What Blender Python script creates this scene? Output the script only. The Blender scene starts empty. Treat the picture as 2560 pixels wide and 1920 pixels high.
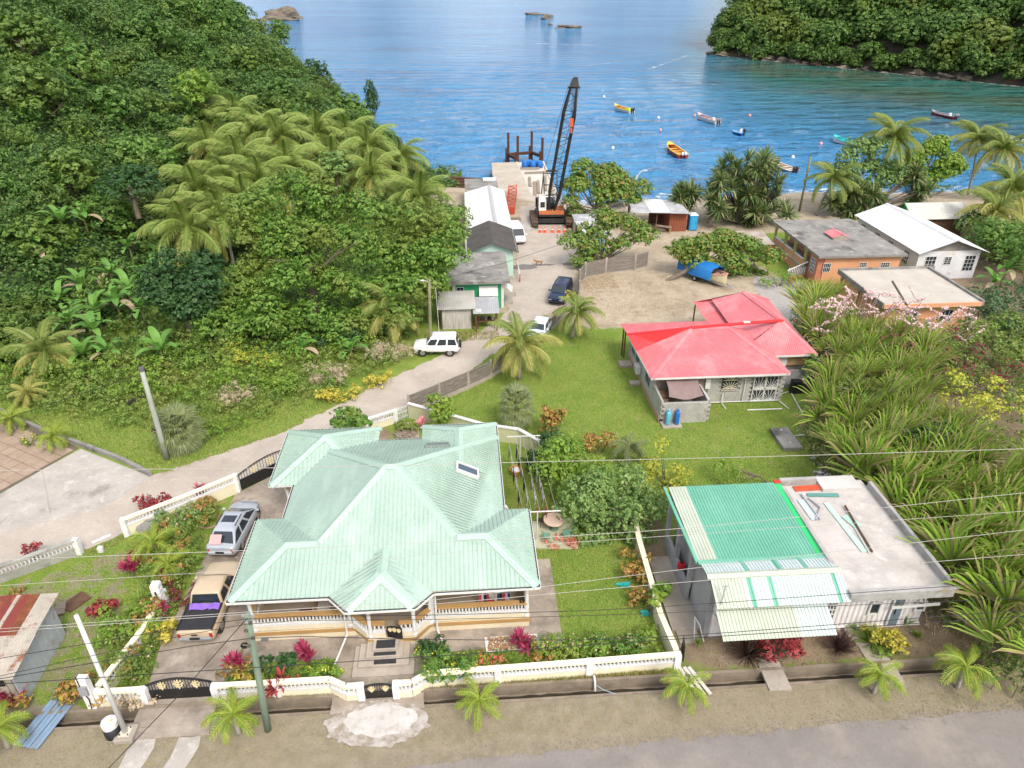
import bpy, bmesh, math, random
import numpy as np
from mathutils import Vector, Matrix
R = math.radians
sc = bpy.context.scene
col = sc.collection
random.seed(7)
rng = np.random.default_rng(7)

# ---------------------------------------------------------------- camera, sky, sun, exposure
CAM_H, PITCH, YAW, FPX = 30.0, R(30), R(-4.0), 1776.0
cam_d = bpy.data.cameras.new('camera')
cam_d.sensor_fit = 'HORIZONTAL'; cam_d.sensor_width = 36.0
cam_d.lens = 36.0 * FPX / 2560.0
cam_d.clip_start = 0.5; cam_d.clip_end = 20000
cam = bpy.data.objects.new('camera', cam_d); col.objects.link(cam)
cam.location = (0, 0, CAM_H)
cam.rotation_euler = (R(90) - PITCH, 0, YAW)
sc.camera = cam

SUN_EL, SUN_AZ = R(50), R(158)      # azimuth measured clockwise from +Y
world = bpy.data.worlds.new('World'); sc.world = world; world.use_nodes = True
wn = world.node_tree
bg = wn.nodes['Background']
sky = wn.nodes.new('ShaderNodeTexSky'); sky.sky_type = 'NISHITA'; sky.sun_disc = False
sky.sun_elevation = SUN_EL; sky.sun_rotation = SUN_AZ
sky.air_density = 1.0; sky.dust_density = 7.0; sky.ozone_density = 1.0
wtc = wn.nodes.new('ShaderNodeTexCoord'); wcl = wn.nodes.new('ShaderNodeTexNoise'); wcl.inputs['Scale'].default_value = 3.2; wcl.inputs['Detail'].default_value = 7
wmp = wn.nodes.new('ShaderNodeMapping'); wmp.inputs['Scale'].default_value = (1, 1, 2.5); wn.links.new(wtc.outputs['Generated'], wmp.inputs[0]); wn.links.new(wmp.outputs[0], wcl.inputs['Vector'])
wmr = wn.nodes.new('ShaderNodeMapRange'); wmr.inputs[1].default_value = 0.40; wmr.inputs[2].default_value = 0.62; wmr.inputs[3].default_value = 0.15; wmr.inputs[4].default_value = 0.85; wn.links.new(wcl.outputs['Fac'], wmr.inputs[0])
wmx = wn.nodes.new('ShaderNodeMix'); wmx.data_type = 'RGBA'; wmx.inputs[7].default_value = (6.4, 6.5, 6.8, 1)      # broken bright cloud over the whole sky
wn.links.new(wmr.outputs[0], wmx.inputs[0]); wn.links.new(sky.outputs[0], wmx.inputs[6]); wn.links.new(wmx.outputs[2], bg.inputs[0]); bg.inputs[1].default_value = 0.15

sun_d = bpy.data.lights.new('sun', 'SUN'); sun_d.energy = 1.5; sun_d.angle = R(14); sun_d.color = (1.0, 0.95, 0.88)
sun = bpy.data.objects.new('sun', sun_d); col.objects.link(sun)
sdir = Vector((math.sin(SUN_AZ) * math.cos(SUN_EL), math.cos(SUN_AZ) * math.cos(SUN_EL), math.sin(SUN_EL)))
sun.rotation_euler = sdir.to_track_quat('Z', 'Y').to_euler(); sun.location = (30, -30, 80)
sc.view_settings.view_transform = 'Standard'; sc.view_settings.look = 'None'
sc.view_settings.exposure = 0.75; sc.view_settings.gamma = 1.0
sc.cycles.max_bounces = 6; sc.cycles.diffuse_bounces = 3; sc.cycles.glossy_bounces = 3
sc.cycles.transmission_bounces = 3; sc.cycles.transparent_max_bounces = 6
sc.cycles.use_denoising = True

# ---------------------------------------------------------------- surveying: photo measurements to ground coordinates in metres
def _ray(px, py):
    x = (px - 1280) / FPX; y = -(py - 960) / FPX
    f = math.cos(PITCH) + y * math.sin(PITCH); u = -math.sin(PITCH) + y * math.cos(PITCH)
    c, s = math.cos(YAW), math.sin(YAW)
    return (x * c - f * s, x * s + f * c, u)
def P(px, py, z=0.0):
    d = _ray(px, py); t = (z - CAM_H) / d[2]
    return Vector((d[0] * t, d[1] * t, z))
def D(px, py, Y):
    d = _ray(px, py); t = Y / d[1]
    return Vector((d[0] * t, Y, CAM_H + d[2] * t))

# ---------------------------------------------------------------- helpers
class MB:
    def __init__(s): s.v = []; s.f = []
    def add(s, vs, fs):
        o = len(s.v); s.v += [tuple(v) for v in vs]; s.f += [tuple(i + o for i in f) for f in fs]; return s
    def bx(s, x0, y0, z0, x1, y1, z1):
        return s.add([(x0,y0,z0),(x1,y0,z0),(x1,y1,z0),(x0,y1,z0),(x0,y0,z1),(x1,y0,z1),(x1,y1,z1),(x0,y1,z1)],
                     [(0,3,2,1),(4,5,6,7),(0,1,5,4),(1,2,6,5),(2,3,7,6),(3,0,4,7)])
    def box(s, c, d, rz=0.0, rx=0.0, ry=0.0, tap=1.0):
        M = Matrix.Translation(Vector(c)) @ Matrix.Rotation(rz, 4, 'Z') @ Matrix.Rotation(ry, 4, 'Y') @ Matrix.Rotation(rx, 4, 'X')
        hx, hy, hz = d[0]/2, d[1]/2, d[2]/2
        vs = [M @ Vector(p) for p in [(-hx,-hy,-hz),(hx,-hy,-hz),(hx,hy,-hz),(-hx,hy,-hz),(-hx*tap,-hy*tap,hz),(hx*tap,-hy*tap,hz),(hx*tap,hy*tap,hz),(-hx*tap,hy*tap,hz)]]
        return s.add(vs, [(0,3,2,1),(4,5,6,7),(0,1,5,4),(1,2,6,5),(2,3,7,6),(3,0,4,7)])
    def beam(s, a, b, w, h=None, up=(0,0,1)):
        a, b = Vector(a), Vector(b); h = w if h is None else h
        d = (b - a)
        if d.length < 1e-6: return s
        d.normalize(); up = Vector(up)
        if abs(d.dot(up)) > 0.99: up = Vector((0, 1, 0))
        r = d.cross(up).normalized(); u = r.cross(d).normalized()
        vs = [p + r*(sx*w/2) + u*(sz*h/2) for p in (a, b) for sx, sz in ((-1,-1),(1,-1),(1,1),(-1,1))]
        return s.add(vs, [(0,1,2,3),(7,6,5,4),(0,4,5,1),(1,5,6,2),(2,6,7,3),(3,7,4,0)])
    def tube(s, pts, r, n=6, cap=True):
        pts = [Vector(p) for p in pts]; rs = r if isinstance(r, (list, tuple)) else [r]*len(pts)
        o = len(s.v); prev = None
        for i, p in enumerate(pts):
            d = (pts[min(i+1, len(pts)-1)] - pts[max(i-1, 0)])
            if d.length < 1e-9: d = Vector((0,0,1))
            d.normalize()
            ref = Vector((0,0,1)) if abs(d.z) < 0.95 else Vector((1,0,0))
            x = d.cross(ref).normalized() if prev is None else (prev - d*prev.dot(d)).normalized()
            prev = x; y = d.cross(x)
            s.v += [tuple(p + (x*math.cos(2*math.pi*k/n) + y*math.sin(2*math.pi*k/n))*rs[i]) for k in range(n)]
        for i in range(len(pts)-1):
            for k in range(n):
                a = o+i*n+k; b = o+i*n+(k+1) % n
                s.f.append((a, b, b+n, a+n))
        if cap:
            s.f.append(tuple(o+k for k in range(n-1, -1, -1))); s.f.append(tuple(o+(len(pts)-1)*n+k for k in range(n)))
        return s
    def lathe(s, prof, c=(0,0,0), n=10):
        o = len(s.v); c = Vector(c)
        for r, z in prof:
            s.v += [(c.x+r*math.cos(2*math.pi*k/n), c.y+r*math.sin(2*math.pi*k/n), c.z+z) for k in range(n)]
        for i in range(len(prof)-1):
            for k in range(n):
                a = o+i*n+k; b = o+i*n+(k+1) % n
                s.f.append((a, b, b+n, a+n))
        s.f.append(tuple(o+k for k in range(n-1, -1, -1))); s.f.append(tuple(o+(len(prof)-1)*n+k for k in range(n)))
        return s
    def prism(s, poly, z0, z1):
        n = len(poly); area = sum(poly[i][0]*poly[(i+1) % n][1]-poly[(i+1) % n][0]*poly[i][1] for i in range(n))
        if area < 0: poly = poly[::-1]
        vs = [(p[0], p[1], z0) for p in poly] + [(p[0], p[1], z1) for p in poly]
        fs = [tuple(range(n-1, -1, -1)), tuple(range(n, 2*n))] + [(i, (i+1) % n, n+(i+1) % n, n+i) for i in range(n)]
        return s.add(vs, fs)
    def face(s, pts): return s.add(pts, [tuple(range(len(pts)))])
    def loft(s, rings, cap=True, close=True):
        n = len(rings[0]); o = len(s.v)
        for r in rings: s.v += [tuple(p) for p in r]
        for i in range(len(rings)-1):
            for k in range(n if close else n-1):
                a = o+i*n+k; b = o+i*n+(k+1) % n
                s.f.append((a, b, b+n, a+n))
        if cap:
            s.f.append(tuple(o+k for k in range(n-1, -1, -1))); s.f.append(tuple(o+(len(rings)-1)*n+k for k in range(n)))
        return s
    def mesh(s, name):
        me = bpy.data.meshes.new(name); me.from_pydata(s.v, [], s.f); me.update(); return me
    def build(s, name, mat, parent=None, smooth=False, bevel=0.0, seg=1, loc=None, rz=0.0, fix=True):
        me = s.mesh(name)
        if fix:
            bm = bmesh.new(); bm.from_mesh(me); bmesh.ops.recalc_face_normals(bm, faces=bm.faces)
            bm.to_mesh(me); bm.free()
        return link(name, me, mat, parent, smooth, bevel, seg, loc, rz)
def link(name, me, mat, parent=None, smooth=False, bevel=0.0, seg=1, loc=None, rz=0.0, scale=None, rot=None):
    o = bpy.data.objects.new(name, me); col.objects.link(o)
    if mat is not None and len(me.materials) == 0: me.materials.append(mat)
    if parent is not None: o.parent = parent
    if loc is not None: o.location = loc
    if rot is not None: o.rotation_euler = rot
    elif rz: o.rotation_euler = (0, 0, rz)
    if scale is not None: o.scale = scale if hasattr(scale, '__len__') else (scale,)*3
    if smooth: me.polygons.foreach_set('use_smooth', [True]*len(me.polygons))
    if bevel:
        m = o.modifiers.new('bevel', 'BEVEL'); m.width = bevel; m.segments = seg; m.limit_method = 'ANGLE'; m.angle_limit = R(40)
    return o
def tag(o, label=None, cat=None, group=None, kind=None):
    if label: o['label'] = label
    if cat: o['category'] = cat
    if group: o['group'] = group
    if kind: o['kind'] = kind
    return o
def thing(name, label, cat, loc=(0,0,0), rz=0.0, group=None):
    o = bpy.data.objects.new(name, None); col.objects.link(o); o.empty_display_size = 0.3
    o.location = loc; o.rotation_euler = (0, 0, rz)
    return tag(o, label, cat, group)
def copy_tree(o, parent=None):
    c = o.copy(); col.objects.link(c); c.parent = parent
    for ch in list(o.children): copy_tree(ch, c)
    return c
def struct(o): o['kind'] = 'structure'; return o

# ---------------------------------------------------------------- materials
def nt(name):
    m = bpy.data.materials.new(name); m.use_nodes = True
    t = m.node_tree; return m, t, t.nodes['Principled BSDF']
def N(t, typ, **k):
    n = t.nodes.new(typ)
    for a, b in k.items():
        if a.startswith('i_'): n.inputs[int(a[2:])].default_value = b
        else: setattr(n, a, b)
    return n
def noise(t, vec, scale, detail=5, rough=0.6, dist=0.0):
    n = t.nodes.new('ShaderNodeTexNoise'); n.inputs['Scale'].default_value = scale; n.inputs['Detail'].default_value = detail
    n.inputs['Roughness'].default_value = rough; n.inputs['Distortion'].default_value = dist
    if vec is not None: t.links.new(vec, n.inputs['Vector'])
    return n.outputs['Fac']
def mapr(t, val, a, b, lo=0.0, hi=1.0):
    n = t.nodes.new('ShaderNodeMapRange'); n.clamp = True
    for i, v in ((1, a), (2, b), (3, lo), (4, hi)): n.inputs[i].default_value = v
    t.links.new(val, n.inputs[0]); return n.outputs[0]
def mixc(t, fac, a, b, mode='MIX'):
    n = t.nodes.new('ShaderNodeMix'); n.data_type = 'RGBA'; n.blend_type = mode
    for sock, v in ((n.inputs[0], fac), (n.inputs[6], a), (n.inputs[7], b)):
        if hasattr(v, 'links') or hasattr(v, 'is_linked'): t.links.new(v, sock)
        elif isinstance(v, (int, float)): sock.default_value = v
        else: sock.default_value = (*v[:3], 1)
    return n.outputs[2]
def position(t, obj=False):
    if obj:
        return t.nodes.new('ShaderNodeTexCoord').outputs['Object']
    return t.nodes.new('ShaderNodeNewGeometry').outputs['Position']
def vscale(t, vec, s):
    n = t.nodes.new('ShaderNodeMapping'); n.inputs['Scale'].default_value = s; t.links.new(vec, n.inputs['Vector']); return n.outputs[0]
def bump(t, b, h, strength=0.3, dist=0.05):
    n = t.nodes.new('ShaderNodeBump'); n.inputs['Strength'].default_value = strength; n.inputs['Distance'].default_value = dist
    t.links.new(h, n.inputs['Height']); t.links.new(n.outputs[0], b.inputs['Normal'])
_M = {}
def pm(name, c1, c2=None, scale=1.5, rough=0.75, metal=0.0, spots=None, bmp=0.0, bscale=25, obj=False, stretch=None, spec=0.4, lo=0.35, hi=0.65, streak=None):
    """plain procedural surface: two colours mixed by noise, optional dirt spots (colour, scale, lo, hi) and fine relief"""
    if name in _M: return _M[name]
    m, t, b = nt(name); pos = position(t, obj)
    if stretch: pos = vscale(t, pos, stretch)
    c2 = c2 or tuple(min(1, v*0.84) for v in c1)
    out = mixc(t, mapr(t, noise(t, pos, scale, 6), lo, hi), c1, c2)
    fine = noise(t, pos, scale*14, 3)
    out = mixc(t, mapr(t, fine, 0.35, 0.65, 0.0, 0.35), out, tuple(v*0.68 for v in c1))
    for sp in (spots or []):
        out = mixc(t, mapr(t, noise(t, pos, sp[1], 7, 0.68), sp[2], sp[3], 0, sp[4] if len(sp) > 4 else 1.0), out, sp[0])
    if streak:
        sv = vscale(t, position(t, obj), streak[1])
        out = mixc(t, mapr(t, noise(t, sv, 1.0, 5), streak[2], streak[3], 0, streak[4]), out, streak[0])
    t.links.new(out, b.inputs['Base Color'])
    b.inputs['Roughness'].default_value = rough; b.inputs['Metallic'].default_value = metal
    b.inputs['Specular IOR Level'].default_value = spec
    if bmp: bump(t, b, noise(t, pos, bscale, 4), bmp, 0.04)
    _M[name] = m; return m
def leafm(name, ramp, patch=0.15, trans=0.3, rough=0.55, pscale=0.25, patchc=None):
    """leaf colours: each leaf its own tone along a ramp, broad patches of a second tone"""
    if name in _M: return _M[name]
    m, t, b = nt(name)
    g = t.nodes.new('ShaderNodeNewGeometry')
    cr = t.nodes.new('ShaderNodeValToRGB'); e = cr.color_ramp.elements
    k = len(ramp)
    while len(e) < k: e.new(0.5)
    for i, c in enumerate(ramp): e[i].position = i/max(1, k-1); e[i].color = (*[v*1.5 for v in c], 1)
    t.links.new(g.outputs['Random Per Island'], cr.inputs[0])
    out = cr.outputs[0]
    if patchc:
        out = mixc(t, mapr(t, noise(t, g.outputs['Position'], pscale, 3), 0.48, 0.62, 0, patch), out, tuple(v*1.5 for v in patchc))
    t.links.new(out, b.inputs['Base Color']); b.inputs['Roughness'].default_value = rough
    b.inputs['Specular IOR Level'].default_value = 0.3
    if trans:
        tr = t.nodes.new('ShaderNodeBsdfTranslucent'); t.links.new(out, tr.inputs[0])
        mx = t.nodes.new('ShaderNodeMixShader'); mx.inputs[0].default_value = trans
        t.links.new(b.outputs[0], mx.inputs[1]); t.links.new(tr.outputs[0], mx.inputs[2])
        t.links.new(mx.outputs[0], t.nodes['Material Output'].inputs[0])
    _M[name] = m; return m
def glassm(name='window_glass', c=(0.02, 0.03, 0.04), rough=0.06):
    if name in _M: return _M[name]
    m, t, b = nt(name); b.inputs['Base Color'].default_value = (*c, 1); b.inputs['Roughness'].default_value = rough
    b.inputs['Specular IOR Level'].default_value = 0.6; _M[name] = m; return m
WHITE = pm('white_paint', (0.68, 0.685, 0.68), (0.58, 0.58, 0.565), 1.0, 0.5)
CREAM = pm('cream_paint', (0.72, 0.65, 0.48), (0.66, 0.58, 0.42), 0.8, 0.6, spots=[((0.5, 0.45, 0.33), 1.3, 0.6, 0.8, 0.3)])
OCHRE = pm('ochre_paint', (0.44, 0.275, 0.11), (0.38, 0.23, 0.09), 1.0, 0.6)
BLACKM = pm('black_metal', (0.012, 0.012, 0.013), (0.02, 0.02, 0.02), 3, 0.45)
CONC = pm('concrete', (0.40, 0.36, 0.31), (0.27, 0.24, 0.20), 0.5, 0.9, spots=[((0.15, 0.13, 0.11), 0.9, 0.55, 0.75, 0.55), ((0.5, 0.47, 0.42), 2.2, 0.58, 0.72, 0.5)], bmp=0.25)
CONCD = pm('weathered_concrete', (0.27, 0.26, 0.24), (0.17, 0.165, 0.155), 0.6, 0.92, spots=[((0.05, 0.05, 0.05), 0.45, 0.52, 0.68, 0.8), ((0.42, 0.41, 0.39), 0.8, 0.57, 0.72, 0.8)], bmp=0.3)
GLASS = glassm()
RUST = pm('rust', (0.22, 0.075, 0.03), (0.12, 0.04, 0.02), 2.5, 0.9, spots=[((0.35, 0.15, 0.06), 3.0, 0.55, 0.7, 0.7)], bmp=0.2)
RUBBER = pm('tyre_rubber', (0.018, 0.018, 0.018), (0.028, 0.028, 0.027), 4, 0.85)
STEEL = pm('galvanised_steel', (0.50, 0.51, 0.52), (0.38, 0.39, 0.41), 2, 0.45, metal=0.4)
WOOD = pm('grey_wood', (0.30, 0.25, 0.19), (0.18, 0.14, 0.10), 2, 0.85, stretch=(0.6, 4, 4), bmp=0.2)
BROWNW = pm('brown_wood', (0.14, 0.075, 0.04), (0.08, 0.04, 0.025), 2, 0.8)
SOIL = pm('soil', (0.13, 0.085, 0.05), (0.075, 0.05, 0.03), 1.2, 1.0, bmp=0.5, bscale=9)
# ================================================================ terrain
SEA_Z = -2.0
_sx = [-200, -60, -8, 3, 8, 14, 20, 58, 76, 88, 110, 200]
_sy = [132, 130, 127, 124, 120, 114, 111.5, 116.5, 114.5, 115, 119, 150]
def shore(x): return np.interp(x, _sx, _sy)
def ground_z(x, y):
    s = shore(x); k = np.clip((y - (s - 15)) / 15, 0, 5)
    return -2.0 * k * np.where(k < 1, k, 1) - np.maximum(k - 1, 0) * 0.6
def hill_z(x, y):
    d = (x + 40) * -0.888 + (y - 56) * 0.46
    e = (x + y - 120) * 0.707
    lump = 1.0*np.sin(x*0.23+1.7)*np.cos(y*0.19) + 0.7*np.sin(x*0.41+y*0.33)
    h = 0.47*np.maximum(d, 0)*np.clip(d/14, 0.25, 1) + lump*np.clip(d/12, 0, 1) - 1.6*np.maximum(e, 0)
    return np.where(d > 0, np.maximum(h, -4), -0.6 + 0.1*d)
def head_parts(x, y):
    hd = (x-117)*0.854 + (y-347)*0.52
    he = (x-117)*0.947 - (y-347)*0.32
    return hd, he
def head_z(x, y):
    hd, he = head_parts(x, y)
    return np.minimum(np.minimum(-3.5 + 0.95*hd, 26 + 0.3*hd), -3.5 + 3.2*he) + 1.2*np.sin(x*.3)*np.cos(y*.27)
def terr(x, y):
    x, y = float(x), float(y)
    g = 0.0 if y < 90 else float(ground_z(np.float64(x), np.float64(y)))
    return max(g, float(hill_z(np.float64(x), np.float64(y)))) if x < 0 else g

def inside(poly, X, Y):
    r = np.zeros(X.shape, bool); n = len(poly)
    for i in range(n):
        x0, y0 = poly[i][:2]; x1, y1 = poly[(i+1) % n][:2]
        if y0 == y1: continue
        c = ((y0 > Y) != (y1 > Y)) & (X < (x1-x0)*(Y-y0)/(y1-y0)+x0)
        r ^= c
    return r
def blur(a, k):
    for _ in range(k):
        a = (a + np.roll(a, 1, 0) + np.roll(a, -1, 0) + np.roll(a, 1, 1) + np.roll(a, -1, 1)) / 5
    return a
DR0, DR1 = 21.78, 22.45       # the street drain
gx = np.unique(np.concatenate([np.linspace(-600, -75, 12), np.arange(-70, 105, 0.6), np.linspace(110, 600, 12)]))
gy = np.unique(np.concatenate([np.linspace(-300, 0, 6), np.arange(4, 21.5, 0.5), [DR0, DR1], np.arange(23, 150, 0.6), [160, 180]]))
GX, GY = np.meshgrid(gx, gy); GZ = np.where(GY < 80, 0.0, ground_z(GX, GY))
GZ = np.maximum(GZ, -8) + np.where((GY > 45) & (GX > 28) & (GY < 95), 0, 0)
Z = lambda poly: inside(poly, GX, GY).astype(float)
sandp = [(3.5, 66), (8, 66.5), (9.8, 63.5), (13, 61.8), (19, 63), (23, 62.5), (26, 63), (30, 60.5), (33, 60), (36, 64), (36, 72), (34, 82), (40, 90), (110, 95), (110, 140), (-20, 140), (-8, 118), (-1, 100), (-1, 70)]
m_sand = np.maximum(Z(sandp), (GY > shore(GX) - 16).astype(float)*(GX > -12))
dirtp = [[(25.6, 40), (27, 46), (29, 52), (36, 58), (50, 57), (70, 60), (70, 22.4), (25, 22.4), (24.8, 30), (24.6, 36)], [(9.8, 22.5), (25, 22.5), (25, 26), (12, 26), (11.8, 36), (10.0, 36)], [(-32, 24), (-25, 31), (-23.6, 33), (-24.5, 31.6), (-26, 28)], [(-10, 47), (-5.8, 45.5), (-5, 42), (-7, 41)], [(46, 57), (70, 57), (70, 95), (56, 90)]]
m_dirt = sum(Z(p) for p in dirtp).clip(0, 1)
m_dry = ((GY <= DR1+.01) & (GY > 0)).astype(float)
m_dry = np.maximum(m_dry, .5*Z([(-34, 23), (-18.5, 23), (-18.8, 29), (-21, 34), (-34, 27)])); m_dry = np.maximum(m_dry, .36*Z([(19, 36), (25, 33), (26, 46), (19, 46.5), (13, 44)])); m_dry = np.maximum(m_dry, .33*Z([(-34, 50), (-15, 44), (-12, 50), (-30, 54)]))
m_sand, m_dirt = blur(m_sand, 12), blur(m_dirt, 6)
nv = GX.size
me = bpy.data.meshes.new('ground')
vs = np.stack([GX, GY, GZ], -1).reshape(-1, 3)
ny, nx = GX.shape
idx = np.arange(nv).reshape(ny, nx)
quads = np.stack([idx[:-1, :-1], idx[:-1, 1:], idx[1:, 1:], idx[1:, :-1]], -1)
keep = np.ones((ny-1, nx-1), bool)
j0 = int(np.where(np.isclose(gy, DR0))[0][0]); keep[j0, :] = False
quads = quads[keep].reshape(-1, 4)
def np_mesh(me, vs, quads):
    k = quads.shape[1]
    me.vertices.add(len(vs)); me.vertices.foreach_set('co', np.asarray(vs, np.float32).ravel())
    me.loops.add(quads.size); me.loops.foreach_set('vertex_index', np.asarray(quads, np.int32).ravel())
    me.polygons.add(len(quads)); me.polygons.foreach_set('loop_start', np.arange(0, quads.size, k, dtype=np.int32))
    me.update(calc_edges=True); return me
np_mesh(me, vs, quads)
ca = me.color_attributes.new('zone', 'FLOAT_COLOR', 'POINT')
ca.data.foreach_set('color', np.stack([m_sand.ravel(), m_dirt.ravel(), m_dry.ravel(), np.ones(nv)], -1).astype(np.float32).ravel())
def ground_mat():
    m, t, b = nt('ground_cover'); pos = position(t)
    at = N(t, 'ShaderNodeVertexColor', layer_name='zone'); sep = N(t, 'ShaderNodeSeparateColor'); t.links.new(at.outputs[0], sep.inputs[0])
    n1 = noise(t, pos, 0.22, 6); n2 = noise(t, pos, 1.3, 6, 0.7); n3 = noise(t, pos, 9, 4, 0.7); n4 = noise(t, pos, 26, 3, 0.7)
    g = mixc(t, mapr(t, n1, 0.38, 0.62), (0.17, 0.26, 0.04), (0.24, 0.315, 0.06))
    g = mixc(t, mapr(t, n2, 0.46, 0.7, 0, 0.8), g, (0.29, 0.28, 0.08))
    g = mixc(t, mapr(t, noise(t, pos, 0.45, 4), 0.45, 0.6, 0, 0.5), g, (0.11, 0.20, 0.024))
    g = mixc(t, mapr(t, n3, 0.4, 0.65, 0, 0.75), g, (0.055, 0.11, 0.014))
    g = mixc(t, mapr(t, n4, 0.45, 0.75, 0, 0.45), g, (0.20, 0.27, 0.06))
    g = mixc(t, mapr(t, noise(t, pos, 0.6, 7, 0.72), 0.59, 0.69, 0, 0.75), g, (0.30, 0.25, 0.15))
    sand = mixc(t, mapr(t, n2, 0.35, 0.65), (0.44, 0.38, 0.29), (0.35, 0.29, 0.21))
    sand = mixc(t, mapr(t, n1, 0.47, 0.6, 0, 0.6), sand, (0.27, 0.22, 0.155))
    sand = mixc(t, mapr(t, noise(t, pos, 0.5, 7, 0.75), 0.54, 0.64, 0, 0.6), sand, (0.2, 0.15, 0.09))
    sand = mixc(t, mapr(t, n3, 0.5, 0.75, 0, 0.5), sand, (0.22, 0.18, 0.12))
    dirt = mixc(t, mapr(t, n2, 0.35, 0.65), (0.25, 0.19, 0.13), (0.165, 0.12, 0.08))
    dirt = mixc(t, mapr(t, n3, 0.45, 0.7, 0, 0.6), dirt, (0.32, 0.27, 0.205))
    dry = mixc(t, mapr(t, n2, 0.35, 0.62), (0.29, 0.25, 0.185), (0.215, 0.188, 0.13))
    dry = mixc(t, mapr(t, n1, 0.45, 0.65, 0, 0.6), dry, (0.27, 0.225, 0.165))
    dry = mixc(t, mapr(t, n4, 0.5, 0.8, 0, 0.55), dry, (0.15, 0.14, 0.07))
    def edge(sock, lo, hi):
        a = N(t, 'ShaderNodeMath', operation='MULTIPLY_ADD'); t.links.new(n2, a.inputs[0]); a.inputs[1].default_value = 0.9; t.links.new(sock, a.inputs[2])
        return mapr(t, a.outputs[0], lo, hi)
    out = mixc(t, edge(sep.outputs[2], 0.9, 1.0), g, dry)
    out = mixc(t, edge(sep.outputs[1], 0.86, 1.05), out, dirt)
    out = mixc(t, edge(sep.outputs[0], 0.86, 1.0), out, sand)
    t.links.new(out, b.inputs['Base Color']); b.inputs['Roughness'].default_value = 0.95; b.inputs['Specular IOR Level'].default_value = 0.15
    mx = N(t, 'ShaderNodeMath', operation='ADD'); t.links.new(n3, mx.inputs[0]); t.links.new(n4, mx.inputs[1])
    bump(t, b, mx.outputs[0], 0.55, 0.06)
    return m
ground = struct(link('ground', me, ground_mat(), smooth=True))

# ---- sheets with uneven edges laid on the ground
def rough_edge(poly, step=0.4, amp=0.12, seed=1):
    r = random.Random(seed); out = []
    for i in range(len(poly)):
        a = Vector(poly[i][:2]); b = Vector(poly[(i+1) % len(poly)][:2]); n = max(1, int((b-a).length/step))
        for k in range(n): p = a.lerp(b, k/n); out.append((p.x+r.uniform(-amp, amp), p.y+r.uniform(-amp, amp)))
    return out
def sheet(name, poly, z, mat, amp=0.12, seed=1, thick=0.05):
    p = rough_edge(poly, 0.45, amp, seed) if amp else poly
    return struct(MB().prism(p, z-thick, z).build(name, mat))
LANEM = pm('lane_concrete', (0.44, 0.39, 0.335), (0.35, 0.305, 0.26), 0.35, 0.92, spots=[((0.25, 0.21, 0.17), 0.5, 0.55, 0.75, 0.5), ((0.5, 0.46, 0.41), 1.5, 0.56, 0.72, 0.6)], bmp=0.35, bscale=14)
lane_poly = [(-48, 24), (-29.5, 36.2), (-24.6, 38.2), (-21.9, 41.0), (-14.3, 45.6), (-7.5, 52.6), (-2.3, 57.6), (1.3, 62.2), (4.2, 66.5), (5.4, 76), (6.4, 82), (7.2, 92), (8.5, 104), (11, 106), (20, 97), (20.5, 85), (14, 80), (12.3, 76), (10.9, 69), (7.6, 65.2), (1.2, 55.7), (-5.5, 48.2), (-9.5, 45.2), (-15.7, 39.4), (-21.4, 35.2), (-23.5, 33.6), (-27, 31.6), (-44, 20)]
sheet('lane', lane_poly, 0.03, LANEM, 0.16, 3)
FORE = pm('stained_slab', (0.43, 0.40, 0.365), (0.33, 0.31, 0.28), 0.7, 0.9, spots=[((0.17, 0.16, 0.145), 0.5, 0.55, 0.7, 0.75), ((0.52, 0.50, 0.47), 1.3, 0.55, 0.68, 0.7)], bmp=0.25, bscale=10)
fore_bed = sheet('forecourt', [(-45, 26.5), (-29.2, 35.5), (-24.1, 37.4), (-21.9, 40.7), (-28.4, 44.6), (-29.8, 42.4), (-31.4, 39.5), (-50, 30)], 0.012, FORE, 0.0)
fsA = MB(); fsA.prism([(-45, 26.6), (-29.2, 35.6), (-26.7, 36.6), (-29.9, 42.1), (-31.4, 39.5), (-50, 30.2)], 0.0, 0.045); fsA.build('slab', FORE, fore_bed)
fsB = MB(); fsB.prism([(-26.6, 36.63), (-24.1, 37.5), (-22.0, 40.7), (-28.3, 44.5), (-29.8, 42.2)], 0.0, 0.04); fsB.build('slab', FORE, fore_bed)
TILE = pm('clay_tiles', (0.36, 0.275, 0.205), (0.28, 0.205, 0.15), 1.2, 0.85, spots=[((0.18, 0.14, 0.11), 0.8, 0.55, 0.72, 0.6)])
court = sheet('tiled_court', [(-31.5, 39.6), (-29.95, 42.2), (-28.6, 44.7), (-36, 50), (-46, 44), (-46, 31)], 0.014, pm('grout', (0.14, 0.11, 0.09)), 0.0)
a0 = Vector((-28.8, 44.45)); ux = Vector((-0.52, -0.854)); uy = Vector((-0.854, 0.52))
tm = None
for i in range(11):
    for j in range(12):
        c = a0 + ux*(0.47+i*0.9) + uy*(0.47+j*0.9)
        if inside([(-31.5, 39.6), (-29.95, 42.2), (-28.6, 44.7), (-36, 50), (-46, 44), (-46, 31)], np.array([c.x]), np.array([c.y]))[0]:
            if tm is None: tm = MB().bx(-0.43, -0.43, 0, 0.43, 0.43, 0.03).mesh('tile')
            link('tile', tm, TILE, court, loc=(c.x, c.y, 0.012+random.uniform(0, .004)), rz=math.atan2(ux.y, ux.x))
ASPH = pm('asphalt', (0.235, 0.215, 0.20), (0.185, 0.168, 0.155), 0.5, 0.9, spots=[((0.31, 0.27, 0.22), 0.35, 0.5, 0.7, 0.6), ((0.10, 0.09, 0.08), 0.8, 0.6, 0.7, 0.5)], bmp=0.35, bscale=30)
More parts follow.
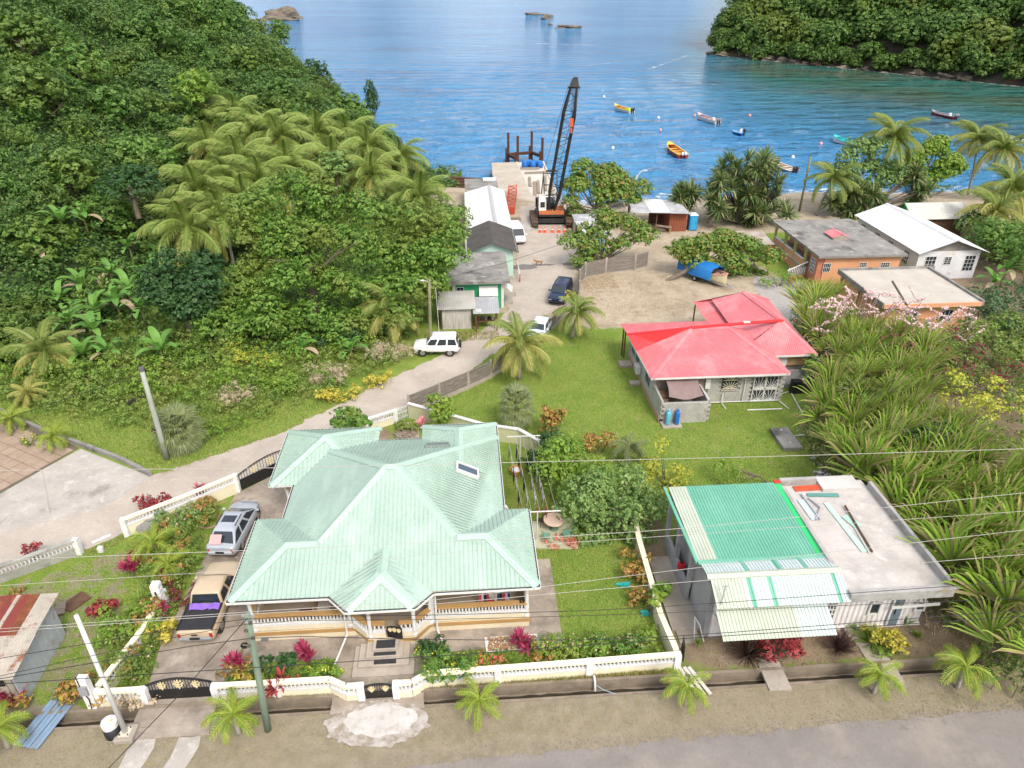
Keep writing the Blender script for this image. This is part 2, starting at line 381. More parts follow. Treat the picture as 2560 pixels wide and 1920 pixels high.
sheet('road', [(-70, 17.4), (-30, 18.1), (-5.3, 18.75), (3.5, 19.0), (14.6, 19.4), (25.5, 19.65), (70, 20.2), (70, 10), (-70, 8)], 0.02, ASPH, 0.14, 5)
DRIVE = pm('driveway_concrete', (0.38, 0.33, 0.275), (0.25, 0.21, 0.17), 0.7, 0.9, spots=[((0.11, 0.09, 0.075), 0.5, 0.48, 0.68, 0.75), ((0.46, 0.42, 0.36), 1.6, 0.58, 0.7, 0.5)], bmp=0.3, bscale=12)
dm = sheet('driveway', [(-15.95, 22.76), (-16.3, 26), (-16.05, 31.5), (-15.75, 38.4), (-13.0, 41.0), (-9.8, 41.0), (-9.8, 26.15), (-12.0, 26.15), (-12.5, 22.76)], 0.05, DRIVE, 0.0)
sheet('driveway', [(-15.95, 20.9), (-12.35, 20.9), (-12.45, 21.5), (-15.95, 21.5)], 0.05, DRIVE, 0.04, 6)
sheet('front_walk', [(-11.98, 24.8), (-7.2, 24.7), (-7.05, 22.73), (-2.5, 22.73), (-2.4, 24.7), (4.4, 24.9), (4.4, 31), (2.8, 31), (2.8, 26.14), (-11.98, 26.14)], 0.05, DRIVE, 0.0)
WSAND = pm('spilt_cement', (0.42, 0.39, 0.36), (0.30, 0.27, 0.23), 1.6, 0.95, spots=[((0.24, 0.20, 0.15), 1.6, 0.48, 0.6, 0.9), ((.5, .48, .46), 3, .55, .65, .7)], bmp=0.5, bscale=12)
blob = [(-4.75+2.35*math.cos(a)*(1+.03*math.sin(5*a)), 20.95+1.12*math.sin(a)*(1+.05*math.cos(4*a))) for a in np.linspace(0, 2*math.pi, 40, False)]
sheet('cement_patch', blob, 0.055, WSAND, 0.06, 8, 0.04)
sheet('cement_patch', [(x*.72-4.75*.28+.15, y*.72+20.95*.28+.16) for x, y in blob], 0.068, pm('fresh_cement', (0.54, 0.52, 0.5), (0.44, 0.42, 0.4), 1.4, 0.95, spots=[((.36, .33, .29), 2.2, .5, .62, .8)], bmp=0.4), 0.07, 9, 0.04)
for k in range(14):
    a = random.Random(k).uniform(0, 6.28); r_ = random.Random(k+40).uniform(.06, .16); cx_, cy_ = -4.75+2.3*math.cos(a), 20.95+1.1*math.sin(a); sheet('cement_patch', [(cx_+r_*1.6*math.cos(b), cy_+r_*math.sin(b)) for b in np.linspace(0, 6.28, 9, False)], .058+.0006*k, WSAND, .05, 60+k, .04)
sheet('apron', [(-7.0, 21.6), (-2.65, 21.6), (-2.7, 22.72), (-7.05, 22.72)], 0.045, DRIVE, 0.05, 4, 0.2)
for k, x0 in enumerate((-15.6, -13.6)):
    sheet('tyre_track_slab', [(x0, 20.85), (x0+0.95, 20.85), (x0+0.55, 17.6), (x0-0.45, 17.6)], 0.03, FORE, 0.1, 20+k)
sheet('garden_path', [tuple(P(*p)[:2]) for p in [(1000, 1058), (1020, 1052), (1048, 1078), (1046, 1112), (1015, 1112), (1020, 1085)]], 0.03, pm('path_stone', (0.46, 0.38, 0.31), (0.38, 0.30, 0.24), 1.5, 0.9), 0.0)
# gravel yard beside the pink roof and drainage puddles
GRAV = pm('pale_gravel', (0.40, 0.38, 0.36), (0.28, 0.27, 0.25), 3.5, 0.95, bmp=0.8, bscale=16)
sheet('gravel_yard', [tuple(P(*p)[:2]) for p in [(1880, 690), (1990, 700), (2060, 720), (2075, 745), (2020, 800), (1960, 800), (1900, 740)]], 0.02, GRAV, 0.3, 11)
PUD = pm('wet_stain', (0.13, 0.115, 0.10), (0.17, 0.15, 0.13), 2, 0.25)
for k, (cx, cy, rx, ry) in enumerate([(7.0, 79.2, 1.5, 0.9), (9.3, 79.8, 1.5, 0.3), (12.3, 79.9, 0.8, 0.5)]):
    sheet('puddle', [(cx+rx*math.cos(a), cy+ry*math.sin(a)) for a in np.linspace(0, 6.28, 18, False)], 0.036, PUD, 0.12, 30+k, 0.03)
# ---- street drain: an open concrete channel with kerbs
DRAINM = pm('drain_concrete', (0.27, 0.225, 0.17), (0.19, 0.155, 0.115), 0.8, 0.95, spots=[((0.08, 0.07, 0.05), 1.0, 0.5, 0.7, 0.6)], bmp=0.3)
dr = MB(); dr.bx(-70, DR0-0.02, -0.75, 70, DR1+0.02, -0.55); dr.bx(-70, DR0-0.14, -0.7, 70, DR0, 0.035); dr.bx(-70, DR1, -0.7, 70, DR1+0.16, 0.12)
struct(dr.build('street_drain', DRAINM))
sheet('drain_water', [(-70, DR0+.12), (70, DR0+.12), (70, DR1-.1), (-70, DR1-.1)], -0.53, pm('drain_mud', (0.06, 0.05, 0.035), (0.035, 0.03, 0.02), 1.5, 0.3), 0.05, 2, 0.02)
MB().bx(-16.0, 21.5, -0.2, -12.45, 22.75, 0.06).build('bridge_slab', DRIVE, bpy.data.objects['street_drain'])
for x0, x1 in ((13.95, 15.05), (19.5, 20.7)):
    MB().bx(x0, 21.35, -0.05, x1, 22.9, 0.1).build('bridge_slab', CONC, bpy.data.objects['street_drain'])

# ---- sea
def sea_mat():
    m, t, b = nt('sea_water'); pos = position(t)
    hd = N(t, 'ShaderNodeVectorMath', operation='DOT_PRODUCT'); t.links.new(pos, hd.inputs[0]); hd.inputs[1].default_value = (0.854, 0.52, 0)
    nearh = mapr(t, hd.outputs['Value'], 280.4-150, 280.4-45)            # towards the headland: shallow green water
    hx = N(t, 'ShaderNodeVectorMath', operation='DOT_PRODUCT'); t.links.new(pos, hx.inputs[0]); hx.inputs[1].default_value = (0.947, -0.32, 0)
    inb = mapr(t, hx.outputs['Value'], -30, 18)
    ml = N(t, 'ShaderNodeMath', operation='MULTIPLY'); t.links.new(nearh, ml.inputs[0]); t.links.new(inb, ml.inputs[1])
    nA = noise(t, vscale(t, pos, (0.02, 0.035, 1)), 1.0, 5); nB = noise(t, vscale(t, pos, (0.006, 0.012, 1)), 1.0, 4)
    deep = mixc(t, mapr(t, nB, 0.4, 0.6), (0.03, 0.185, 0.41), (0.05, 0.245, 0.48))
    deep = mixc(t, mapr(t, nA, 0.56, 0.70, 0, 0.45), deep, (0.035, 0.05, 0.14))
    green = mixc(t, mapr(t, nA, 0.4, 0.62), (0.010, 0.115, 0.095), (0.04, 0.075, 0.038))
    out = mixc(t, ml.outputs[0], deep, green)
    sy = N(t, 'ShaderNodeSeparateXYZ'); t.links.new(pos, sy.inputs[0])
    t.links.new(out, b.inputs['Base Color'])
    b.inputs['Roughness'].default_value = 0.06; b.inputs['IOR'].default_value = 1.333
    w1 = noise(t, vscale(t, pos, (0.14, 0.42, 1)), 1.0, 6, 0.66, 0.35)
    w2 = noise(t, vscale(t, pos, (0.05, 0.16, 1)), 1.0, 4, 0.55, 0.2)
    w3 = noise(t, vscale(t, pos, (1.3, 2.4, 1)), 1.0, 3, 0.6)
    s1 = N(t, 'ShaderNodeMath', operation='MULTIPLY_ADD'); t.links.new(w2, s1.inputs[0]); s1.inputs[1].default_value = 4.5; t.links.new(w1, s1.inputs[2])
    s2 = N(t, 'ShaderNodeMath', operation='MULTIPLY_ADD'); t.links.new(w3, s2.inputs[0]); s2.inputs[1].default_value = 0.25; t.links.new(s1.outputs[0], s2.inputs[2])
    bump(t, b, s2.outputs[0], 1.0, 2.2)
    return m
def steps(a, b, d0, g):
    o = [a]; d = d0
    while o[-1] < b: o.append(o[-1]+d); d *= g
    return o
wx = np.array(sorted([-x for x in steps(25, 9000, 1.6, 1.12)]+list(np.arange(-24, 160, 1.35))+steps(160, 9000, 1.6, 1.12)))
wy = np.array([60.]+steps(104, 16000, .6, 1.0105)); WX, WY = np.meshgrid(wx, wy); WZ = np.full(WX.shape, SEA_Z); rw = np.random.default_rng(4)
ddx = np.gradient(wx)[None, :]; ddy = np.gradient(wy)[:, None]; sp = np.maximum(ddx*.6, ddy)
for k in range(26):
    lam = 1.7*1.13**k if k < 14 else 1.9*1.09**(k-13); th = rw.normal(0, .45); kx, ky = 6.283/lam*math.sin(th), 6.283/lam*math.cos(th)
    amp = .012*lam*(1 if lam < 9 else .6); WZ = WZ + amp*np.sin(kx*WX+ky*WY+rw.uniform(0, 6.28)+.8*np.sin(WX*.05+k))*np.clip(lam/(2.5*sp)-1, 0, 1)
iw = np.arange(WX.size).reshape(WX.shape); sea = struct(link('sea', np_mesh(bpy.data.meshes.new('sea'), np.stack([WX, WY, WZ], -1).reshape(-1, 3), np.stack([iw[:-1, :-1], iw[:-1, 1:], iw[1:, 1:], iw[1:, :-1]], -1).reshape(-1, 4)), sea_mat(), smooth=True))
def foam_mat():
    m, t, b = nt('foam'); pos = position(t)
    b.inputs['Base Color'].default_value = (0.8, 0.82, 0.83, 1); b.inputs['Roughness'].default_value = 0.7
    n1 = noise(t, vscale(t, pos, (0.5, 1.2, 1)), 1.0, 6, 0.7, 0.6)
    tr = N(t, 'ShaderNodeBsdfTransparent'); mx = N(t, 'ShaderNodeMixShader')
    t.links.new(mapr(t, n1, 0.5, 0.66, 0.0, 0.8), mx.inputs[0]); t.links.new(tr.outputs[0], mx.inputs[1]); t.links.new(b.outputs[0], mx.inputs[2])
    t.links.new(mx.outputs[0], t.nodes['Material Output'].inputs[0]); return m
FOAM = foam_mat()
def ribbon(name, pts, w, z, seed=0):
    b = MB(); r = random.Random(seed)
    L = []; 
    for i, p in enumerate(pts):
        a = Vector(pts[max(0, i-1)]); c = Vector(pts[min(len(pts)-1, i+1)]); d = (c-a).normalized(); n = Vector((-d.y, d.x)); ww = w*r.uniform(.5, 1.3)
        q = Vector(p); L.append((q-n*ww/2, q+n*ww/2))
    for i in range(len(L)-1):
        b.face([(*L[i][0], z), (*L[i+1][0], z), (*L[i+1][1], z), (*L[i][1], z)])
    o = b.build(name, FOAM, fix=False); o['kind'] = 'stuff'; o['label'] = 'white foam of small waves breaking along the shore'; o['category'] = 'foam'; return o
ribbon('surf_foam', [(x, shore(x)+0.6+0.8*math.sin(x*.4)) for x in np.arange(16, 100, 1.5)], 4.5, SEA_Z+0.22, 1)
ribbon('surf_foam', [(x, shore(x)+0.8) for x in np.arange(-14, 6, 1.5)], 1.6, SEA_Z+0.2, 2)
ribbon('surf_foam', [(117+t*.52-1.5*.854, 347-t*.854-1.5*.52) for t in np.arange(-6, 150, 4)], 2.0, SEA_Z+0.2, 3)
for k, (a, b_) in enumerate([((1340, 110), (1500, 114)), ((1470, 165), (1560, 155)), ((1620, 175), (1720, 140)), ((1670, 200), (1800, 215)), ((1100, 60), (1130, 58)), ((1500, 230), (1560, 222))]):
    p0, p1 = P(*a, SEA_Z), P(*b_, SEA_Z)
    ribbon('wave_foam', [tuple(p0.lerp(p1, i/8)[:2]) for i in range(9)], 1.6 if k else 5, SEA_Z+0.25, 10+k)

# ---- hill on the near side of the bay and headland across it
def height_mesh(name, fn, xs, ys, mat, zmin=-5):
    X, Y = np.meshgrid(xs, ys); Zz = np.maximum(fn(X, Y), zmin)
    v = np.stack([X, Y, Zz], -1).reshape(-1, 3); i = np.arange(X.size).reshape(X.shape)
    q = np.stack([i[:-1, :-1], i[:-1, 1:], i[1:, 1:], i[1:, :-1]], -1).reshape(-1, 4)
    return struct(link(name, np_mesh(bpy.data.meshes.new(name), v, q), mat, smooth=True))
UNDER = pm('undergrowth', (0.022, 0.045, 0.014), (0.035, 0.06, 0.018), 0.6, 1.0, bmp=0.6, bscale=3)
height_mesh('hill', hill_z, np.arange(-190, 2, 2.0), np.arange(30, 300, 2.0), UNDER)
CLIFF = pm('cliff_rock', (0.06, 0.05, 0.04), (0.03, 0.032, 0.022), 0.25, 0.95, spots=[((0.20, 0.085, 0.04), 0.08, 0.6, 0.68, 0.6)], bmp=0.8, bscale=1.2)
height_mesh('headland', head_z, np.arange(110, 330, 3.0), np.arange(150, 460, 3.0), CLIFF)
def rock(name, c, d, seed, mat, label, group=None):
    r = random.Random(seed); bm = bmesh.new(); bmesh.ops.create_icosphere(bm, subdivisions=3, radius=1)
    ph = [(r.uniform(1.2, 3.8), r.uniform(0, 6)) for _ in range(6)]
    for v in bm.verts:
        k = 1+0.16*math.sin(v.co.x*ph[0][0]*2+ph[0][1])*math.sin(v.co.y*ph[1][0]*2+ph[1][1])+0.2*math.sin(v.co.z*ph[2][0]*2+ph[2][1]+v.co.x*ph[3][0])+r.uniform(-.09, .09)
        v.co = Vector((v.co.x*k*d[0], v.co.y*k*d[1], v.co.z*k*d[2]))
    m = bpy.data.meshes.new(name); bm.to_mesh(m); bm.free()
    return tag(link(name, m, mat, loc=c), label, 'rock', group)
SROCK = pm('sea_rock', (0.20, 0.165, 0.125), (0.10, 0.085, 0.065), 0.35, 0.95, bmp=0.8, bscale=1.5)
for px, py, d, lb in [(708, 46, (13, 9, 9), 'tall brown craggy rock islet rising from the sea off the hill'), (680, 52, (17, 7, 3.2), 'low flat rock shelf at the foot of the craggy islet'), (742, 46, (6, 5, 2.4), 'small outlying rock on the seaward end of the islet'),
                      (1334, 37, (9, 5, 2.6), 'farthest low dark rock awash in the open sea'), (1366, 48, (4.5, 4, 3.6), 'small upright dark rock between the two low sea rocks'), (1376, 40, (2.5, 2, 1.4), 'tiny rock just breaking the surface behind the upright one'), (1420, 70, (9.5, 4, 2.3), 'long flat brown rock in the sea nearest the bay'), (1375, 62, (1.8, 1.5, 1.2), 'lone pebble-sized rock in the sea before the long one')]:
    p = P(px, py, SEA_Z); rock('sea_rock', (p.x, p.y, SEA_Z-0.3), d, int(px), SROCK, lb)
rr = random.Random(5)
for k in range(34):
    t = rr.uniform(-3, 150); s = rr.uniform(0.7, 2.4)
    rock('shore_rock', (117+t*.52+rr.uniform(-1, 2.5), 347-t*.854+rr.uniform(-1, 1.5), SEA_Z+rr.uniform(-.2, .3)), (s*1.4, s, s*rr.uniform(.5, .9)), 100+k, CLIFF if k % 3 else SROCK, 'dark boulder at the waterline under the wooded headland', 'boulders along the headland waterline')
# ================================================================ roof tools
def rib_face(mb, pts, spacing=0.2, w=0.05, h=0.035, off=0.0):
    pts = [Vector(p) for p in pts]
    n = Vector((0, 0, 0))
    for i in range(1, len(pts)-1): n += (pts[i]-pts[0]).cross(pts[i+1]-pts[0])
    n.normalize()
    if n.z < 0: n = -n
    u = Vector((0, 0, 1)).cross(n)
    u = u.normalized() if u.length > 1e-4 else Vector((1, 0, 0))
    v = n.cross(u).normalized(); o = pts[0]
    uv = [((p-o).dot(u), (p-o).dot(v)) for p in pts]
    a = math.ceil((min(x for x, _ in uv)+0.02)/spacing)*spacing + off
    while a < max(x for x, _ in uv)-0.01:
        ys = []
        for i in range(len(uv)):
            (x0, y0), (x1, y1) = uv[i], uv[(i+1) % len(uv)]
            if (x0 > a) != (x1 > a): ys.append(y0+(y1-y0)*(a-x0)/(x1-x0))
        ys.sort()
        for k in range(0, len(ys)-1, 2):
            if ys[k+1]-ys[k] > 0.06:
                b0 = o+u*a+v*ys[k]; b1 = o+u*a+v*ys[k+1]
                q = [b0-u*w*.5, b0+u*w*.5, b1+u*w*.5, b1-u*w*.5]
                tp = [b0-u*w*.28+n*h, b0+u*w*.28+n*h, b1+u*w*.28+n*h, b1-u*w*.28+n*h]
                mb.add(q+tp, [(4, 5, 6, 7), (0, 1, 5, 4), (1, 2, 6, 5), (2, 3, 7, 6), (3, 0, 4, 7)])
        a += spacing
def ridge_cap(mb, a, b, f1, f2, w=0.3, lift=0.05):
    a, b = Vector(a), Vector(b); d = (b-a).normalized()
    up = Vector((0, 0, lift)); out = []
    for f in (f1, f2):
        s = Vector(f)-a; s -= d*s.dot(d); s.normalize(); out.append(s*w)
    tp = Vector((0, 0, lift+0.015))
    mb.face([a+up+out[0], b+up+out[0], b+tp, a+tp]); mb.face([a+tp, b+tp, b+up+out[1], a+up+out[1]])
    for s in out:
        mb.face([a+up+s, b+up+s, b+s-Vector((0, 0, .0)), a+s])
def roof_part(parent, faces, caps, mat, capmat=None, spacing=0.2, w=0.05, h=0.035, name='roof', capw=0.3, thick=0.0):
    b = MB()
    for f in faces: b.face(f)
    ro = b.build(name, mat, parent, fix=False)
    if thick:
        md = ro.modifiers.new('thickness', 'SOLIDIFY'); md.thickness = thick; md.offset = 1 if ro.data.polygons[0].normal.z < 0 else -1
    rb = MB()
    for f in faces: rib_face(rb, f, spacing, w, h)
    o = rb.build('sheet_ribs', mat, ro, fix=False)
    if caps:
        cb = MB()
        for c in caps: ridge_cap(cb, *c, w=capw, lift=h+0.012)
        cb.build('ridge_cap', capmat or mat, ro, fix=False)
    return ro
def onplane(px, py, p0, n):
    d = Vector(_ray(px, py)); c = Vector((0, 0, CAM_H)); n = Vector(n)
    return c + d*((Vector(p0)-c).dot(n)/d.dot(n))
def eave_run(b, pts, z0, z1, w):
    for i in range(len(pts)-1):
        a, c = Vector(pts[i]), Vector(pts[i+1])
        b.beam((a.x, a.y, (z0+z1)/2), (c.x, c.y, (z0+z1)/2), w, z1-z0)

# ================================================================ house with the mint green roof
MINT = pm('mint_roofing', (0.345, 0.465, 0.40), (0.30, 0.415, 0.355), 0.35, 0.42, spec=0.5, spots=[((0.26, 0.37, 0.31), 0.7, 0.55, 0.72, 0.5), ((.2, .22, .18), 2.5, .66, .74, .4)], streak=((0.42, 0.54, 0.47), (0.9, 0.25, 0.9), 0.5, 0.7, 0.6))
MINTC = pm('mint_flashing', (0.365, 0.505, 0.43), (0.33, 0.465, 0.39), 0.4, 0.4, spec=0.5)
HO = thing('house', 'cream house with a large hipped mint green metal roof and white veranda railings', 'house', (-4.5, 26, 0))
def hb(b, name, mat, parent=None, **k):
    o = b.build(name, mat, parent or HO, **k)
    if parent is None: o.location = (-HO.location.x, -HO.location.y, 0)
    return o
EZ = 3.6
FL, FR = (-12.05, 25.5, EZ), (3.1, 25.45, EZ)
apL, apR = (-4.75, 31.9, 6.66), (-4.15, 31.9, 6.66)
zf = 4.82
L1, ML, MRr, R1 = (-9.6, 28.05, zf), (-8.0, 28.05, zf), (-0.9, 28.05, zf), (0.65, 28.05, zf)
faces = [
    [FL, FR, R1, MRr, apR, apL, ML, L1],
    [FR, (3.1, 31.4, EZ), R1], [(3.1, 31.4, EZ), (1.0, 31.4, EZ-0.02), MRr, R1],
    [(-12.05, 31.5, EZ), FL, L1], [(-9.9, 31.5, EZ-0.02), (-12.05, 31.5, EZ), L1, ML],
    [(1.7, 25.6, EZ), (1.7, 38.85, EZ), apR], [(-10.6, 38.85, EZ), (-10.6, 25.6, EZ), apL],
    [(1.7, 38.85, EZ), (-10.6, 38.85, EZ), apL, apR],
]
faces[5] = [(1.7, 31.4, EZ), (1.7, 38.85, EZ), apR, MRr, (0.3, 28.6, 4.4)]
faces[6] = [(-10.6, 38.85, EZ), (-10.6, 31.5, EZ), (-9.0, 28.6, 4.4), ML, apL]
wl = (-9.05, 37.45, 5.1)
wc = [(-12.05, 34.5, EZ), (-6.05, 34.5, EZ), (-6.05, 40.4, EZ), (-12.05, 40.4, EZ)]
faces += [[wc[i], wc[(i+1) % 4], wl] for i in range(4)]
w0, w1 = (-0.75, 38.0, 4.85), (-0.75, 34.4, 4.85)
faces += [[(-3.2, 40.4, EZ), (1.7, 40.4, EZ), w0][::-1], [(1.7, 40.4, EZ), (1.7, 34.0, EZ), w1, w0], [(-3.2, 34.4, EZ), (-3.2, 40.4, EZ), w0, w1]]
pk, pb = (-4.62, 25.75, 4.58), (-4.62, 27.5, 4.60)
pe = [(-7.15, 25.47, EZ), (-6.25, 24.5, EZ), (-3.0, 24.5, EZ), (-2.15, 25.42, EZ)]
faces += [[pe[1], pe[2], pk], [pe[0], pe[1], pk, pb], [pe[2], pe[3], pb, pk]]
HOinv = lambda p: (p[0]-HO.location.x, p[1]-HO.location.y, p[2])
faces = [[HOinv(p) for p in f] for f in faces]
q = HOinv
caps = [(q(FL), q(L1), q((-4, 25.5, EZ)), q((-12.05, 30, EZ))), (q(FR), q(R1), q((-4, 25.5, EZ)), q((3.1, 30, EZ))),
        (q(L1), q(ML), q((-9, 25.5, EZ)), q((-9, 31, EZ))), (q(R1), q(MRr), q((0, 25.5, EZ)), q((0, 31, EZ))),
        (q(ML), q(apL), q((-4.5, 27, EZ)), q((-10, 34, EZ))), (q(MRr), q(apR), q((-4.5, 27, EZ)), q((1.7, 34, EZ))),
        (q(apL), q(apR), q((-4.5, 25, EZ)), q((-4.5, 38, EZ))),
        (q(apL), q((-10.6, 38.85, EZ)), q((-10.6, 33, EZ)), q((-4, 38.8, EZ))), (q(apR), q((1.7, 38.85, EZ)), q((1.7, 33, EZ)), q((-4, 38.8, EZ))),
        (q(wl), q(wc[0]), q((-9, 34.5, EZ)), q((-12, 37, EZ))), (q(wl), q(wc[2]), q((-6, 37, EZ)), q((-9, 40.4, EZ))), (q(wl), q(wc[3]), q((-12, 37, EZ)), q((-9, 40.4, EZ))), (q(wl), q(wc[1]), q((-6, 37, EZ)), q((-9, 34.5, EZ))),
        (q(w0), q(w1), q((-3.2, 36, EZ)), q((1.7, 36, EZ))), (q(w0), q((-3.2, 40.4, EZ)), q((-3.2, 36, EZ)), q((0, 40.4, EZ))), (q(w0), q((1.7, 40.4, EZ)), q((1.7, 36, EZ)), q((0, 40.4, EZ))),
        (q(pk), q(pb), q(pe[0]), q(pe[3])), (q(pk), q(pe[1]), q(pe[0]), q(pe[2])), (q(pk), q(pe[2]), q(pe[3]), q(pe[1]))]
roof = roof_part(HO, faces, caps, MINT, MINTC, 0.23, 0.06, 0.06)
ev = [(-12.05, 25.5), pe[0][:2], pe[1][:2], pe[2][:2], pe[3][:2], (3.1, 25.45), (3.1, 31.4), (1.7, 31.4), (1.7, 40.4), (-3.2, 40.4), (-3.2, 38.85), (-6.05, 38.85), (-6.05, 40.4), (-12.05, 40.4), (-12.05, 34.5), (-10.6, 34.5), (-10.6, 31.5), (-12.05, 31.5), (-12.05, 25.5)]
cx, cy = -4.5, 33
def out(p, d): return (p[0]+math.copysign(d, p[0]-cx)-HO.location.x, p[1]+math.copysign(d, p[1]-cy)-HO.location.y)
g = MB(); eave_run(g, [out(p, 0.06) for p in ev], EZ-0.13, EZ-0.015, 0.13); g.build('gutter', WHITE, roof)
g = MB(); eave_run(g, [out(p, 0.05) for p in ev], EZ-0.03, EZ-0.003, 0.075); g.build('gutter_trough', pm('gutter_dark', (0.045, 0.055, 0.05)), roof)
sf = MB(); sf.face([(p[0]-HO.location.x, p[1]-HO.location.y, EZ-0.08) for p in ev[:-1]]); sf.build('soffit', CREAM, roof)
# skylights
def skylight(px, py, sx, sy, p0, n, framem, u):
    c = onplane(px, py, p0, n); n = Vector(n).normalized(); u = Vector(u).normalized(); v = n.cross(u).normalized()
    off = Vector((HO.location.x, HO.location.y, 0)); c = c-off
    f = MB(); g = MB()
    for s in (-1, 1):
        f.beam(c+u*s*sx/2-v*(sy/2+.05)+n*.1, c+u*s*sx/2+v*(sy/2+.05)+n*.1, 0.1, 0.2, up=n); f.beam(c+v*s*sy/2-u*(sx/2-.05)+n*.1, c+v*s*sy/2+u*(sx/2-.05)+n*.1, 0.1, 0.19, up=n)
    fo = f.build('skylight_frame', framem, roof); g.face([c+u*a*(sx/2-.05)+v*b_*(sy/2-.05)+n*.12 for a, b_ in ((-1, -1), (1, -1), (1, 1), (-1, 1))]); g.build('pane', glassm('skylight_glass', (0.03, 0.06, 0.1), 0.08), fo)
sl = (6.66-EZ)/5.85
skylight(1166, 1178, 0.75, 1.35, (1.7, 33, EZ), (sl, 0, 1), WHITE, (0, 1, 0))
skylight(1094, 1116, 1.3, 0.7, (-4, 38.85, EZ), (0, 0.44, 1), pm('grey_frame', (0.2, 0.24, 0.22)), (1, 0, 0))
# body, plinth and veranda
plinth = [(-11.6, 26.1), (-6.3, 26.1), (-5.5, 25.25), (-3.2, 25.25), (-2.45, 26.1), (2.75, 26.1), (2.75, 30.6), (1.2, 30.6), (1.2, 39.9), (-2.7, 39.9), (-2.7, 38.3), (-6.5, 38.3), (-6.5, 39.9), (-11.5, 39.9), (-11.5, 35.0), (-10.1, 35.0), (-10.1, 31), (-11.6, 31)]
hb(MB().prism(plinth, 0.0, 0.70), 'plinth', CREAM)
grow = [(x+math.copysign(.04, x-cx), y+math.copysign(.04, y-cy)) for x, y in plinth]
hb(MB().prism(grow, 0.42, 0.66), 'floor_band', OCHRE)
hb(MB().prism([(x*0.996-.018, y*1.0+.02) for x, y in plinth], 0.69, 0.72), 'veranda_floor', pm('veranda_floor', (0.40, 0.33, 0.26), (0.33, 0.27, 0.21), 1.0, 0.6))
walls = MB(); walls.bx(-9.9, 29.3, 0.7, 1.0, 38.2, 3.52); walls.bx(-11.3, 35.6, 0.7, -6.6, 39.8, 3.51); walls.bx(-2.6, 35.6, 0.7, 1.1, 39.8, 3.51)
hb(walls, 'wall', CREAM)
dwn = [(-9.0, 'door', 0.95, 0.72, 2.75, OCHRE), (-7.0, 'window', 1.3, 1.4, 2.6, GLASS), (-4.4, 'door', 1.3, 0.72, 2.75, OCHRE), (-1.8, 'window', 1.3, 1.4, 2.6, GLASS), (0.1, 'window', 0.9, 1.4, 2.6, GLASS)]
for x, nm, w, z0, z1, mm in dwn:
    o = hb(MB().bx(x-w/2, 29.22, z0, x+w/2, 29.285, z1), nm, mm)
    f = MB(); f.bx(x-w/2-.08, 29.2, z0, x-w/2, 29.28, z1+.08); f.bx(x+w/2, 29.2, z0, x+w/2+.08, 29.28, z1+.08); f.bx(x-w/2, 29.2, z1, x+w/2, 29.28, z1+.08); f.build('frame', WHITE, o)
# window on the right and left sides
for y in (33.0, 36.3):
    for x, s in ((1.0, 1), (-9.9, -1)):
        o = hb(MB().bx(min(x, x+s*.05), y-.6, 1.5, max(x, x+s*.05), y+.6, 2.7), 'window', GLASS)
# railings
bal = MB().lathe([(0.045, 0), (0.05, 0.06), (0.03, 0.1), (0.062, 0.24), (0.035, 0.36), (0.05, 0.42), (0.05, 0.46)], n=7).mesh('baluster')
bal.materials.append(WHITE); bal.polygons.foreach_set('use_smooth', [True]*len(bal.polygons))
def balus_run(parent, a, b, z, zt, spacing, off, sxy=1.0):
    a, b = Vector(a), Vector(b); L = (b-a).length; n = max(1, int(L/spacing)); s = (zt-z)/0.46
    for i in range(n):
        p = a.lerp(b, (i+.5)/n); link('baluster', bal, None, parent, loc=(p.x-off[0], p.y-off[1], z), scale=(sxy, sxy, s))
HOFF = (HO.location.x, HO.location.y)
runs = [((-11.45, 26.2), (-6.55, 26.2)), ((-6.3, 26.05), (-5.55, 25.35)), ((-5.3, 25.35), (-4.65, 25.35)), ((-3.95, 25.35), (-3.3, 25.35)), ((-3.15, 25.4), (-2.45, 26.1)), ((-2.2, 26.2), (2.6, 26.2)), ((2.65, 26.4), (2.65, 30.4)), ((-11.45, 26.4), (-11.45, 30.8))]
for a, b_ in runs:
    A, B = Vector(a), Vector(b_)
    w = MB(); w.beam((*(A), 0.87), (*(B), 0.87), 0.16, 0.36); low = hb(w, 'parapet', CREAM)
    w = MB(); w.beam((*(A), 1.12), (*(B), 1.12), 0.20, 0.15); rl = hb(w, 'bottom_rail', WHITE)
    w = MB(); w.beam((*(A), 1.70), (*(B), 1.70), 0.26, 0.11); tr = hb(w, 'top_rail', OCHRE)
    balus_run(rl, a, b_, 1.195, 1.645, 0.17, (0, 0))
# columns with arched brackets
for k, (x, y) in enumerate([(-11.4, 26.2), (-6.55, 26.2), (-6.3, 26.1), (-5.42, 25.36), (-3.2, 25.36), (-2.4, 26.1), (-2.25, 26.2), (2.6, 26.2), (2.6, 30.4), (-11.4, 30.7), (-11.3, 35.2)]):
    c = hb(MB().lathe([(0.15, .7), (0.15, .85), (0.11, .9), (0.1, 2.6), (0.15, 2.65), (0.15, 2.75)], (x, y, 0), 10), 'column', WHITE, smooth=False)
    br = MB(); br.lathe([(0.13, 2.75), (0.15, 2.95), (0.24, 3.2), (0.4, 3.4), (0.42, 3.5)], (x, y, 0), 4); br.build('bracket', CREAM, c)
bm_ = MB()
for (a, b_) in [((-11.5, 26.2), (-6.4, 26.2)), ((-6.4, 26.15), (-5.42, 25.36)), ((-5.42, 25.36), (-3.2, 25.36)), ((-3.2, 25.36), (-2.3, 26.15)), ((-2.3, 26.2), (2.7, 26.2)), ((2.62, 26.3), (2.62, 30.5)), ((-11.42, 26.3), (-11.42, 30.8))]:
    bm_.beam((*a, 3.36), (*b_, 3.36), 0.18, 0.3)
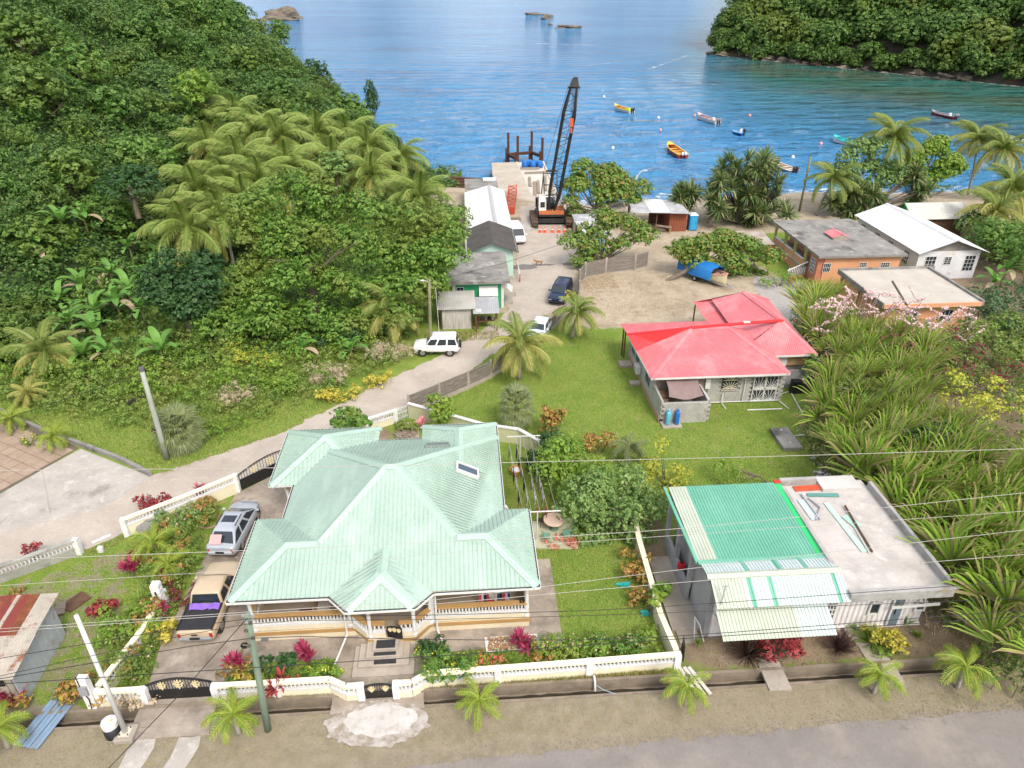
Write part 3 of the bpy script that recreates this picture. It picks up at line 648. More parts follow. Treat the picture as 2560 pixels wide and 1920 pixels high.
hb(bm_, 'lintel_beam', CREAM)
# downpipes
for pts in ([(-6.75, 25.75, 3.5), (-6.75, 25.95, 3.3), (-6.75, 25.95, 0.35), (-7.2, 24.2, 0.12)], [(-2.1, 25.75, 3.5), (-2.1, 25.95, 3.3), (-2.1, 25.95, 0.35), (-1.7, 25.0, 0.1)], [(-10.75, 33.6, 3.5), (-10.4, 33.9, 2.9), (-10.3, 34.1, 0.2)], [(1.85, 31.9, 3.5), (2.3, 31.6, 2.6), (2.6, 31.4, 2.4)]):
    hb(MB().tube(pts, 0.055, 8), 'downpipe', WHITE)
# front steps with rubber mats and the little veranda gate
steps = [((-6.25, 23.45), (-3.2, 25.3), 0.17), ((-5.98, 23.9), (-3.45, 25.3), 0.34), ((-5.62, 24.3), (-3.78, 25.3), 0.51), ((-5.3, 24.6), (-4.0, 25.3), 0.68)]
STEP = pm('step_concrete', (0.44, 0.39, 0.33), (0.33, 0.29, 0.245), 1.2, 0.9, spots=[((0.17, 0.14, 0.11), 1.2, 0.56, 0.7, 0.6)], bmp=0.2)
for (a, b_, z) in steps:
    hb(MB().bx(a[0], a[1], z-0.17 if z > .2 else 0.03, b_[0], b_[1], z), 'step', STEP, bevel=0.02)
MATM = pm('rubber_mat', (0.025, 0.027, 0.03), (0.04, 0.042, 0.045), 6, 0.8)
for k, (x, y, z, w, d, lb) in enumerate([(-4.65, 24.9, .68, .95, .5, 'black rubber mat on the top front step'), (-4.68, 24.45, .51, 1.1, .2, 'black rubber mat on the middle front step'), (-4.65, 24.1, .34, 1.1, .26, 'black rubber mat on the lower front step')]):
    tag(MB().bx(x-w/2, y-d/2, z, x+w/2, y+d/2, z+.02).build('door_mat', MATM), lb, 'mat')
# ================================================================ gates and boundary walls
GOLD = pm('cream_gold_paint', (0.72, 0.63, 0.38), (0.62, 0.52, 0.3), 3, 0.5)
def leaf_emblem(b, c, u, s, yy):
    """scrolled leaf ornament of flat bars in the plane (u, z)"""
    c = Vector(c); u = Vector(u)
    def pt(a, z): return c+u*a*s+Vector((0, 0, z*s))
    b.beam(pt(0, -1), pt(0, 1), .05, .03)
    for sg in (-1, 1):
        for z0, z1, w in ((-.7, -.1, .55), (-.2, .4, .75), (.3, .9, .5)):
            prev = pt(0, z0)
            for k in range(1, 6):
                a = k/5*math.pi*.75; q_ = pt(sg*w*math.sin(a), z0+(z1-z0)*k/5+.1*math.sin(a*2)); b.beam(prev, q_, .05, .035); prev = q_
def gate(name, label, a, b, hpost, hmid, zsolid, nbar, emblems, thick=0.05, parent=None, z0=0.05, off=(0, 0)):
    A, B = Vector((*a, 0)), Vector((*b, 0)); L = (B-A).length; u = (B-A)/L; rz = math.atan2(u.y, u.x)
    g = thing(name, label, 'gate', (A.x, A.y, 0), rz) if parent is None else parent
    o = (lambda x, z: Vector((x, 0, z)))
    top = lambda x: hpost+(hmid-hpost)*math.sin(math.pi*min(max(x/L, 0), 1))
    MB().bx(0.03, -.02, z0+.06, L-.03, .02, z0+zsolid).build('solid_panel', BLACKM, g)
    f = MB()
    xs = [L*i/16 for i in range(17)]
    for i in range(16): f.beam(o(xs[i], z0+top(xs[i])), o(xs[i+1], z0+top(xs[i+1])), .05, .05); f.beam(o(xs[i], z0+top(xs[i])-.1), o(xs[i+1], z0+top(xs[i+1])-.1), .03, .03)
    for x in (0.02, L-.02): f.beam(o(x, z0), o(x, z0+top(x)), .06, .06)
    f.beam(o(0, z0+zsolid), o(L, z0+zsolid), .06, .06); f.beam(o(0, z0+.04), o(L, z0+.04), .06, .06)
    f.build('gate_frame', BLACKM, g)
    for i in range(nbar):
        x = L*(i+1)/(nbar+1); MB().beam(o(x, z0+zsolid), o(x, z0+top(x)), .026, .026).build('bar', BLACKM, g)
    for x in emblems:
        e = MB(); leaf_emblem(e, (x*L, 0, z0+(zsolid+top(x*L))/2-.02), (1, 0, 0), (top(x*L)-zsolid)*.40, 0)
        for v in range(len(e.v)): e.v[v] = (e.v[v][0], e.v[v][1]-0.03, e.v[v][2])
        e.build('leaf_ornament', GOLD, g)
    return g
gate('driveway_gate', 'wide black metal driveway gate with cream leaf ornaments facing the street', (-15.65, 22.95), (-12.62, 22.95), 1.05, 1.42, .62, 22, (.24, .5, .76))
gate('driveway_gate', 'black metal lane gate with cream ornaments behind the silver car', (-15.45, 38.85), (-12.0, 41.9), 1.25, 1.7, .8, 22, (.24, .5, .76))
gate('garden_gate', 'small black double garden gate with two cream leaf ornaments before the front steps', (-5.45, 22.3), (-4.1, 22.3), .85, 1.0, .42, 10, (.26, .74))
vg = thing('veranda_gate', 'small black metal gate ajar at the top of the front steps', 'gate', (-4.55, 25.3, .7), R(-12))
gate('', '', (0, 0), (0.75, 0), .72, .8, .42, 7, (.2, .5, .8), parent=vg, z0=0.02)
WALLW = pm('wall_cream', (0.74, 0.70, 0.52), (0.66, 0.61, 0.45), 0.9, 0.7, spots=[((0.42, 0.38, 0.28), 1.2, 0.56, 0.75, 0.5)])
COPE = pm('coping_cream', (0.80, 0.75, 0.58), (0.73, 0.68, 0.52), 0.7, 0.6)
PIER = pm('pier_white', (0.74, 0.74, 0.74), (0.64, 0.64, 0.63), 2.0, 0.7)
def bal_wall(name, label, pts, h=1.05, solid=0.45, base=WALLW, cope=COPE, white=WHITE, piers=(), spacing=0.19, zs=None, group=None):
    t = thing(name, label, 'wall', (pts[0][0], pts[0][1], 0), 0, group); ox, oy = pts[0][:2]
    for i in range(len(pts)-1):
        A = Vector((pts[i][0]-ox, pts[i][1]-oy)); B = Vector((pts[i+1][0]-ox, pts[i+1][1]-oy))
        hh = h
        MB().beam((*A, solid/2), (*B, solid/2), .15, solid).build('wall_panel', base, t)
        lr = MB().beam((*A, solid+.05), (*B, solid+.05), .2, .1).build('bottom_rail', white, t)
        MB().beam((*A, hh-.05), (*B, hh-.05), .28, .12).build('coping', cope, t)
        balus_run(lr, A, B, solid+.1, hh-.11, spacing, (0, 0), 1.0)
    for (x, y) in piers:
        p = MB().bx(x-ox-.15, y-oy-.15, 0, x-ox+.15, y-oy+.15, h+.02).build('pier', PIER, t)
        for k in range(5): MB().bx(x-ox-.165, y-oy-.165, .12+k*.18, x-ox+.165, y-oy+.165, .25+k*.18).build('pier_block', PIER, p)
    return t
bal_wall('balustrade_wall', 'cream and white balustrade garden wall between driveway gate and front gate', [(-12.5, 22.75), (-7.1, 22.75), (-6.3, 22.3), (-5.55, 22.3)], piers=[(-12.45, 22.75), (-9.6, 22.75), (-5.6, 22.3)])
bal_wall('balustrade_wall', 'cream and white balustrade wall from the front gate to the white container building', [(-4.0, 22.3), (-3.2, 22.3), (-2.5, 22.75), (3.4, 22.85), (9.85, 23.0)], piers=[(-3.95, 22.3), (0.9, 22.8), (5.4, 22.9), (9.8, 23.0)])
bal_wall('balustrade_wall', 'short cream balustrade wall beside the driveway gate behind the white lamp post', [(-17.9, 22.8), (-15.75, 22.8)], piers=[(-15.75, 22.8)])
bal_wall('balustrade_wall', 'cream balustrade wall running back through the flower bed beside the driveway', [(-17.9, 23.1), (-17.2, 26.0), (-16.9, 28.0)], piers=[(-17.9, 22.85), (-16.95, 28.1), (-17.0, 29.0)])
bal_wall('balustrade_wall', 'cream balustrade wall along the lane beside the silver car', [(-21.2, 34.7), (-18.4, 36.6), (-15.6, 38.7)], h=1.45, solid=.85, piers=[(-21.2, 34.7), (-15.6, 38.7)])
OLDW = pm('old_wall', (0.40, 0.40, 0.36), (0.26, 0.26, 0.24), 0.8, 0.9, spots=[((0.10, 0.10, 0.09), 0.9, 0.52, 0.7, 0.7)])
bal_wall('balustrade_wall', 'weathered grey balustrade wall with red plants along the lane', [(-30.5, 29.2), (-27.0, 31.3), (-23.5, 33.4)], h=1.15, solid=.5, base=OLDW, cope=OLDW, white=OLDW, piers=[(-23.5, 33.4)])
bal_wall('balustrade_wall', 'white balustrade wall along the lane behind the mint roofed house', [(-9.6, 44.4), (-7.4, 45.6), (-5.75, 46.5)], h=1.15, solid=.55, cope=WHITE, piers=[(-7.6, 45.5), (-5.7, 46.5)])
def plain_wall(name, label, pts, h, th, mat, cope):
    t = thing(name, label, 'wall', (pts[0][0], pts[0][1], 0)); ox, oy = pts[0][:2]
    for i in range(len(pts)-1):
        A = Vector((pts[i][0]-ox, pts[i][1]-oy)); B = Vector((pts[i+1][0]-ox, pts[i+1][1]-oy))
        MB().beam((*A, h/2), (*B, h/2), th, h).build('wall_panel', mat, t); MB().beam((*A, h+.04), (*B, h+.04), th+.12, .09).build('coping', cope, t)
    return t
GRNW = pm('pale_green_wall', (0.55, 0.56, 0.36), (0.47, 0.47, 0.30), 1, 0.7)
plain_wall('garden_wall', 'pale green rendered garden wall with white coping behind the house', [(-4.75, 47.2), (-2.5, 45.9), (0.9, 43.9), (3.5, 43.0), (5.2, 41.0)], 1.25, .16, GRNW, WHITE)
plain_wall('garden_wall', 'cream side wall between the lawn and the container building', [(9.75, 23.2), (9.55, 25.5), (9.7, 31.2), (9.9, 33.5)], 1.05, .18, WALLW, COPE)
wg = thing('picket_gate', 'white metal picket gate at the end of the stone garden path', 'gate', (-5.6, 46.55, 0), math.atan2(.65, .85))
for i in range(7): MB().beam((.06+i*.14, 0, .08), (.06+i*.14, 0, 1.25), .045).build('picket', WHITE, wg)
for z in (.25, .7, 1.1): MB().beam((0, .03, z), (1.0, .03, z), .04).build('rail', WHITE, wg)
# prefabricated concrete panel fence along the lane
PREC = pm('fence_concrete', (0.25, 0.225, 0.195), (0.15, 0.132, 0.115), 1.2, 0.95, stretch=(1, 1, 6), spots=[((0.10, 0.085, 0.07), 1.0, 0.52, 0.7, 0.6)], bmp=0.3)
def panel_fence(name, label, pts, h, base=.35, boards=8, closed=False):
    t = thing(name, label, 'fence', (pts[0][0], pts[0][1], 0)); ox, oy = pts[0][:2]
    for i, p in enumerate(pts):
        MB().bx(p[0]-ox-.1, p[1]-oy-.1, 0, p[0]-ox+.1, p[1]-oy+.1, h+.12).build('post', CONC, t, bevel=.015)
        if i == len(pts)-1: break
        A = Vector((p[0]-ox, p[1]-oy)); B = Vector((pts[i+1][0]-ox, pts[i+1][1]-oy))
        if base: MB().beam((*A, base/2), (*B, base/2), .16, base).build('footing', CONC, t)
        for k in range(boards):
            bh = (h-base)/boards; z = base+bh*(k+.5)
            MB().beam((*A, z), (*B, z+random.uniform(-.015, .015)), .05+.05*(k % 2), bh-.03).build('board', PREC, t)
    return t
panel_fence('panel_fence', 'grey concrete plank fence along the lane left of the yellow palm', [(-4.75, 47.75), (-2.4, 49.5), (-.05, 51.3), (1.9, 53.0), (3.6, 55.0), (5.4, 57.3)], 1.65)
panel_fence('panel_fence', 'brown concrete plank fence behind the palm beside the lane', [(7.4, 60.8), (8.8, 63.2), (10.2, 65.8)], 1.3, 0.2, 6)
panel_fence('panel_fence', 'curved grey plank fence by the dark blue car', [(11.6, 67.0), (12.1, 70.0), (12.6, 73.2), (13.6, 75.4), (16.2, 76.6), (19.8, 77.5), (21.6, 78.6)], 1.8, 0.1, 8)
# ================================================================ generic building tools
def box_part(t, name, mat, x0, y0, z0, x1, y1, z1, bevel=0.0, parent=None):
    o = MB().bx(x0-t.location.x, y0-t.location.y, z0, x1-t.location.x, y1-t.location.y, z1).build(name, mat, parent or t, bevel=bevel); return o
def win_front(t, x0, z0, x1, z1, y, nx=2, nz=2, frame=WHITE, name='window', glass=GLASS, fw=0.05, depth=0.05):
    """a glazed window in a wall facing -y: pane set back, frame and muntins proud of the wall"""
    ox, oy = t.location.x, t.location.y
    w = MB().bx(x0-ox, y-oy-.012, z0, x1-ox, y-oy-.004, z1).build(name, glass, t)
    f = MB()
    for i in range(nx+1):
        x = x0+(x1-x0)*i/nx-ox; ww = fw if i in (0, nx) else fw*.6; f.bx(x-ww/2, y-oy-depth, z0-(fw/2), x+ww/2, y-oy-.012, z1+fw/2)
    for k in range(nz+1):
        z = z0+(z1-z0)*k/nz; ww = fw if k in (0, nz) else fw*.6; f.bx(x0-ox, y-oy-depth+.004, z-ww/2, x1-ox, y-oy-.013, z+ww/2)
    f.build('frame', frame, w); return w
def win_side(t, y0, z0, y1, z1, x, s=-1, ny=2, nz=2, frame=WHITE, glass=GLASS):
    ox, oy = t.location.x, t.location.y
    w = MB().bx(min(x+s*.004, x+s*.012)-ox, y0-oy, z0, max(x+s*.004, x+s*.012)-ox, y1-oy, z1).build('window', glass, t); f = MB()
    for i in range(ny+1):
        y = y0+(y1-y0)*i/ny-oy; f.bx(min(x+s*.013, x+s*.05)-ox, y-.025, z0, max(x+s*.013, x+s*.05)-ox, y+.025, z1)
    for k in range(nz+1):
        z = z0+(z1-z0)*k/nz; f.bx(min(x+s*.014, x+s*.046)-ox, y0-oy, z-.025, max(x+s*.014, x+s*.046)-ox, y1-oy, z+.025)
    f.build('frame', frame, w); return w
def loc(t, pts): return [(p[0]-t.location.x, p[1]-t.location.y, p[2]) for p in pts]

# ================================================================ container building with green and white sheet roofs
SEAG = pm('sea_green_sheet', (0.14, 0.40, 0.29), (0.12, 0.35, 0.25), 0.3, 0.5, spots=[((.09, .27, .2), .9, .58, .72, .5)], streak=((0.25, 0.52, 0.40), (0.5, 0.12, 1), 0.5, 0.75, 0.4))
BRIGHTG = pm('bright_green_sheet', (0.03, 0.50, 0.16), (0.03, 0.45, 0.14), 0.6, 0.5)
PALESH = pm('pale_sheet', (0.50, 0.57, 0.57), (0.43, 0.51, 0.51), 0.6, 0.5, streak=((0.50, 0.62, 0.50), (0.6, 0.2, 1), 0.5, 0.7, 0.5))
CREAMSH = pm('cream_sheet', (0.47, 0.52, 0.43), (0.40, 0.45, 0.37), 0.7, 0.55, streak=((0.42, 0.46, 0.30), (2.0, 0.3, 1), 0.52, 0.75, 0.5))
RENDER = pm('grey_render', (0.36, 0.36, 0.37), (0.27, 0.27, 0.28), 0.7, 0.9, spots=[((0.16, 0.155, 0.15), 0.8, 0.55, 0.72, 0.5)], bmp=0.2)
CB = thing('building', 'low white container building with green and pale sheet roofs and a flat concrete roof', 'building', (17, 25, 0))
CW = pm('container_white', (0.80, 0.79, 0.79), (0.72, 0.70, 0.70), 0.8, 0.6, spots=[((0.62, 0.44, 0.42), 0.45, 0.55, 0.68, 0.45), ((0.3, 0.17, 0.1), 1.8, 0.68, 0.76, 0.6)])
box_part(CB, 'wall', RENDER, 12.0, 25.3, 0, 23.4, 31.6, 3.55)
fw = MB(); x = 12.0
while x < 23.4:
    a, b_ = x-17, min(x+.28, 23.4)-17
    fw.add([(a, -.12, .1), (a+.06, -.2, .1), (b_-.1, -.2, .1), (b_-.04, -.12, .1), (b_, -.12, .1), (a, -.12, 3.5), (a+.06, -.2, 3.5), (b_-.1, -.2, 3.5), (b_-.04, -.12, 3.5), (b_, -.12, 3.5)], [(i, i+1, i+6, i+5) for i in range(4)]); x += .28
fo = fw.build('container_wall', CW, CB, fix=False)
box_part(CB, 'container_frame', CW, 12.0, 24.75, 0.0, 23.45, 25.28, 0.14); box_part(CB, 'container_frame', CW, 12.0, 24.75, 3.4, 23.45, 25.25, 3.56)
# flat concrete roof with low parapets
ROOFC = pm('roof_slab', (0.52, 0.49, 0.46), (0.40, 0.375, 0.35), 0.5, 0.92, spots=[((0.24, 0.21, 0.19), 0.35, 0.52, 0.7, 0.6), ((0.60, 0.58, 0.56), 0.9, 0.56, 0.68, 0.6)], bmp=0.15)
PARA = pm('block_parapet', (0.40, 0.395, 0.38), (0.27, 0.265, 0.255), 0.9, 0.92, spots=[((0.12, 0.115, 0.11), 1.2, 0.54, 0.68, 0.6)], bmp=0.3)
sl_ = box_part(CB, 'roof_slab', ROOFC, 18.1, 23.75, 3.57, 23.1, 32.3, 3.88)
for (x0, y0, x1, y1, h) in [(18.1, 23.6, 23.3, 23.76, 4.02), (23.1, 23.77, 23.3, 31.6, 4.3), (18.0, 32.02, 20.2, 32.28, 4.3), (17.9, 25.4, 18.1, 31.4, 4.22)]:
    box_part(CB, 'parapet', PARA, x0, y0, 3.5, x1, y1, h)
box_part(CB, 'fascia', PARA, 18.1, 23.42, 3.5, 23.35, 23.6, 4.0)
box_part(CB, 'upstand', pm('pale_render', (0.52, 0.51, 0.49), None, 0.8, 0.9), 20.3, 31.3, 3.85, 22.6, 32.5, 4.1)
box_part(CB, 'drain_spout', WHITE, 23.3, 23.7, 3.7, 23.9, 23.82, 3.8)
# sheet roofs
g0, g1 = 26.05, 32.0
def panel(nm, mat, x0, y0, z0, x1, y1, z1, sp=0.17):
    f = [loc(CB, [(x0, y0, z0), (x1, y0, z0), (x1, y1, z1), (x0, y1, z1)])]
    return roof_part(CB, f, [], mat, None, sp, 0.06, 0.035, nm, thick=0.02)
panel('roof_sheet', CREAMSH, 11.35, g0, 4.05, 12.35, g1, 4.2)
panel('roof_sheet', SEAG, 12.36, g0, 4.05, 17.6, g1, 4.2)
panel('roof_sheet', BRIGHTG, 17.61, g0, 4.06, 17.95, g1, 4.21, 1.0)
MB().beam(*loc(CB, [(11.28, g0, 4.02), (11.1, g1, 4.17)]), .16, .14).build('barge_flashing', SEAG, CB)
MB().beam(*loc(CB, [(11.3, 26.0, 4.10), (18.0, 26.0, 4.10)]), .28, .05).build('valley_flashing', SEAG, CB)
MB().beam(*loc(CB, [(17.6, 32.02, 4.24), (18.0, 32.02, 4.24)]), .3, .06).build('red_flashing', pm('red_sheet', (0.5, 0.05, 0.03)), CB)
ry, rz_ = 24.85, 4.33
xs_ = [(11.5, 13.1, CREAMSH), (13.1, 13.25, WHITE), (13.25, 13.5, SEAG), (13.5, 14.3, PALESH), (14.3, 14.55, SEAG), (14.55, 17.55, PALESH), (17.55, 17.75, SEAG), (17.75, 18.15, PALESH)]
for x0, x1, mm in xs_:
    panel('roof_sheet', mm, x0+.004, 23.35, 3.62, x1, ry, rz_)
for x0, x1, mm in [(11.4, 13.4, PALESH), (13.4, 13.6, SEAG), (13.6, 15.0, PALESH), (15.0, 15.3, SEAG), (15.3, 16.4, PALESH), (16.4, 16.6, SEAG), (16.6, 18.0, PALESH)]:
    f = [loc(CB, [(x1, 25.95, 4.1), (x0+.004, 25.95, 4.1), (x0+.004, ry, rz_), (x1, ry, rz_)])]; roof_part(CB, f, [], mm, None, .17, .06, .035, 'roof_sheet', thick=.02)
cb_ = MB(); ridge_cap(cb_, *loc(CB, [(11.35, ry, rz_+.02), (18.15, ry, rz_+.02), (15, 23, 3.5), (15, 26, 3.9)]), w=.22, lift=.05); cb_.build('ridge_cap', CREAMSH, CB, fix=False)
panel('awning_sheet', CREAMSH, 11.55, 22.2, 2.72, 15.4, 23.75, 3.36); panel('awning_sheet', PALESH, 15.41, 22.2, 2.72, 17.1, 23.75, 3.36)
for x_ in (11.8, 14.3, 16.9): MB().tube(loc(CB, [(x_, 22.35, 2.72), (x_, 24.7, 2.3)]), .03, 6).build('awning_strut', STEEL, CB)
# doors and windows of the container front
fy = 24.77
def cwin(px0, py0, px1, py1, nx, nz, name='window'):
    a, b_ = D(px0, py1, fy), D(px1, py0, fy); return win_front(CB, a.x, a.z, b_.x, b_.z, fy, nx, nz, WHITE, name, fw=.09, depth=.09)
cwin(2056, 1510, 2092, 1546, 3, 3); cwin(2168, 1506, 2203, 1534, 1, 1); cwin(2284, 1502, 2316, 1525, 1, 1)
a, b_ = D(2213, 1566, fy), D(2260, 1503, fy)
do = box_part(CB, 'door', pm('blue_grey_door', (0.16, 0.22, 0.26), (0.12, 0.16, 0.2), 2, 0.5), a.x, fy-.06, .1, b_.x, fy-.01, 2.3)
fr = MB(); fr.bx(a.x-17-.09, fy-25-.08, .1, a.x-17, fy-25-.012, 2.4); fr.bx(b_.x-17, fy-25-.08, .1, b_.x-17+.09, fy-25-.012, 2.4); fr.bx(a.x-17, fy-25-.08, 2.3, b_.x-17, fy-25-.012, 2.4); fr.build('frame', WHITE, do)
MB().bx(a.x-17+.15, fy-25-.1, 1.0, a.x-17+.2, fy-25-.06, 1.35).build('handle', BLACKM, do)
MB().beam((a.x-17-.3, fy-25-.3, 1.75), (b_.x-17+1.7, fy-25-.35, 1.9), .08, .14).build('timber_rail', WHITE, CB)
for xx in (a.x-17+.2, b_.x-17+.9): MB().beam((xx, fy-25-.3, 1.8), (xx-.2, fy-25-.1, 2.9), .06).build('timber_strut', WOOD, CB)
for (x0, x1, y0, y1, z) in [(13.5, 15.0, 23.6, 24.6, .18), (13.6, 14.9, 23.2, 23.6, .1), (19.2, 20.7, 24.0, 24.7, .22), (19.4, 20.7, 23.6, 24.0, .12)]: box_part(CB, 'step', CONC, x0, y0, 0.0, x1, y1, z, .02)
for (x0, x1, y0, y1) in [(14.0, 15.0, 22.6, 23.2), (19.5, 20.6, 22.6, 23.6)]: box_part(CB, 'path_slab', CONC, x0, y0, 0, x1, y1, .07)
# open grey porch on the left side
box_part(CB, 'porch_floor', CONC, 10.2, 25.2, 0, 12.0, 30.6, .16); box_part(CB, 'porch_steps', CONC, 10.4, 24.4, 0, 11.5, 25.2, .1)
box_part(CB, 'side_wall', RENDER, 11.4, 27.2, 0, 11.6, 31.6, 1.1)
for y_ in (27.3, 29.6, 31.6): MB().bx(11.4-17, y_-25-.12, 1.1, 11.64-17, y_-25+.12, 4.0).build('post', RENDER, CB)
win_side(CB, 25.6, 1.0, 26.6, 2.2, 12.0, -1, 2, 3)
box_part(CB, 'side_panel', RENDER, 11.7, 24.8, .02, 11.98, 27.2, 3.5)
MB().tube(loc(CB, [(11.65, 24.4, .1), (11.4, 24.7, 1.0), (11.3, 25.2, 1.05), (11.2, 24.6, .05)]), .035, 6).build('drain_pipe', WHITE, CB)
ap = thing('roof_pole', 'thin leaning metal pipe fixed to the pale roof edge of the container building', 'pole', (11.7, 23.5, 3.55)); MB().tube([(0, 0, 0), (.2, .3, 1.1)], .035, 6).build('pipe', STEEL, ap); MB().box((.2, .3, 1.12), (.25, .06, .05)).build('bracket', STEEL, ap)
# building scraps lying on the flat roof
def scrap(name, label, cat, pxs, w, h, mat, z=3.9):
    a, b_ = P(*pxs[0], z), P(*pxs[1], z)
    return tag(MB().beam((a.x, a.y, z+h/2), (b_.x, b_.y, z+h/2+.01), w, h).build(name, mat), label, cat)
REDP = pm('red_orange_sheet', (0.56, 0.09, 0.03), (0.48, 0.07, 0.03), 2, 0.5)
scrap('roofing_sheet', 'red orange roofing sheet lying on the flat concrete roof', 'sheet', [(1985, 1223), (2052, 1219)], .45, .05, REDP)
scrap('roofing_sheet', 'teal green metal strip lying on the flat concrete roof', 'sheet', [(2018, 1238), (2096, 1239)], .28, .05, pm('teal_strip', (0.10, 0.27, 0.24)))
PALEG = pm('pale_green_board', (0.45, 0.66, 0.52), (0.4, 0.6, 0.47), 2, 0.6)
scrap('cladding_board', 'long pale green board with a pointed end on the flat roof', 'board', [(2065, 1258), (2160, 1380)], .3, .04, PALEG)
scrap('cladding_board', 'short pale green board under the crossed planks on the flat roof', 'board', [(2112, 1290), (2145, 1318)], .5, .05, pm('pale_green_board2', (0.38, 0.62, 0.5)))
scrap('plank', 'thin brown plank crossing the green boards on the flat roof', 'plank', [(2112, 1266), (2180, 1382)], .08, .1, BROWNW, 3.97)
scrap('plank', 'pale grey board propped along the brown plank on the flat roof', 'plank', [(2136, 1312), (2178, 1384)], .26, .05, pm('pale_board', (0.62, 0.64, 0.6)))
for k, (p0, p1) in enumerate([((2003, 1236), (2050, 1300)), ((2020, 1245), (2053, 1272)), ((2040, 1300), (2053, 1268))]):
    scrap('metal_bar', ['long grey steel angle bar near the red sheet on the roof', 'upper short steel angle bar of the heap on the roof', 'lower short steel angle bar of the heap on the roof'][k], 'bar', [p0, p1], .08, .08, STEEL, 3.95)
scrap('cladding_board', 'white and green striped board under the steel bars on the roof', 'board', [(2004, 1250), (2040, 1300)], .55, .04, PALESH)
# ================================================================ pink-red roofed block house
REDR = pm('pink_red_roofing', (0.58, 0.165, 0.185), (0.52, 0.135, 0.155), 0.3, 0.55, spots=[((0.62, 0.28, 0.29), 0.4, 0.5, 0.7, 0.7), ((.36, .09, .09), 1.3, .62, .72, .5)], streak=((0.66, 0.25, 0.26), (.7, .2, 1), .52, .72, .4))
REDB = pm('bright_red_roofing', (0.60, 0.028, 0.03), (0.54, 0.024, 0.026), 0.6, 0.45)
RH = thing('house', 'grey block house with a pink red hipped metal roof on the lawn', 'house', (20, 52, 0))
q = lambda p: (p[0]-20, p[1]-52, p[2])
ra, rb_ = (18.4, 51.8, 4.75), (21.6, 51.8, 4.75); E0, E1, E2, E3 = (14.05, 46.8, 3.0), (25.05, 46.8, 3.0), (25.05, 54.4, 3.05), (13.8, 54.4, 3.05)
mid = (16.2, 52.4, 4.05)
fs = [[E0, E1, rb_, ra], [E1, E2, rb_], [E2, E3, ra, rb_], [E3, E0, ra]]
A_, B_ = (25.3, 58.6, 4.95), (26.3, 52.5, 4.95)
G0, G1, G2, G3 = (21.6, 49.8, 2.98), (28.6, 49.8, 3.0), (28.9, 61.3, 3.0), (21.8, 60.9, 3.05)
fs += [[G0, G1, B_], [G1, G2, A_, B_], [G2, G3, A_], [(22.9, 60.0, 3.62), (22.7, 50.6, 3.55), B_, A_]]
pf = [[(13.65, 56.8, 2.95), (13.8, 54.3, 3.08), (21.9, 54.3, 3.08), (21.9, 56.8, 2.95)], [(21.6, 61.2, 2.95), (21.4, 53.2, 2.97), (23.1, 53.0, 3.38), (23.3, 60.9, 3.38)]]
fs = [[q(p) for p in f] for f in fs]
cps = [(q(E0), q(ra), q((18, 46.8, 3)), q((14, 52, 3))), (q(E1), q(rb_), q((20, 46.8, 3)), q((25, 52, 3))), (q(ra), q(rb_), q((20, 46.8, 3)), q((20, 56.7, 3))), (q(G1), q(B_), q((24, 49.8, 3)), q((28.7, 55, 3))), (q(B_), q(A_), q((22, 55, 3)), q((28.7, 55, 3))), (q(A_), q(G2), q((28.8, 56, 3)), q((25, 61.2, 3)))]
rr_ = roof_part(RH, fs, cps, REDR, None, 0.16, 0.05, 0.03, capw=0.28)
p2 = roof_part(RH, [[q(p) for p in f] for f in pf], [], REDR, None, .16, .05, .03, 'porch_roof', thick=.03)
roof_part(RH, [[q((13.78, 54.3, 3.07)), q((13.86, 51.3, 3.03)), q((18.35, 51.75, 4.79))]], [], REDB, None, .16, .05, .03, 'new_roof_sheet')
bb = MB(); ridge_cap(bb, q((13.75, 54.45, 3.08)), q((18.4, 51.85, 4.78)), q((14, 47, 3)), q((20, 56.7, 2)), w=.2, lift=.06); ridge_cap(bb, q((18.4, 51.8, 4.82)), q((26.4, 52.5, 4.9)), q((20, 47, 3.2)), q((20, 57, 3.2)), w=.22, lift=.07); bb.build('red_ridge_cap', REDB, rr_, fix=False)
MB().box(q((23.2, 52.2, 4.95)), (.55, .25, .08)).build('white_patch', WHITE, rr_)
fa = MB()
for a, b_ in ((E0, E1), (E1, E2), (E3, E0), (G0, G1), (G1, G2)):
    fa.beam((a[0]-20, a[1]-52, a[2]-.09), (b_[0]-20, b_[1]-52, b_[2]-.09), .06, .16)
fa.build('fascia', WHITE, RH)
BLK = pm('concrete_block', (0.44, 0.43, 0.40), (0.34, 0.33, 0.31), 1.2, 0.95, spots=[((0.13, 0.125, 0.115), 0.9, 0.56, 0.72, 0.5)], bmp=0.2)
BLKD = pm('mortar', (0.26, 0.255, 0.24), (0.2, 0.195, 0.18), 2, 0.95)
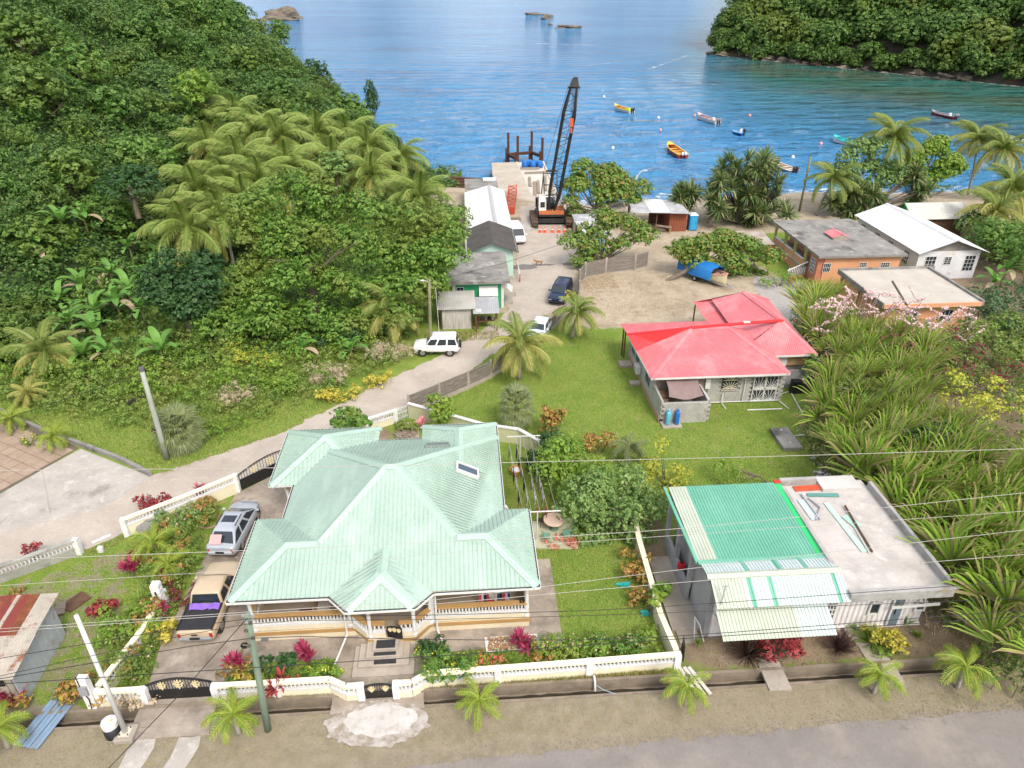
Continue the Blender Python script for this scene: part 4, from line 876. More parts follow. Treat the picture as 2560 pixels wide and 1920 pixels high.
def brickmat(name, c1, c2, cm):
    m, t, b = nt(name); tc = position(t, True)
    br = N(t, 'ShaderNodeTexBrick'); br.inputs['Scale'].default_value = 1.0; br.inputs['Brick Width'].default_value = .4; br.inputs['Row Height'].default_value = .2; br.inputs['Mortar Size'].default_value = .012
    br.inputs['Color1'].default_value = (*c1, 1); br.inputs['Color2'].default_value = (*c2, 1); br.inputs['Mortar'].default_value = (*cm, 1)
    mp = N(t, 'ShaderNodeMapping'); mp.inputs['Rotation'].default_value = (R(90), 0, R(90)); t.links.new(tc, mp.inputs[0])
    cx_ = N(t, 'ShaderNodeSeparateXYZ'); t.links.new(tc, cx_.inputs[0]); cb = N(t, 'ShaderNodeCombineXYZ'); t.links.new(cx_.outputs[1], cb.inputs[0]); t.links.new(cx_.outputs[2], cb.inputs[1]); t.links.new(cb.outputs[0], br.inputs['Vector'])
    t.links.new(mixc(t, mapr(t, noise(t, tc, .9, 6), .5, .7, 0, .5), br.outputs[0], tuple(v*.45 for v in c1)), b.inputs['Base Color']); b.inputs['Roughness'].default_value = .95
    return m
BLKS = brickmat('block_side_wall', (0.44, 0.43, 0.40), (0.38, 0.37, 0.345), (0.28, 0.275, 0.26))
wall_ = MB(); wall_.bx(14.7-20, 47.7-52, 0, 25.1-20, 56.1-52, 2.92); wall_.bx(23.0-20, 50.6-52, .0, 28.2-20, 60.5-52, 2.93); wo = wall_.build('wall', BLKD, RH)
sw = MB().bx(14.5-20, 47.6-52, 0, 14.695-20, 56.2-52, 2.94).build('side_wall', BLKS, RH)
box_part(RH, 'wall_base', pm('stained_render', (0.42, 0.29, 0.17), (0.34, 0.24, 0.15), 1, 0.9), 14.44, 45.0, 0, 14.72, 55.5, .42)
bmesh_blk = MB().bx(-.193, -.05, 0, .193, .05, .186).mesh('block'); bmesh_blk.materials.append(BLK)
def block_wall(parent, x0, x1, z0, z1, y, holes=()):
    nrow = int(round((z1-z0)/.2))
    for r_ in range(nrow):
        x = x0+(.2 if r_ % 2 else .0)+.2
        while x < x1:
            if not any(hx0 < x+.15 and x-.15 < hx1 and hz0 < z0+r_*.2+.15 and z0+r_*.2+.05 < hz1 for hx0, hz0, hx1, hz1 in holes) and x-.2 >= x0-.01 and x+.2 <= x1+.21:
                link('block', bmesh_blk, None, parent, loc=(x-20, y-52, z0+r_*.2+.007))
            x += .4
dx0, dx1 = D(1875, 1000, 47.65).x, D(1935, 990, 47.65).x; wx0, wx1 = D(1803, 975, 47.65).x, D(1840, 970, 47.65).x
zw0, zw1 = D(1820, 972, 47.65).z, 2.75
block_wall(wo, 18.8, 25.0, 0.0, 2.9, 47.66, [(dx0, 0.0, dx1, 2.45), (wx0, zw0, wx1, zw1)])
def sunburst(b, cx, cz, w, h, y, up=True, n=9):
    for i in range(n+1):
        a = math.pi*i/n; dx, dz = math.cos(a), math.sin(a)
        t_ = min(w/2/max(abs(dx), 1e-3), h/max(abs(dz), 1e-3)); r0 = .22*min(w/2, h)
        b.beam((cx+dx*r0, y, cz+(dz*r0 if up else -dz*r0)), (cx+dx*t_, y, cz+(dz*t_ if up else -dz*t_)), .035)
    b.beam((cx-w/2, y, cz), (cx+w/2, y, cz), .05)
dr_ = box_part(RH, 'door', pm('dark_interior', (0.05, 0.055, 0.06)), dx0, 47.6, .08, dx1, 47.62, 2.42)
gr = MB(); yy = 47.53-52; cxm = (dx0+dx1)/2-20
for sx in (-1, 1):
    cxx = cxm+sx*(dx1-dx0)/4
    sunburst(gr, cxx, .18, (dx1-dx0)/2-.08, .95, yy); sunburst(gr, cxx, 1.35, (dx1-dx0)/2-.08, .95, yy)
for z_ in (.1, 1.18, 1.28, 2.38): gr.beam((dx0-20, yy, z_), (dx1-20, yy, z_), .07)
for x_ in (dx0-20, cxm-.03, cxm+.03, dx1-20): gr.beam((x_, yy, .08), (x_, yy, 2.42), .07)
gr.build('grille', WHITE, dr_)
wn_ = box_part(RH, 'window', GLASS, wx0, 47.6, zw0, wx1, 47.62, zw1); gr = MB()
sunburst(gr, (wx0+wx1)/2-20, zw0+.1, wx1-wx0-.05, .6, yy); sunburst(gr, (wx0+wx1)/2-20, zw0+.85, wx1-wx0-.05, .55, yy)
gr.build('grille', pm('cream_grille', (.7, .66, .5)), wn_); box_part(RH, 'sill', CONC, wx0-.1, 47.5, zw0-.12, wx1+.1, 47.7, zw0)
for y0, y1 in ((48.6, 49.9), (52.3, 53.4), (54.0, 55.1)): win_side(RH, y0, 1.1, y1, 2.3, 14.5, -1, 3, 1, pm('grey_frame2', (.3, .32, .33)))
mt = box_part(RH, 'meter_box', WHITE, D(1762, 960, 47.6).x, 47.4, 1.5, D(1774, 960, 47.6).x, 47.6, 2.4)
for pts in ([(18.9, 47.5, .15), (24.9, 47.5, .15)], [(21.9, 47.48, .2), (21.9, 47.48, 2.8)], [(20.2, 47.48, 1.0), (20.2, 47.3, .1), (20.3, 46.6, .06)], [(24.95, 47.3, .15), (25.3, 46.2, .06)]):
    MB().tube([q(p) for p in pts], .04, 6).build('pipe', WHITE, RH)
box_part(RH, 'porch_wall', pm('tan_render', (0.42, 0.28, 0.14)), 25.3, 50.4, 1.7, 28.1, 50.6, 2.9); box_part(RH, 'porch_parapet', RENDER, 25.3, 49.6, 0, 28.4, 49.75, 1.65)
box_part(RH, 'gate_grille', WHITE, 25.6, 50.3, 1.7, 26.4, 50.36, 2.8)
for p in ((13.9, 56.3), (14.0, 55.9), (21.7, 60.8)): MB().tube([q((*p, 0)), q((*p, 2.95))], .07, 8).build('post', BROWNW, RH)
box_part(RH, 'step', CONC, 13.3, 54.0, 0, 14.4, 55.0, .2); box_part(RH, 'step', CONC, 13.5, 50.8, 0, 14.4, 51.4, .2)
# walled patio with a shade sail
PW = box_part(RH, 'patio_wall', BLKD, 14.6, 45.0, 0, 18.3, 45.18, 1.78)
block_wall(PW, 14.55, 18.3, 0.0, 1.8, 44.99)
p3 = MB().bx(18.12-20, 45.18-52, 0, 18.3-20, 47.62-52, 1.9).build('patio_wall', BLKS, RH); MB().bx(14.5-20, 45.0-52, 0, 14.66-20, 47.6-52, 2.0).build('patio_wall', BLKS, RH)
box_part(RH, 'patio_floor', CONC, 14.66, 45.18, .02, 18.12, 47.65, .2)
box_part(RH, 'back_panel', pm('patio_back', (.25, .2, .17)), 14.7, 47.62, .2, 18.7, 47.68, 2.9)
cl = MB(); nseg = 10
for i in range(nseg+1):
    for j in range(nseg+1):
        u_, v_ = i/nseg, j/nseg; cl.v.append((15.2+2.7*u_+.12*math.sin(v_*3)*(1-2*u_)-20, 45.5+1.9*v_-52, 2.05+.75*v_-.28*math.sin(math.pi*u_)*(1-v_*.4)+.03*math.sin(9*u_+5*v_)))
cl.f = [(i*(nseg+1)+j, (i+1)*(nseg+1)+j, (i+1)*(nseg+1)+j+1, i*(nseg+1)+j+1) for i in range(nseg) for j in range(nseg)]
for v in range(len(cl.v)): cl.v[v] = (cl.v[v][0]+20, cl.v[v][1]+52, cl.v[v][2])
tag(cl.build('shade_sail', pm('mauve_cloth', (0.24, 0.175, 0.165), (0.2, 0.145, 0.14), 2, 0.9), smooth=True, fix=False), 'mauve brown shade cloth stretched over the block walled patio', 'shade sail')
tg = thing('washing_machine', 'white washing machine under the mauve shade cloth', 'appliance', (17.0, 46.2, .2)); MB().bx(-.3, -.3, 0, .3, .3, .95).build('cabinet', WHITE, tg, bevel=.03); MB().bx(-.25, -.2, .95, .25, .2, .98).build('lid', pm('grey_lid', (.35, .36, .38)), tg)
tb = thing('plastic_tub', 'pink plastic tub beside the washing machine in the patio', 'tub', (17.75, 45.95, .2)); MB().lathe([(.25, 0), (.36, .75), (.39, .78), (.36, .78), (.3, .6)], n=14).build('bowl', pm('pink_plastic', (.6, .2, .2)), tb); MB().tube([(-.39, 0, .74), (-.45, 0, .66), (-.37, 0, .6)], .02, 5).build('handle', pm('pink_plastic', (.6, .2, .2)), tb)
cbn = thing('cabinet', 'brown wooden cabinet with boxes inside the block patio', 'cabinet', (15.1, 46.6, .2)); MB().bx(-.35, -.5, 0, .35, .5, 1.5).build('carcass', BROWNW, cbn); MB().bx(-.25, -.52, .7, .25, -.5, 1.3).build('door', pm('pale_door', (.35, .25, .18)), cbn)
ac = thing('air_conditioner', 'white air conditioner unit on the left wall of the block house', 'air conditioner', (14.25, 51.8, .75)); MB().bx(-.2, -.45, 0, .2, .45, .7).build('casing', WHITE, ac, bevel=.03); MB().lathe([(.27, 0), (.27, .02)], n=16).build('fan_grille', pm('grey_lid', (.35, .36, .38)), ac).rotation_euler = (0, R(-90), 0); ac.children[1].location = (-.2, 0, .36)
for k, (x, y, c, lb) in enumerate([(15.05, 44.65, (0.13, 0.45, 0.62), 'light blue gas cylinder beside the block patio wall'), (15.75, 44.65, (0.02, 0.16, 0.50), 'dark blue gas cylinder beside the block patio wall')]):
    gc = thing('gas_cylinder', lb, 'gas cylinder', (x, y, .12)); mc = pm('cyl_paint_%s' % ('light' if k == 0 else 'dark'), c, None, 2, .4)
    MB().lathe([(.17, 0), (.19, .06), (.19, 1.0), (.15, 1.12), (.07, 1.18)], n=16).build('body', mc, gc, smooth=True); MB().lathe([(.1, 1.15), (.1, 1.3), (.09, 1.31)], n=12).build('collar', mc, gc)
tag(MB().bx(14.6, 44.2, 0, 16.1, 44.98, .12).build('cylinder_plinth', CONC), 'low concrete plinth carrying the two blue gas cylinders', 'plinth')
sb = thing('septic_slab', 'grey concrete septic tank slab raised on the lawn', 'slab', (23.2, 42, 0)); MB().prism([(-.65, 1.35), (.75, 1.35), (.75, -1.3), (-.65, -1.3)], 0, .32).build('slab', CONCD, sb, bevel=.02)
for y_ in (.9, -.75): MB().lathe([(.06, .32), (.06, .4)], (0.05, y_, 0), 8).build('vent_pipe', WHITE, sb)
for k, (pts, lb) in enumerate([([(1950, 985), (1975, 978), (2018, 1055)], 'white pipe running down the lawn from the grey parapet'), ([(1868, 1025), (1955, 1022)], 'thin white pipe lying along the lawn before the double door'), ([(1985, 1090), (2030, 1085)], 'short white pipe beside the concrete slab')]):
    tag(MB().tube([P(x, y, .06) for x, y in pts], .055, 6).build('drain_pipe', WHITE), lb, 'pipe')
bt = thing('water_tank', 'black rectangular plastic tank beside the dark block parapet', 'tank', (27.3, 48.8, 0)); MB().bx(-.9, -.25, 0, .9, .25, 1.2).build('body', pm('black_plastic', (.012, .014, .018), None, 2, .5), bt, bevel=.06, seg=2); MB().lathe([(.1, 1.2), (.1, 1.26)], n=10).build('lid', WHITE, bt)
# ================================================================ houses by the beach
PEACH = pm('peach_paint', (0.66, 0.34, 0.19), (0.60, 0.30, 0.165), 0.7, 0.7, spots=[((0.42, 0.24, 0.15), 0.8, 0.58, 0.75, 0.4)])
LIME = pm('olive_trim', (0.42, 0.43, 0.14), (0.35, 0.36, 0.12), 1, 0.7)
OH = thing('house', 'peach coloured house with a stained flat concrete roof and arched veranda', 'house', (43.4, 77, 0))
box_part(OH, 'wall', PEACH, 40.6, 73.6, 0, 48.0, 83.4, 3.2); box_part(OH, 'front_wall', PEACH, 39.4, 71.6, 0, 48.0, 73.6, 3.2)
box_part(OH, 'roof_slab', CONCD, 38.4, 71.1, 3.2, 48.4, 84.2, 3.45)
for px0, py0, px1, py1 in ((2055, 658, 2078, 680), (2148, 656, 2168, 668), (2200, 656, 2225, 668)):
    a, b_ = D(px0, py1, 71.6), D(px1, py0, 71.6); win_front(OH, a.x, max(a.z, .8), b_.x, min(b_.z, 2.9), 71.6, 4, 2)
wside = pm('dark_peach', (0.50, 0.20, 0.12)); box_part(OH, 'side_bay', wside, 38.7, 71.7, 0, 39.4, 73.6, 3.18)
win_side(OH, 72.2, 1.1, 73.1, 2.7, 38.7, -1, 3, 4)
# veranda on the left
box_part(OH, 'veranda_floor', CONC, 38.3, 74.0, .9, 40.6, 84.0, 1.1); box_part(OH, 'veranda_base', PEACH, 38.4, 74.0, 0, 40.6, 84.0, .9)
for y_ in (74.6, 77.4, 80.2, 83.2):
    c = MB().bx(38.5-43.4, y_-77-.13, 1.1, 38.75-43.4, y_-77+.13, 3.0).build('pillar', LIME, OH); MB().prism([(38.5-43.4, y_-77-.45), (38.75-43.4, y_-77-.45), (38.75-43.4, y_-77+.45), (38.5-43.4, y_-77+.45)], 2.9, 3.19).build('arch', LIME, c)
for a, b_ in ((74.8, 77.2), (77.6, 80.0), (80.4, 83.0)):
    box_part(OH, 'balcony_panel', PEACH, 38.52, a, 1.1, 38.68, b_, 1.75); box_part(OH, 'balcony_rail', WHITE, 38.48, a, 1.75, 38.72, b_, 1.84)
for i in range(6): box_part(OH, 'stair', CONC, 38.0-.25*i, 73.7, .0, 38.25-.25*i, 74.7, 1.05-.16*i)
sr = MB(); sr.beam((38.6-43.4, 73.7-77, 1.9), (36.4-43.4, 73.7-77, .9), .12, .1); sro = sr.build('stair_rail', WHITE, OH); balus_run(sro, (36.5-43.4, 73.7-77), (38.5-43.4, 73.7-77), .5, 1.2, .2, (0, 0))
dm_ = thing('roof_vent', 'small pink red ridged cover on the flat roof of the peach house', 'roof vent', (43.3, 77.4, 3.45)); 
DY = [[(-1.0, -1.1, .25), (-1.0, 1.2, .25), (0, 1.2, .65), (0, -1.1, .65)], [(1.0, 1.2, .25), (1.0, -1.1, .25), (0, -1.1, .65), (0, 1.2, .65)]]
roof_part(dm_, DY, [((0, -1.1, .65), (0, 1.2, .65), (-1, 0, .25), (1, 0, .25))], REDR, None, .2, .05, .03, capw=.15); MB().bx(-.85, -1.0, 0, .85, 1.1, .26).build('curb', CONC, dm_); MB().face([(-1, -1.05, .25), (1, -1.05, .25), (0, -1.05, .62)]).build('gable', CONC, dm_)
GW = pm('white_render', (0.64, 0.65, 0.68), (0.54, 0.55, 0.58), 0.7, 0.8, spots=[((0.30, 0.29, 0.27), 0.55, 0.57, 0.68, 0.6), ((0.5, 0.42, 0.3), 0.5, 0.64, 0.70, 0.6)])
WSHEET = pm('white_sheet', (0.58, 0.59, 0.60), (0.50, 0.51, 0.52), 0.5, 0.5)
GH = thing('house', 'white walled house with a long white gabled metal roof behind the peach house', 'house', (54, 78, 0))
box_part(GH, 'wall', GW, 50.5, 72.3, 0, 57.6, 86.0, 3.3)
gq = lambda p: (p[0]-54, p[1]-78, p[2])
gf = [[gq((50.0, 71.6, 3.25)), gq((50.0, 86.4, 3.25)), gq((54.0, 86.4, 4.7)), gq((54.0, 71.6, 4.7))], [gq((58.1, 86.4, 3.25)), gq((58.1, 71.6, 3.25)), gq((54.0, 71.6, 4.7)), gq((54.0, 86.4, 4.7))]]
roof_part(GH, gf, [(gq((54, 71.6, 4.7)), gq((54, 86.4, 4.7)), gq((50, 78, 3.2)), gq((58, 78, 3.2)))], WSHEET, None, .3, .06, .03, thick=.04)
MB().face([gq((50.5, 72.28, 3.3)), gq((57.6, 72.28, 3.3)), gq((54.0, 72.28, 4.55))]).build('gable', CONCD, GH)
for x0, x1, z0, z1, n_ in ((51.4, 52.6, .9, 2.7, 3), (53.6, 54.4, 1.7, 2.6, 2), (56.0, 57.2, .9, 2.7, 3)): win_front(GH, x0, z0, x1, z1, 72.3, n_, 4)
for y0 in (74.0, 77.5, 80.5, 84.0): win_side(GH, y0, 1.1, y0+1.0, 2.6, 50.5, -1, 3, 3)
FH = thing('house', 'low peach house with a pale flat roof edged by a dark parapet', 'house', (43.5, 62.6, 0))
box_part(FH, 'wall', PEACH, 39.3, 58.9, 0, 47.6, 66.8, 3.1); box_part(FH, 'trim_band', LIME, 39.24, 58.84, 2.5, 47.66, 58.9, 2.9)
box_part(FH, 'roof_slab', pm('bleached_slab', (0.47, 0.44, 0.385), (0.39, 0.36, 0.31), 0.6, 0.9, spots=[((0.2, 0.18, 0.15), 0.5, 0.6, 0.72, 0.6)]), 38.7, 58.3, 3.1, 48.2, 67.3, 3.35)
for (x0, y0, x1, y1) in ((38.7, 67.1, 49.0, 67.35), (48.2, 58.2, 48.45, 67.09), (38.55, 58.2, 38.69, 67.09)): box_part(FH, 'parapet', CONCD, x0, y0, 3.05, x1, y1, 3.55)
box_part(FH, 'fascia', PEACH, 38.7, 58.15, 3.0, 48.2, 58.29, 3.4)
for x_ in (41.5, 45.0): win_front(FH, x_, 1.2, x_+1.2, 2.4, 58.9, 3, 2)
for y_ in (59.2, 63, 66.5): MB().bx(38.75-43.5, y_-62.6-.12, 0, 38.98-43.5, y_-62.6+.12, 3.1).build('pillar', LIME, FH)
box_part(FH, 'balcony', PEACH, 38.6, 62.5, 0, 39.3, 66.6, 1.2)
GS = thing('shed', 'green gabled shed with a pale sheet roof beside the palms', 'shed', (62, 88, 0)); gs = lambda p: (p[0]-62, p[1]-88, p[2])
GREENP = pm('green_paint', (0.05, 0.30, 0.11), (0.04, 0.25, 0.09), 1, 0.7)
box_part(GS, 'wall', BROWNW, 58.3, 86.6, -.2, 65.3, 91.0, 2.4); MB().face([gs((58.28, 86.4, 2.4)), gs((58.28, 91.2, 2.4)), gs((58.28, 88.8, 3.9))]).build('gable', GREENP, GS)
roof_part(GS, [[gs((57.8, 86.2, 2.5)), gs((66.0, 86.2, 2.5)), gs((66, 88.8, 3.95)), gs((57.8, 88.8, 3.95))], [gs((66, 91.5, 2.5)), gs((57.8, 91.5, 2.5)), gs((57.8, 88.8, 3.95)), gs((66, 88.8, 3.95))]], [], pm('cream_grey_sheet', (.56, .55, .50), (.48, .47, .42), .6, .6), None, .25, .05, .03, thick=.03)
MB().beam(gs((57.78, 86.2, 2.52)), gs((57.78, 88.8, 3.97)), .08, .25).build('barge_board', GREENP, GS)
def hut(name, label, x0, y0, x1, y1, h0, h1, wallm, roofm, over=.3, posts=True, cat='shed', sp=.2):
    t = thing(name, label, cat, ((x0+x1)/2, (y0+y1)/2, 0)); o_ = lambda p: (p[0]-t.location.x, p[1]-t.location.y, p[2])
    if wallm: box_part(t, 'wall', wallm, x0, y0, min(0, terr((x0+x1)/2, (y0+y1)/2)), x1, y1, min(h0, h1)-.02)
    roof_part(t, [[o_((x0-over, y0-over, h0)), o_((x1+over, y0-over, h0)), o_((x1+over, y1+over, h1)), o_((x0-over, y1+over, h1))]], [], roofm, None, sp, .05, .03, thick=.03)
    if posts:
        for x in (x0, x1):
            for y, h in ((y0, h0), (y1, h1)): MB().bx(x-t.location.x-.06, y-t.location.y-.06, 0, x-t.location.x+.06, y-t.location.y+.06, h-.02).build('post', BROWNW, t)
    return t
GREYSH = pm('grey_sheet', (0.40, 0.41, 0.43), (0.30, 0.31, 0.33), 0.8, 0.55, spots=[((0.6, 0.6, 0.61), 0.5, 0.52, 0.62, 0.8)])
hut('beach_hut', 'small open beach hut with a grey sheet roof behind the green shed', 60.6, 100.2, 63.4, 102.5, 1.2, 1.5, None, GREYSH)
for z in (0.0, .5): tag(MB().bx(60.7, 100.4+z, -1.2, 63.2, 100.6+z, -.2).build('hut_counter', BROWNW), 'brown plank counter inside the small beach hut, ' + ('seaward one' if z else 'landward one'), 'counter')
hut('shack', 'low patched shack with a rusty sheet roof beside the peach house veranda', 33.2, 79.5, 36.6, 83.2, 2.1, 2.4, pm('shack_wall', (.25, .12, .09), (.14, .18, .17), 1.5, .9), pm('dull_sheet', (.46, .42, .36), (.3, .24, .19), .8, .8))
# ================================================================ row of buildings along the lane
GB = thing('building', 'green and white building with a stained flat concrete roof along the lane', 'building', (1.4, 71.5, 0))
GRN = pm('emerald_paint', (0.03, 0.36, 0.16), (0.025, 0.30, 0.13), 0.8, 0.65)
box_part(GB, 'wall', GRN, -1.3, 67.7, 0, 3.9, 75.2, 2.95); box_part(GB, 'roof_slab', CONCD, -1.9, 67.0, 2.95, 4.5, 75.8, 3.2)
for x_ in (-1.32, 3.62): box_part(GB, 'corner_pilaster', WHITE, x_, 67.62, 0, x_+.28, 67.7, 2.94)
box_part(GB, 'cornice', WHITE, -1.4, 67.56, 2.7, 4.0, 67.7, 2.93); win_front(GB, -.9, 1.6, -.2, 2.4, 67.68, 2, 2)
MB().box((2.3-1.4, 67.3-71.5, 2.1), (1.9, .05, 1.25), rx=R(-50)).build('awning_panel', WHITE, GB); MB().box((4.35-1.4, 68.2-71.5, 2.2), (1.15, 1.5, .05), ry=R(40), rz=R(-6)).build('awning_panel', WHITE, GB)
win_side(GB, 70, 1.0, 71.2, 2.2, 3.9, 1); box_part(GB, 'side_step', CONC, 4.0, 68.5, 0, 4.9, 71.8, .35); box_part(GB, 'side_step', CONC, 4.9, 70.5, 0, 5.4, 71.4, .2)
DB = thing('building', 'pale mint building with a dark weathered gabled roof on the lane', 'building', (3.1, 80.2, 0)); dq = lambda p: (p[0]-3.1, p[1]-80.2, p[2])
PMINT = pm('pale_mint_paint', (0.48, 0.66, 0.60), (0.42, 0.6, 0.54), .8, .7); box_part(DB, 'wall', PMINT, .7, 76.6, 0, 5.5, 84.0, 2.95)
DARKR = pm('dark_sheet', (0.085, 0.078, 0.072), (0.055, 0.05, 0.046), .8, .8, spots=[((.2, .19, .175), 1.5, .66, .74, .4)])
roof_part(DB, [[dq((.1, 76.0, 2.95)), dq((3.1, 76.0, 4.15)), dq((3.1, 84.4, 4.15)), dq((.1, 84.4, 2.95))][::-1], [dq((6.1, 84.4, 2.95)), dq((3.1, 84.4, 4.15)), dq((3.1, 76.0, 4.15)), dq((6.1, 76.0, 2.95))][::-1]], [], DARKR, None, .4, .04, .02, thick=.03)
MB().face([dq((.7, 76.58, 2.95)), dq((5.5, 76.58, 2.95)), dq((3.1, 76.58, 3.95))]).build('gable', PMINT, DB)
MB().beam(dq((5.8, 76.2, 2.98)), dq((5.8, 84.2, 2.98)), .3, .1).build('side_gutter', GREYSH, DB); MB().beam(dq((.3, 76.2, 2.98)), dq((.3, 84.2, 2.98)), .3, .1).build('side_gutter', GREYSH, DB)
WB = thing('shed', 'long shed with a white corrugated gabled roof behind the dark roofed building', 'shed', (3, 93.7, 0)); wq = lambda p: (p[0]-3, p[1]-93.7, p[2])
box_part(WB, 'wall', GW, .8, 85.2, -1.0, 5.6, 102.2, 2.8)
roof_part(WB, [[wq((.3, 84.8, 2.75)), wq((3.9, 84.8, 3.75)), wq((3.9, 102.6, 3.75)), wq((.3, 102.6, 2.75))][::-1], [wq((6.0, 102.6, 2.95)), wq((3.9, 102.6, 3.75)), wq((3.9, 84.8, 3.75)), wq((6.0, 84.8, 2.95))][::-1]], [(wq((3.9, 84.8, 3.75)), wq((3.9, 102.6, 3.75)), wq((0, 90, 2.7)), wq((6, 90, 2.9)))], WSHEET, pm('grey_cap', (.42, .43, .44)), .35, .12, .04, thick=.03)
HB = thing('hut', 'square concrete hut with a flat roof at the foot of the jetty', 'building', (2.8, 106.5, 0)); box_part(HB, 'wall', GW, .9, 103.4, -2.2, 5.0, 109.6, 2.6); box_part(HB, 'roof_slab', CONCD, .4, 102.9, 2.6, 5.3, 110.0, 2.85); win_front(HB, 1.2, .9, 2.0, 1.7, 103.4, 1, 1)
box_part(HB, 'upper_slab', WHITE, 3.2, 108.4, 2.86, 5.2, 110.0, 3.0)
SHK = pm('bleached_boards', (0.50, 0.48, 0.45), (0.34, 0.32, 0.29), 1.5, .9, stretch=(4, 4, .6), spots=[((.14, .13, .12), 1, .55, .7, .6)])
hut('shack', 'grey board shack with a flat pale sheet roof in front of the green building', -2.4, 62.9, .5, 66.3, 2.25, 2.45, SHK, pm('old_white_sheet', (.47, .46, .43), (.34, .33, .30), .7, .75), .35)
hut('shack', 'open lean-to with a patched silver sheet roof beside the grey shack', .9, 62.2, 2.9, 65.0, 2.0, 2.3, None, GREYSH, .25)
sp_ = bpy.data.objects['shack.002'] if 'shack.002' in bpy.data.objects else None
tb_ = thing('work_table', 'dark cluttered work table under the silver lean-to roof', 'table', (1.9, 63.2, 0)); MB().bx(-.9, -.5, .75, .9, .5, .82).build('top', BROWNW, tb_)
for x in (-.8, .8):
    for y in (-.4, .4): MB().bx(x-.04, y-.04, 0, x+.04, y+.04, .75).build('leg', BROWNW, tb_)
for k in range(5): tag(MB().lathe([(.12, 0), (.14, .3), (.05, .36)], (1.2+k*.33, 63.1+.1*(k % 2), .82), 9).build('jug', pm('jug%d' % k, [(.25, .08, .05), (.1, .12, .15), (.3, .25, .2), (.02, .02, .03), (.4, .36, .3)][k])), ['brown', 'slate', 'tan', 'black', 'cream'][k]+' jug on the cluttered table under the lean-to', 'jug')
# stall with a red container
ST = thing('stall', 'beach stall with a grey and white sheet roof over a red ribbed container', 'stall', (26, 93, 0)); sq = lambda p: (p[0]-26, p[1]-93, p[2])
roof_part(ST, [[sq((22.2, 90.6, 2.9)), sq((29.8, 90.2, 2.7)), sq((29.9, 96.2, 2.75)), sq((22.9, 97.4, 2.95))]], [], GREYSH, None, .3, .06, .03, thick=.03)
roof_part(ST, [[sq((24.6, 90.4, 2.89)), sq((27.2, 90.3, 2.84)), sq((27.6, 96.6, 2.88)), sq((24.9, 96.9, 2.94))]], [], WSHEET, None, .3, .06, .03, 'roof_patch')
RCON = pm('red_brown_paint', (0.30, 0.095, 0.05), (0.24, 0.075, 0.04), 1, .7, spots=[((.12, .05, .035), 1.2, .58, .72, .5)])
box_part(ST, 'container', RCON, 27.4, 91.2, 0, 29.8, 95.8, 2.45)
for k in range(9): box_part(ST, 'container_rib', RCON, 27.45+k*.265, 91.12, .05, 27.58+k*.265, 91.2, 2.4)
box_part(ST, 'inner_wall', BROWNW, 25.6, 95.0, 0, 27.38, 95.2, 2.5)
for p in ((22.5, 91.0), (25.6, 91.0), (23.1, 96.9)): MB().bx(p[0]-26-.06, p[1]-93-.06, 0, p[0]-26+.06, p[1]-93+.06, 2.85).build('post', BROWNW, ST)
wb = thing('bench', 'wooden work bench standing before the red container stall', 'bench', (26.6, 91.0, 0), R(-30)); MB().bx(-1.1, -.3, .78, 1.1, .3, .86).build('top', WOOD, wb)
for x in (-1, 1):
    for y in (-.22, .22): MB().bx(x-.05, y-.05, 0, x+.05, y+.05, .78).build('leg', pm('yellow_wood', (.38, .27, .11)), wb)
lt = hut('shed', 'pale lean-to shed roof by the lamp pole behind the almond tree', 20.4, 93.5, 21.9, 97.2, 2.3, 2.5, WOOD, pm('dull_sheet', (.46, .42, .36)))
toi = thing('portable_toilet', 'blue portable toilet with a white roof beside the red container', 'toilet', (30.8, 91.9, 0)); BLU = pm('blue_plastic', (.02, .25, .50), (.02, .21, .43), 2, .45)
MB().bx(-.55, -.55, .05, .55, .55, 2.05).build('cabin', BLU, toi, bevel=.04); MB().loft([[(-.58, -.58, 2.05), (.58, -.58, 2.05), (.58, .58, 2.05), (-.58, .58, 2.05)], [(-.5, -.5, 2.2), (.5, -.5, 2.2), (.5, .5, 2.2), (-.5, .5, 2.2)], [(-.3, -.2, 2.32), (.3, -.2, 2.32), (.3, .2, 2.32), (-.3, .2, 2.32)]]).build('roof', pm('pale_blue', (.55, .65, .72)), toi)
dto = MB().bx(-.38, -.59, .12, .38, -.552, 1.95).build('door', pm('blue_door', (.03, .31, .58)), toi); MB().bx(.25, -.63, 1.0, .31, -.592, 1.2).build('handle', BLACKM, dto)
hut('hut', 'small blue painted hut with a white sheet roof among the trees', 14.6, 84.2, 17.6, 88.6, 2.2, 2.45, pm('peeling_blue', (.16, .40, .50), (.30, .48, .52), 1.2, .8, spots=[((.5, .5, .48), 1.5, .6, .7, .6)]), WSHEET, .25)
hut('hut', 'long hut with a grey ribbed roof behind the small blue hut', 14.6, 89.4, 18.0, 92.0, 2.2, 2.35, SHK, GREYSH, .2)
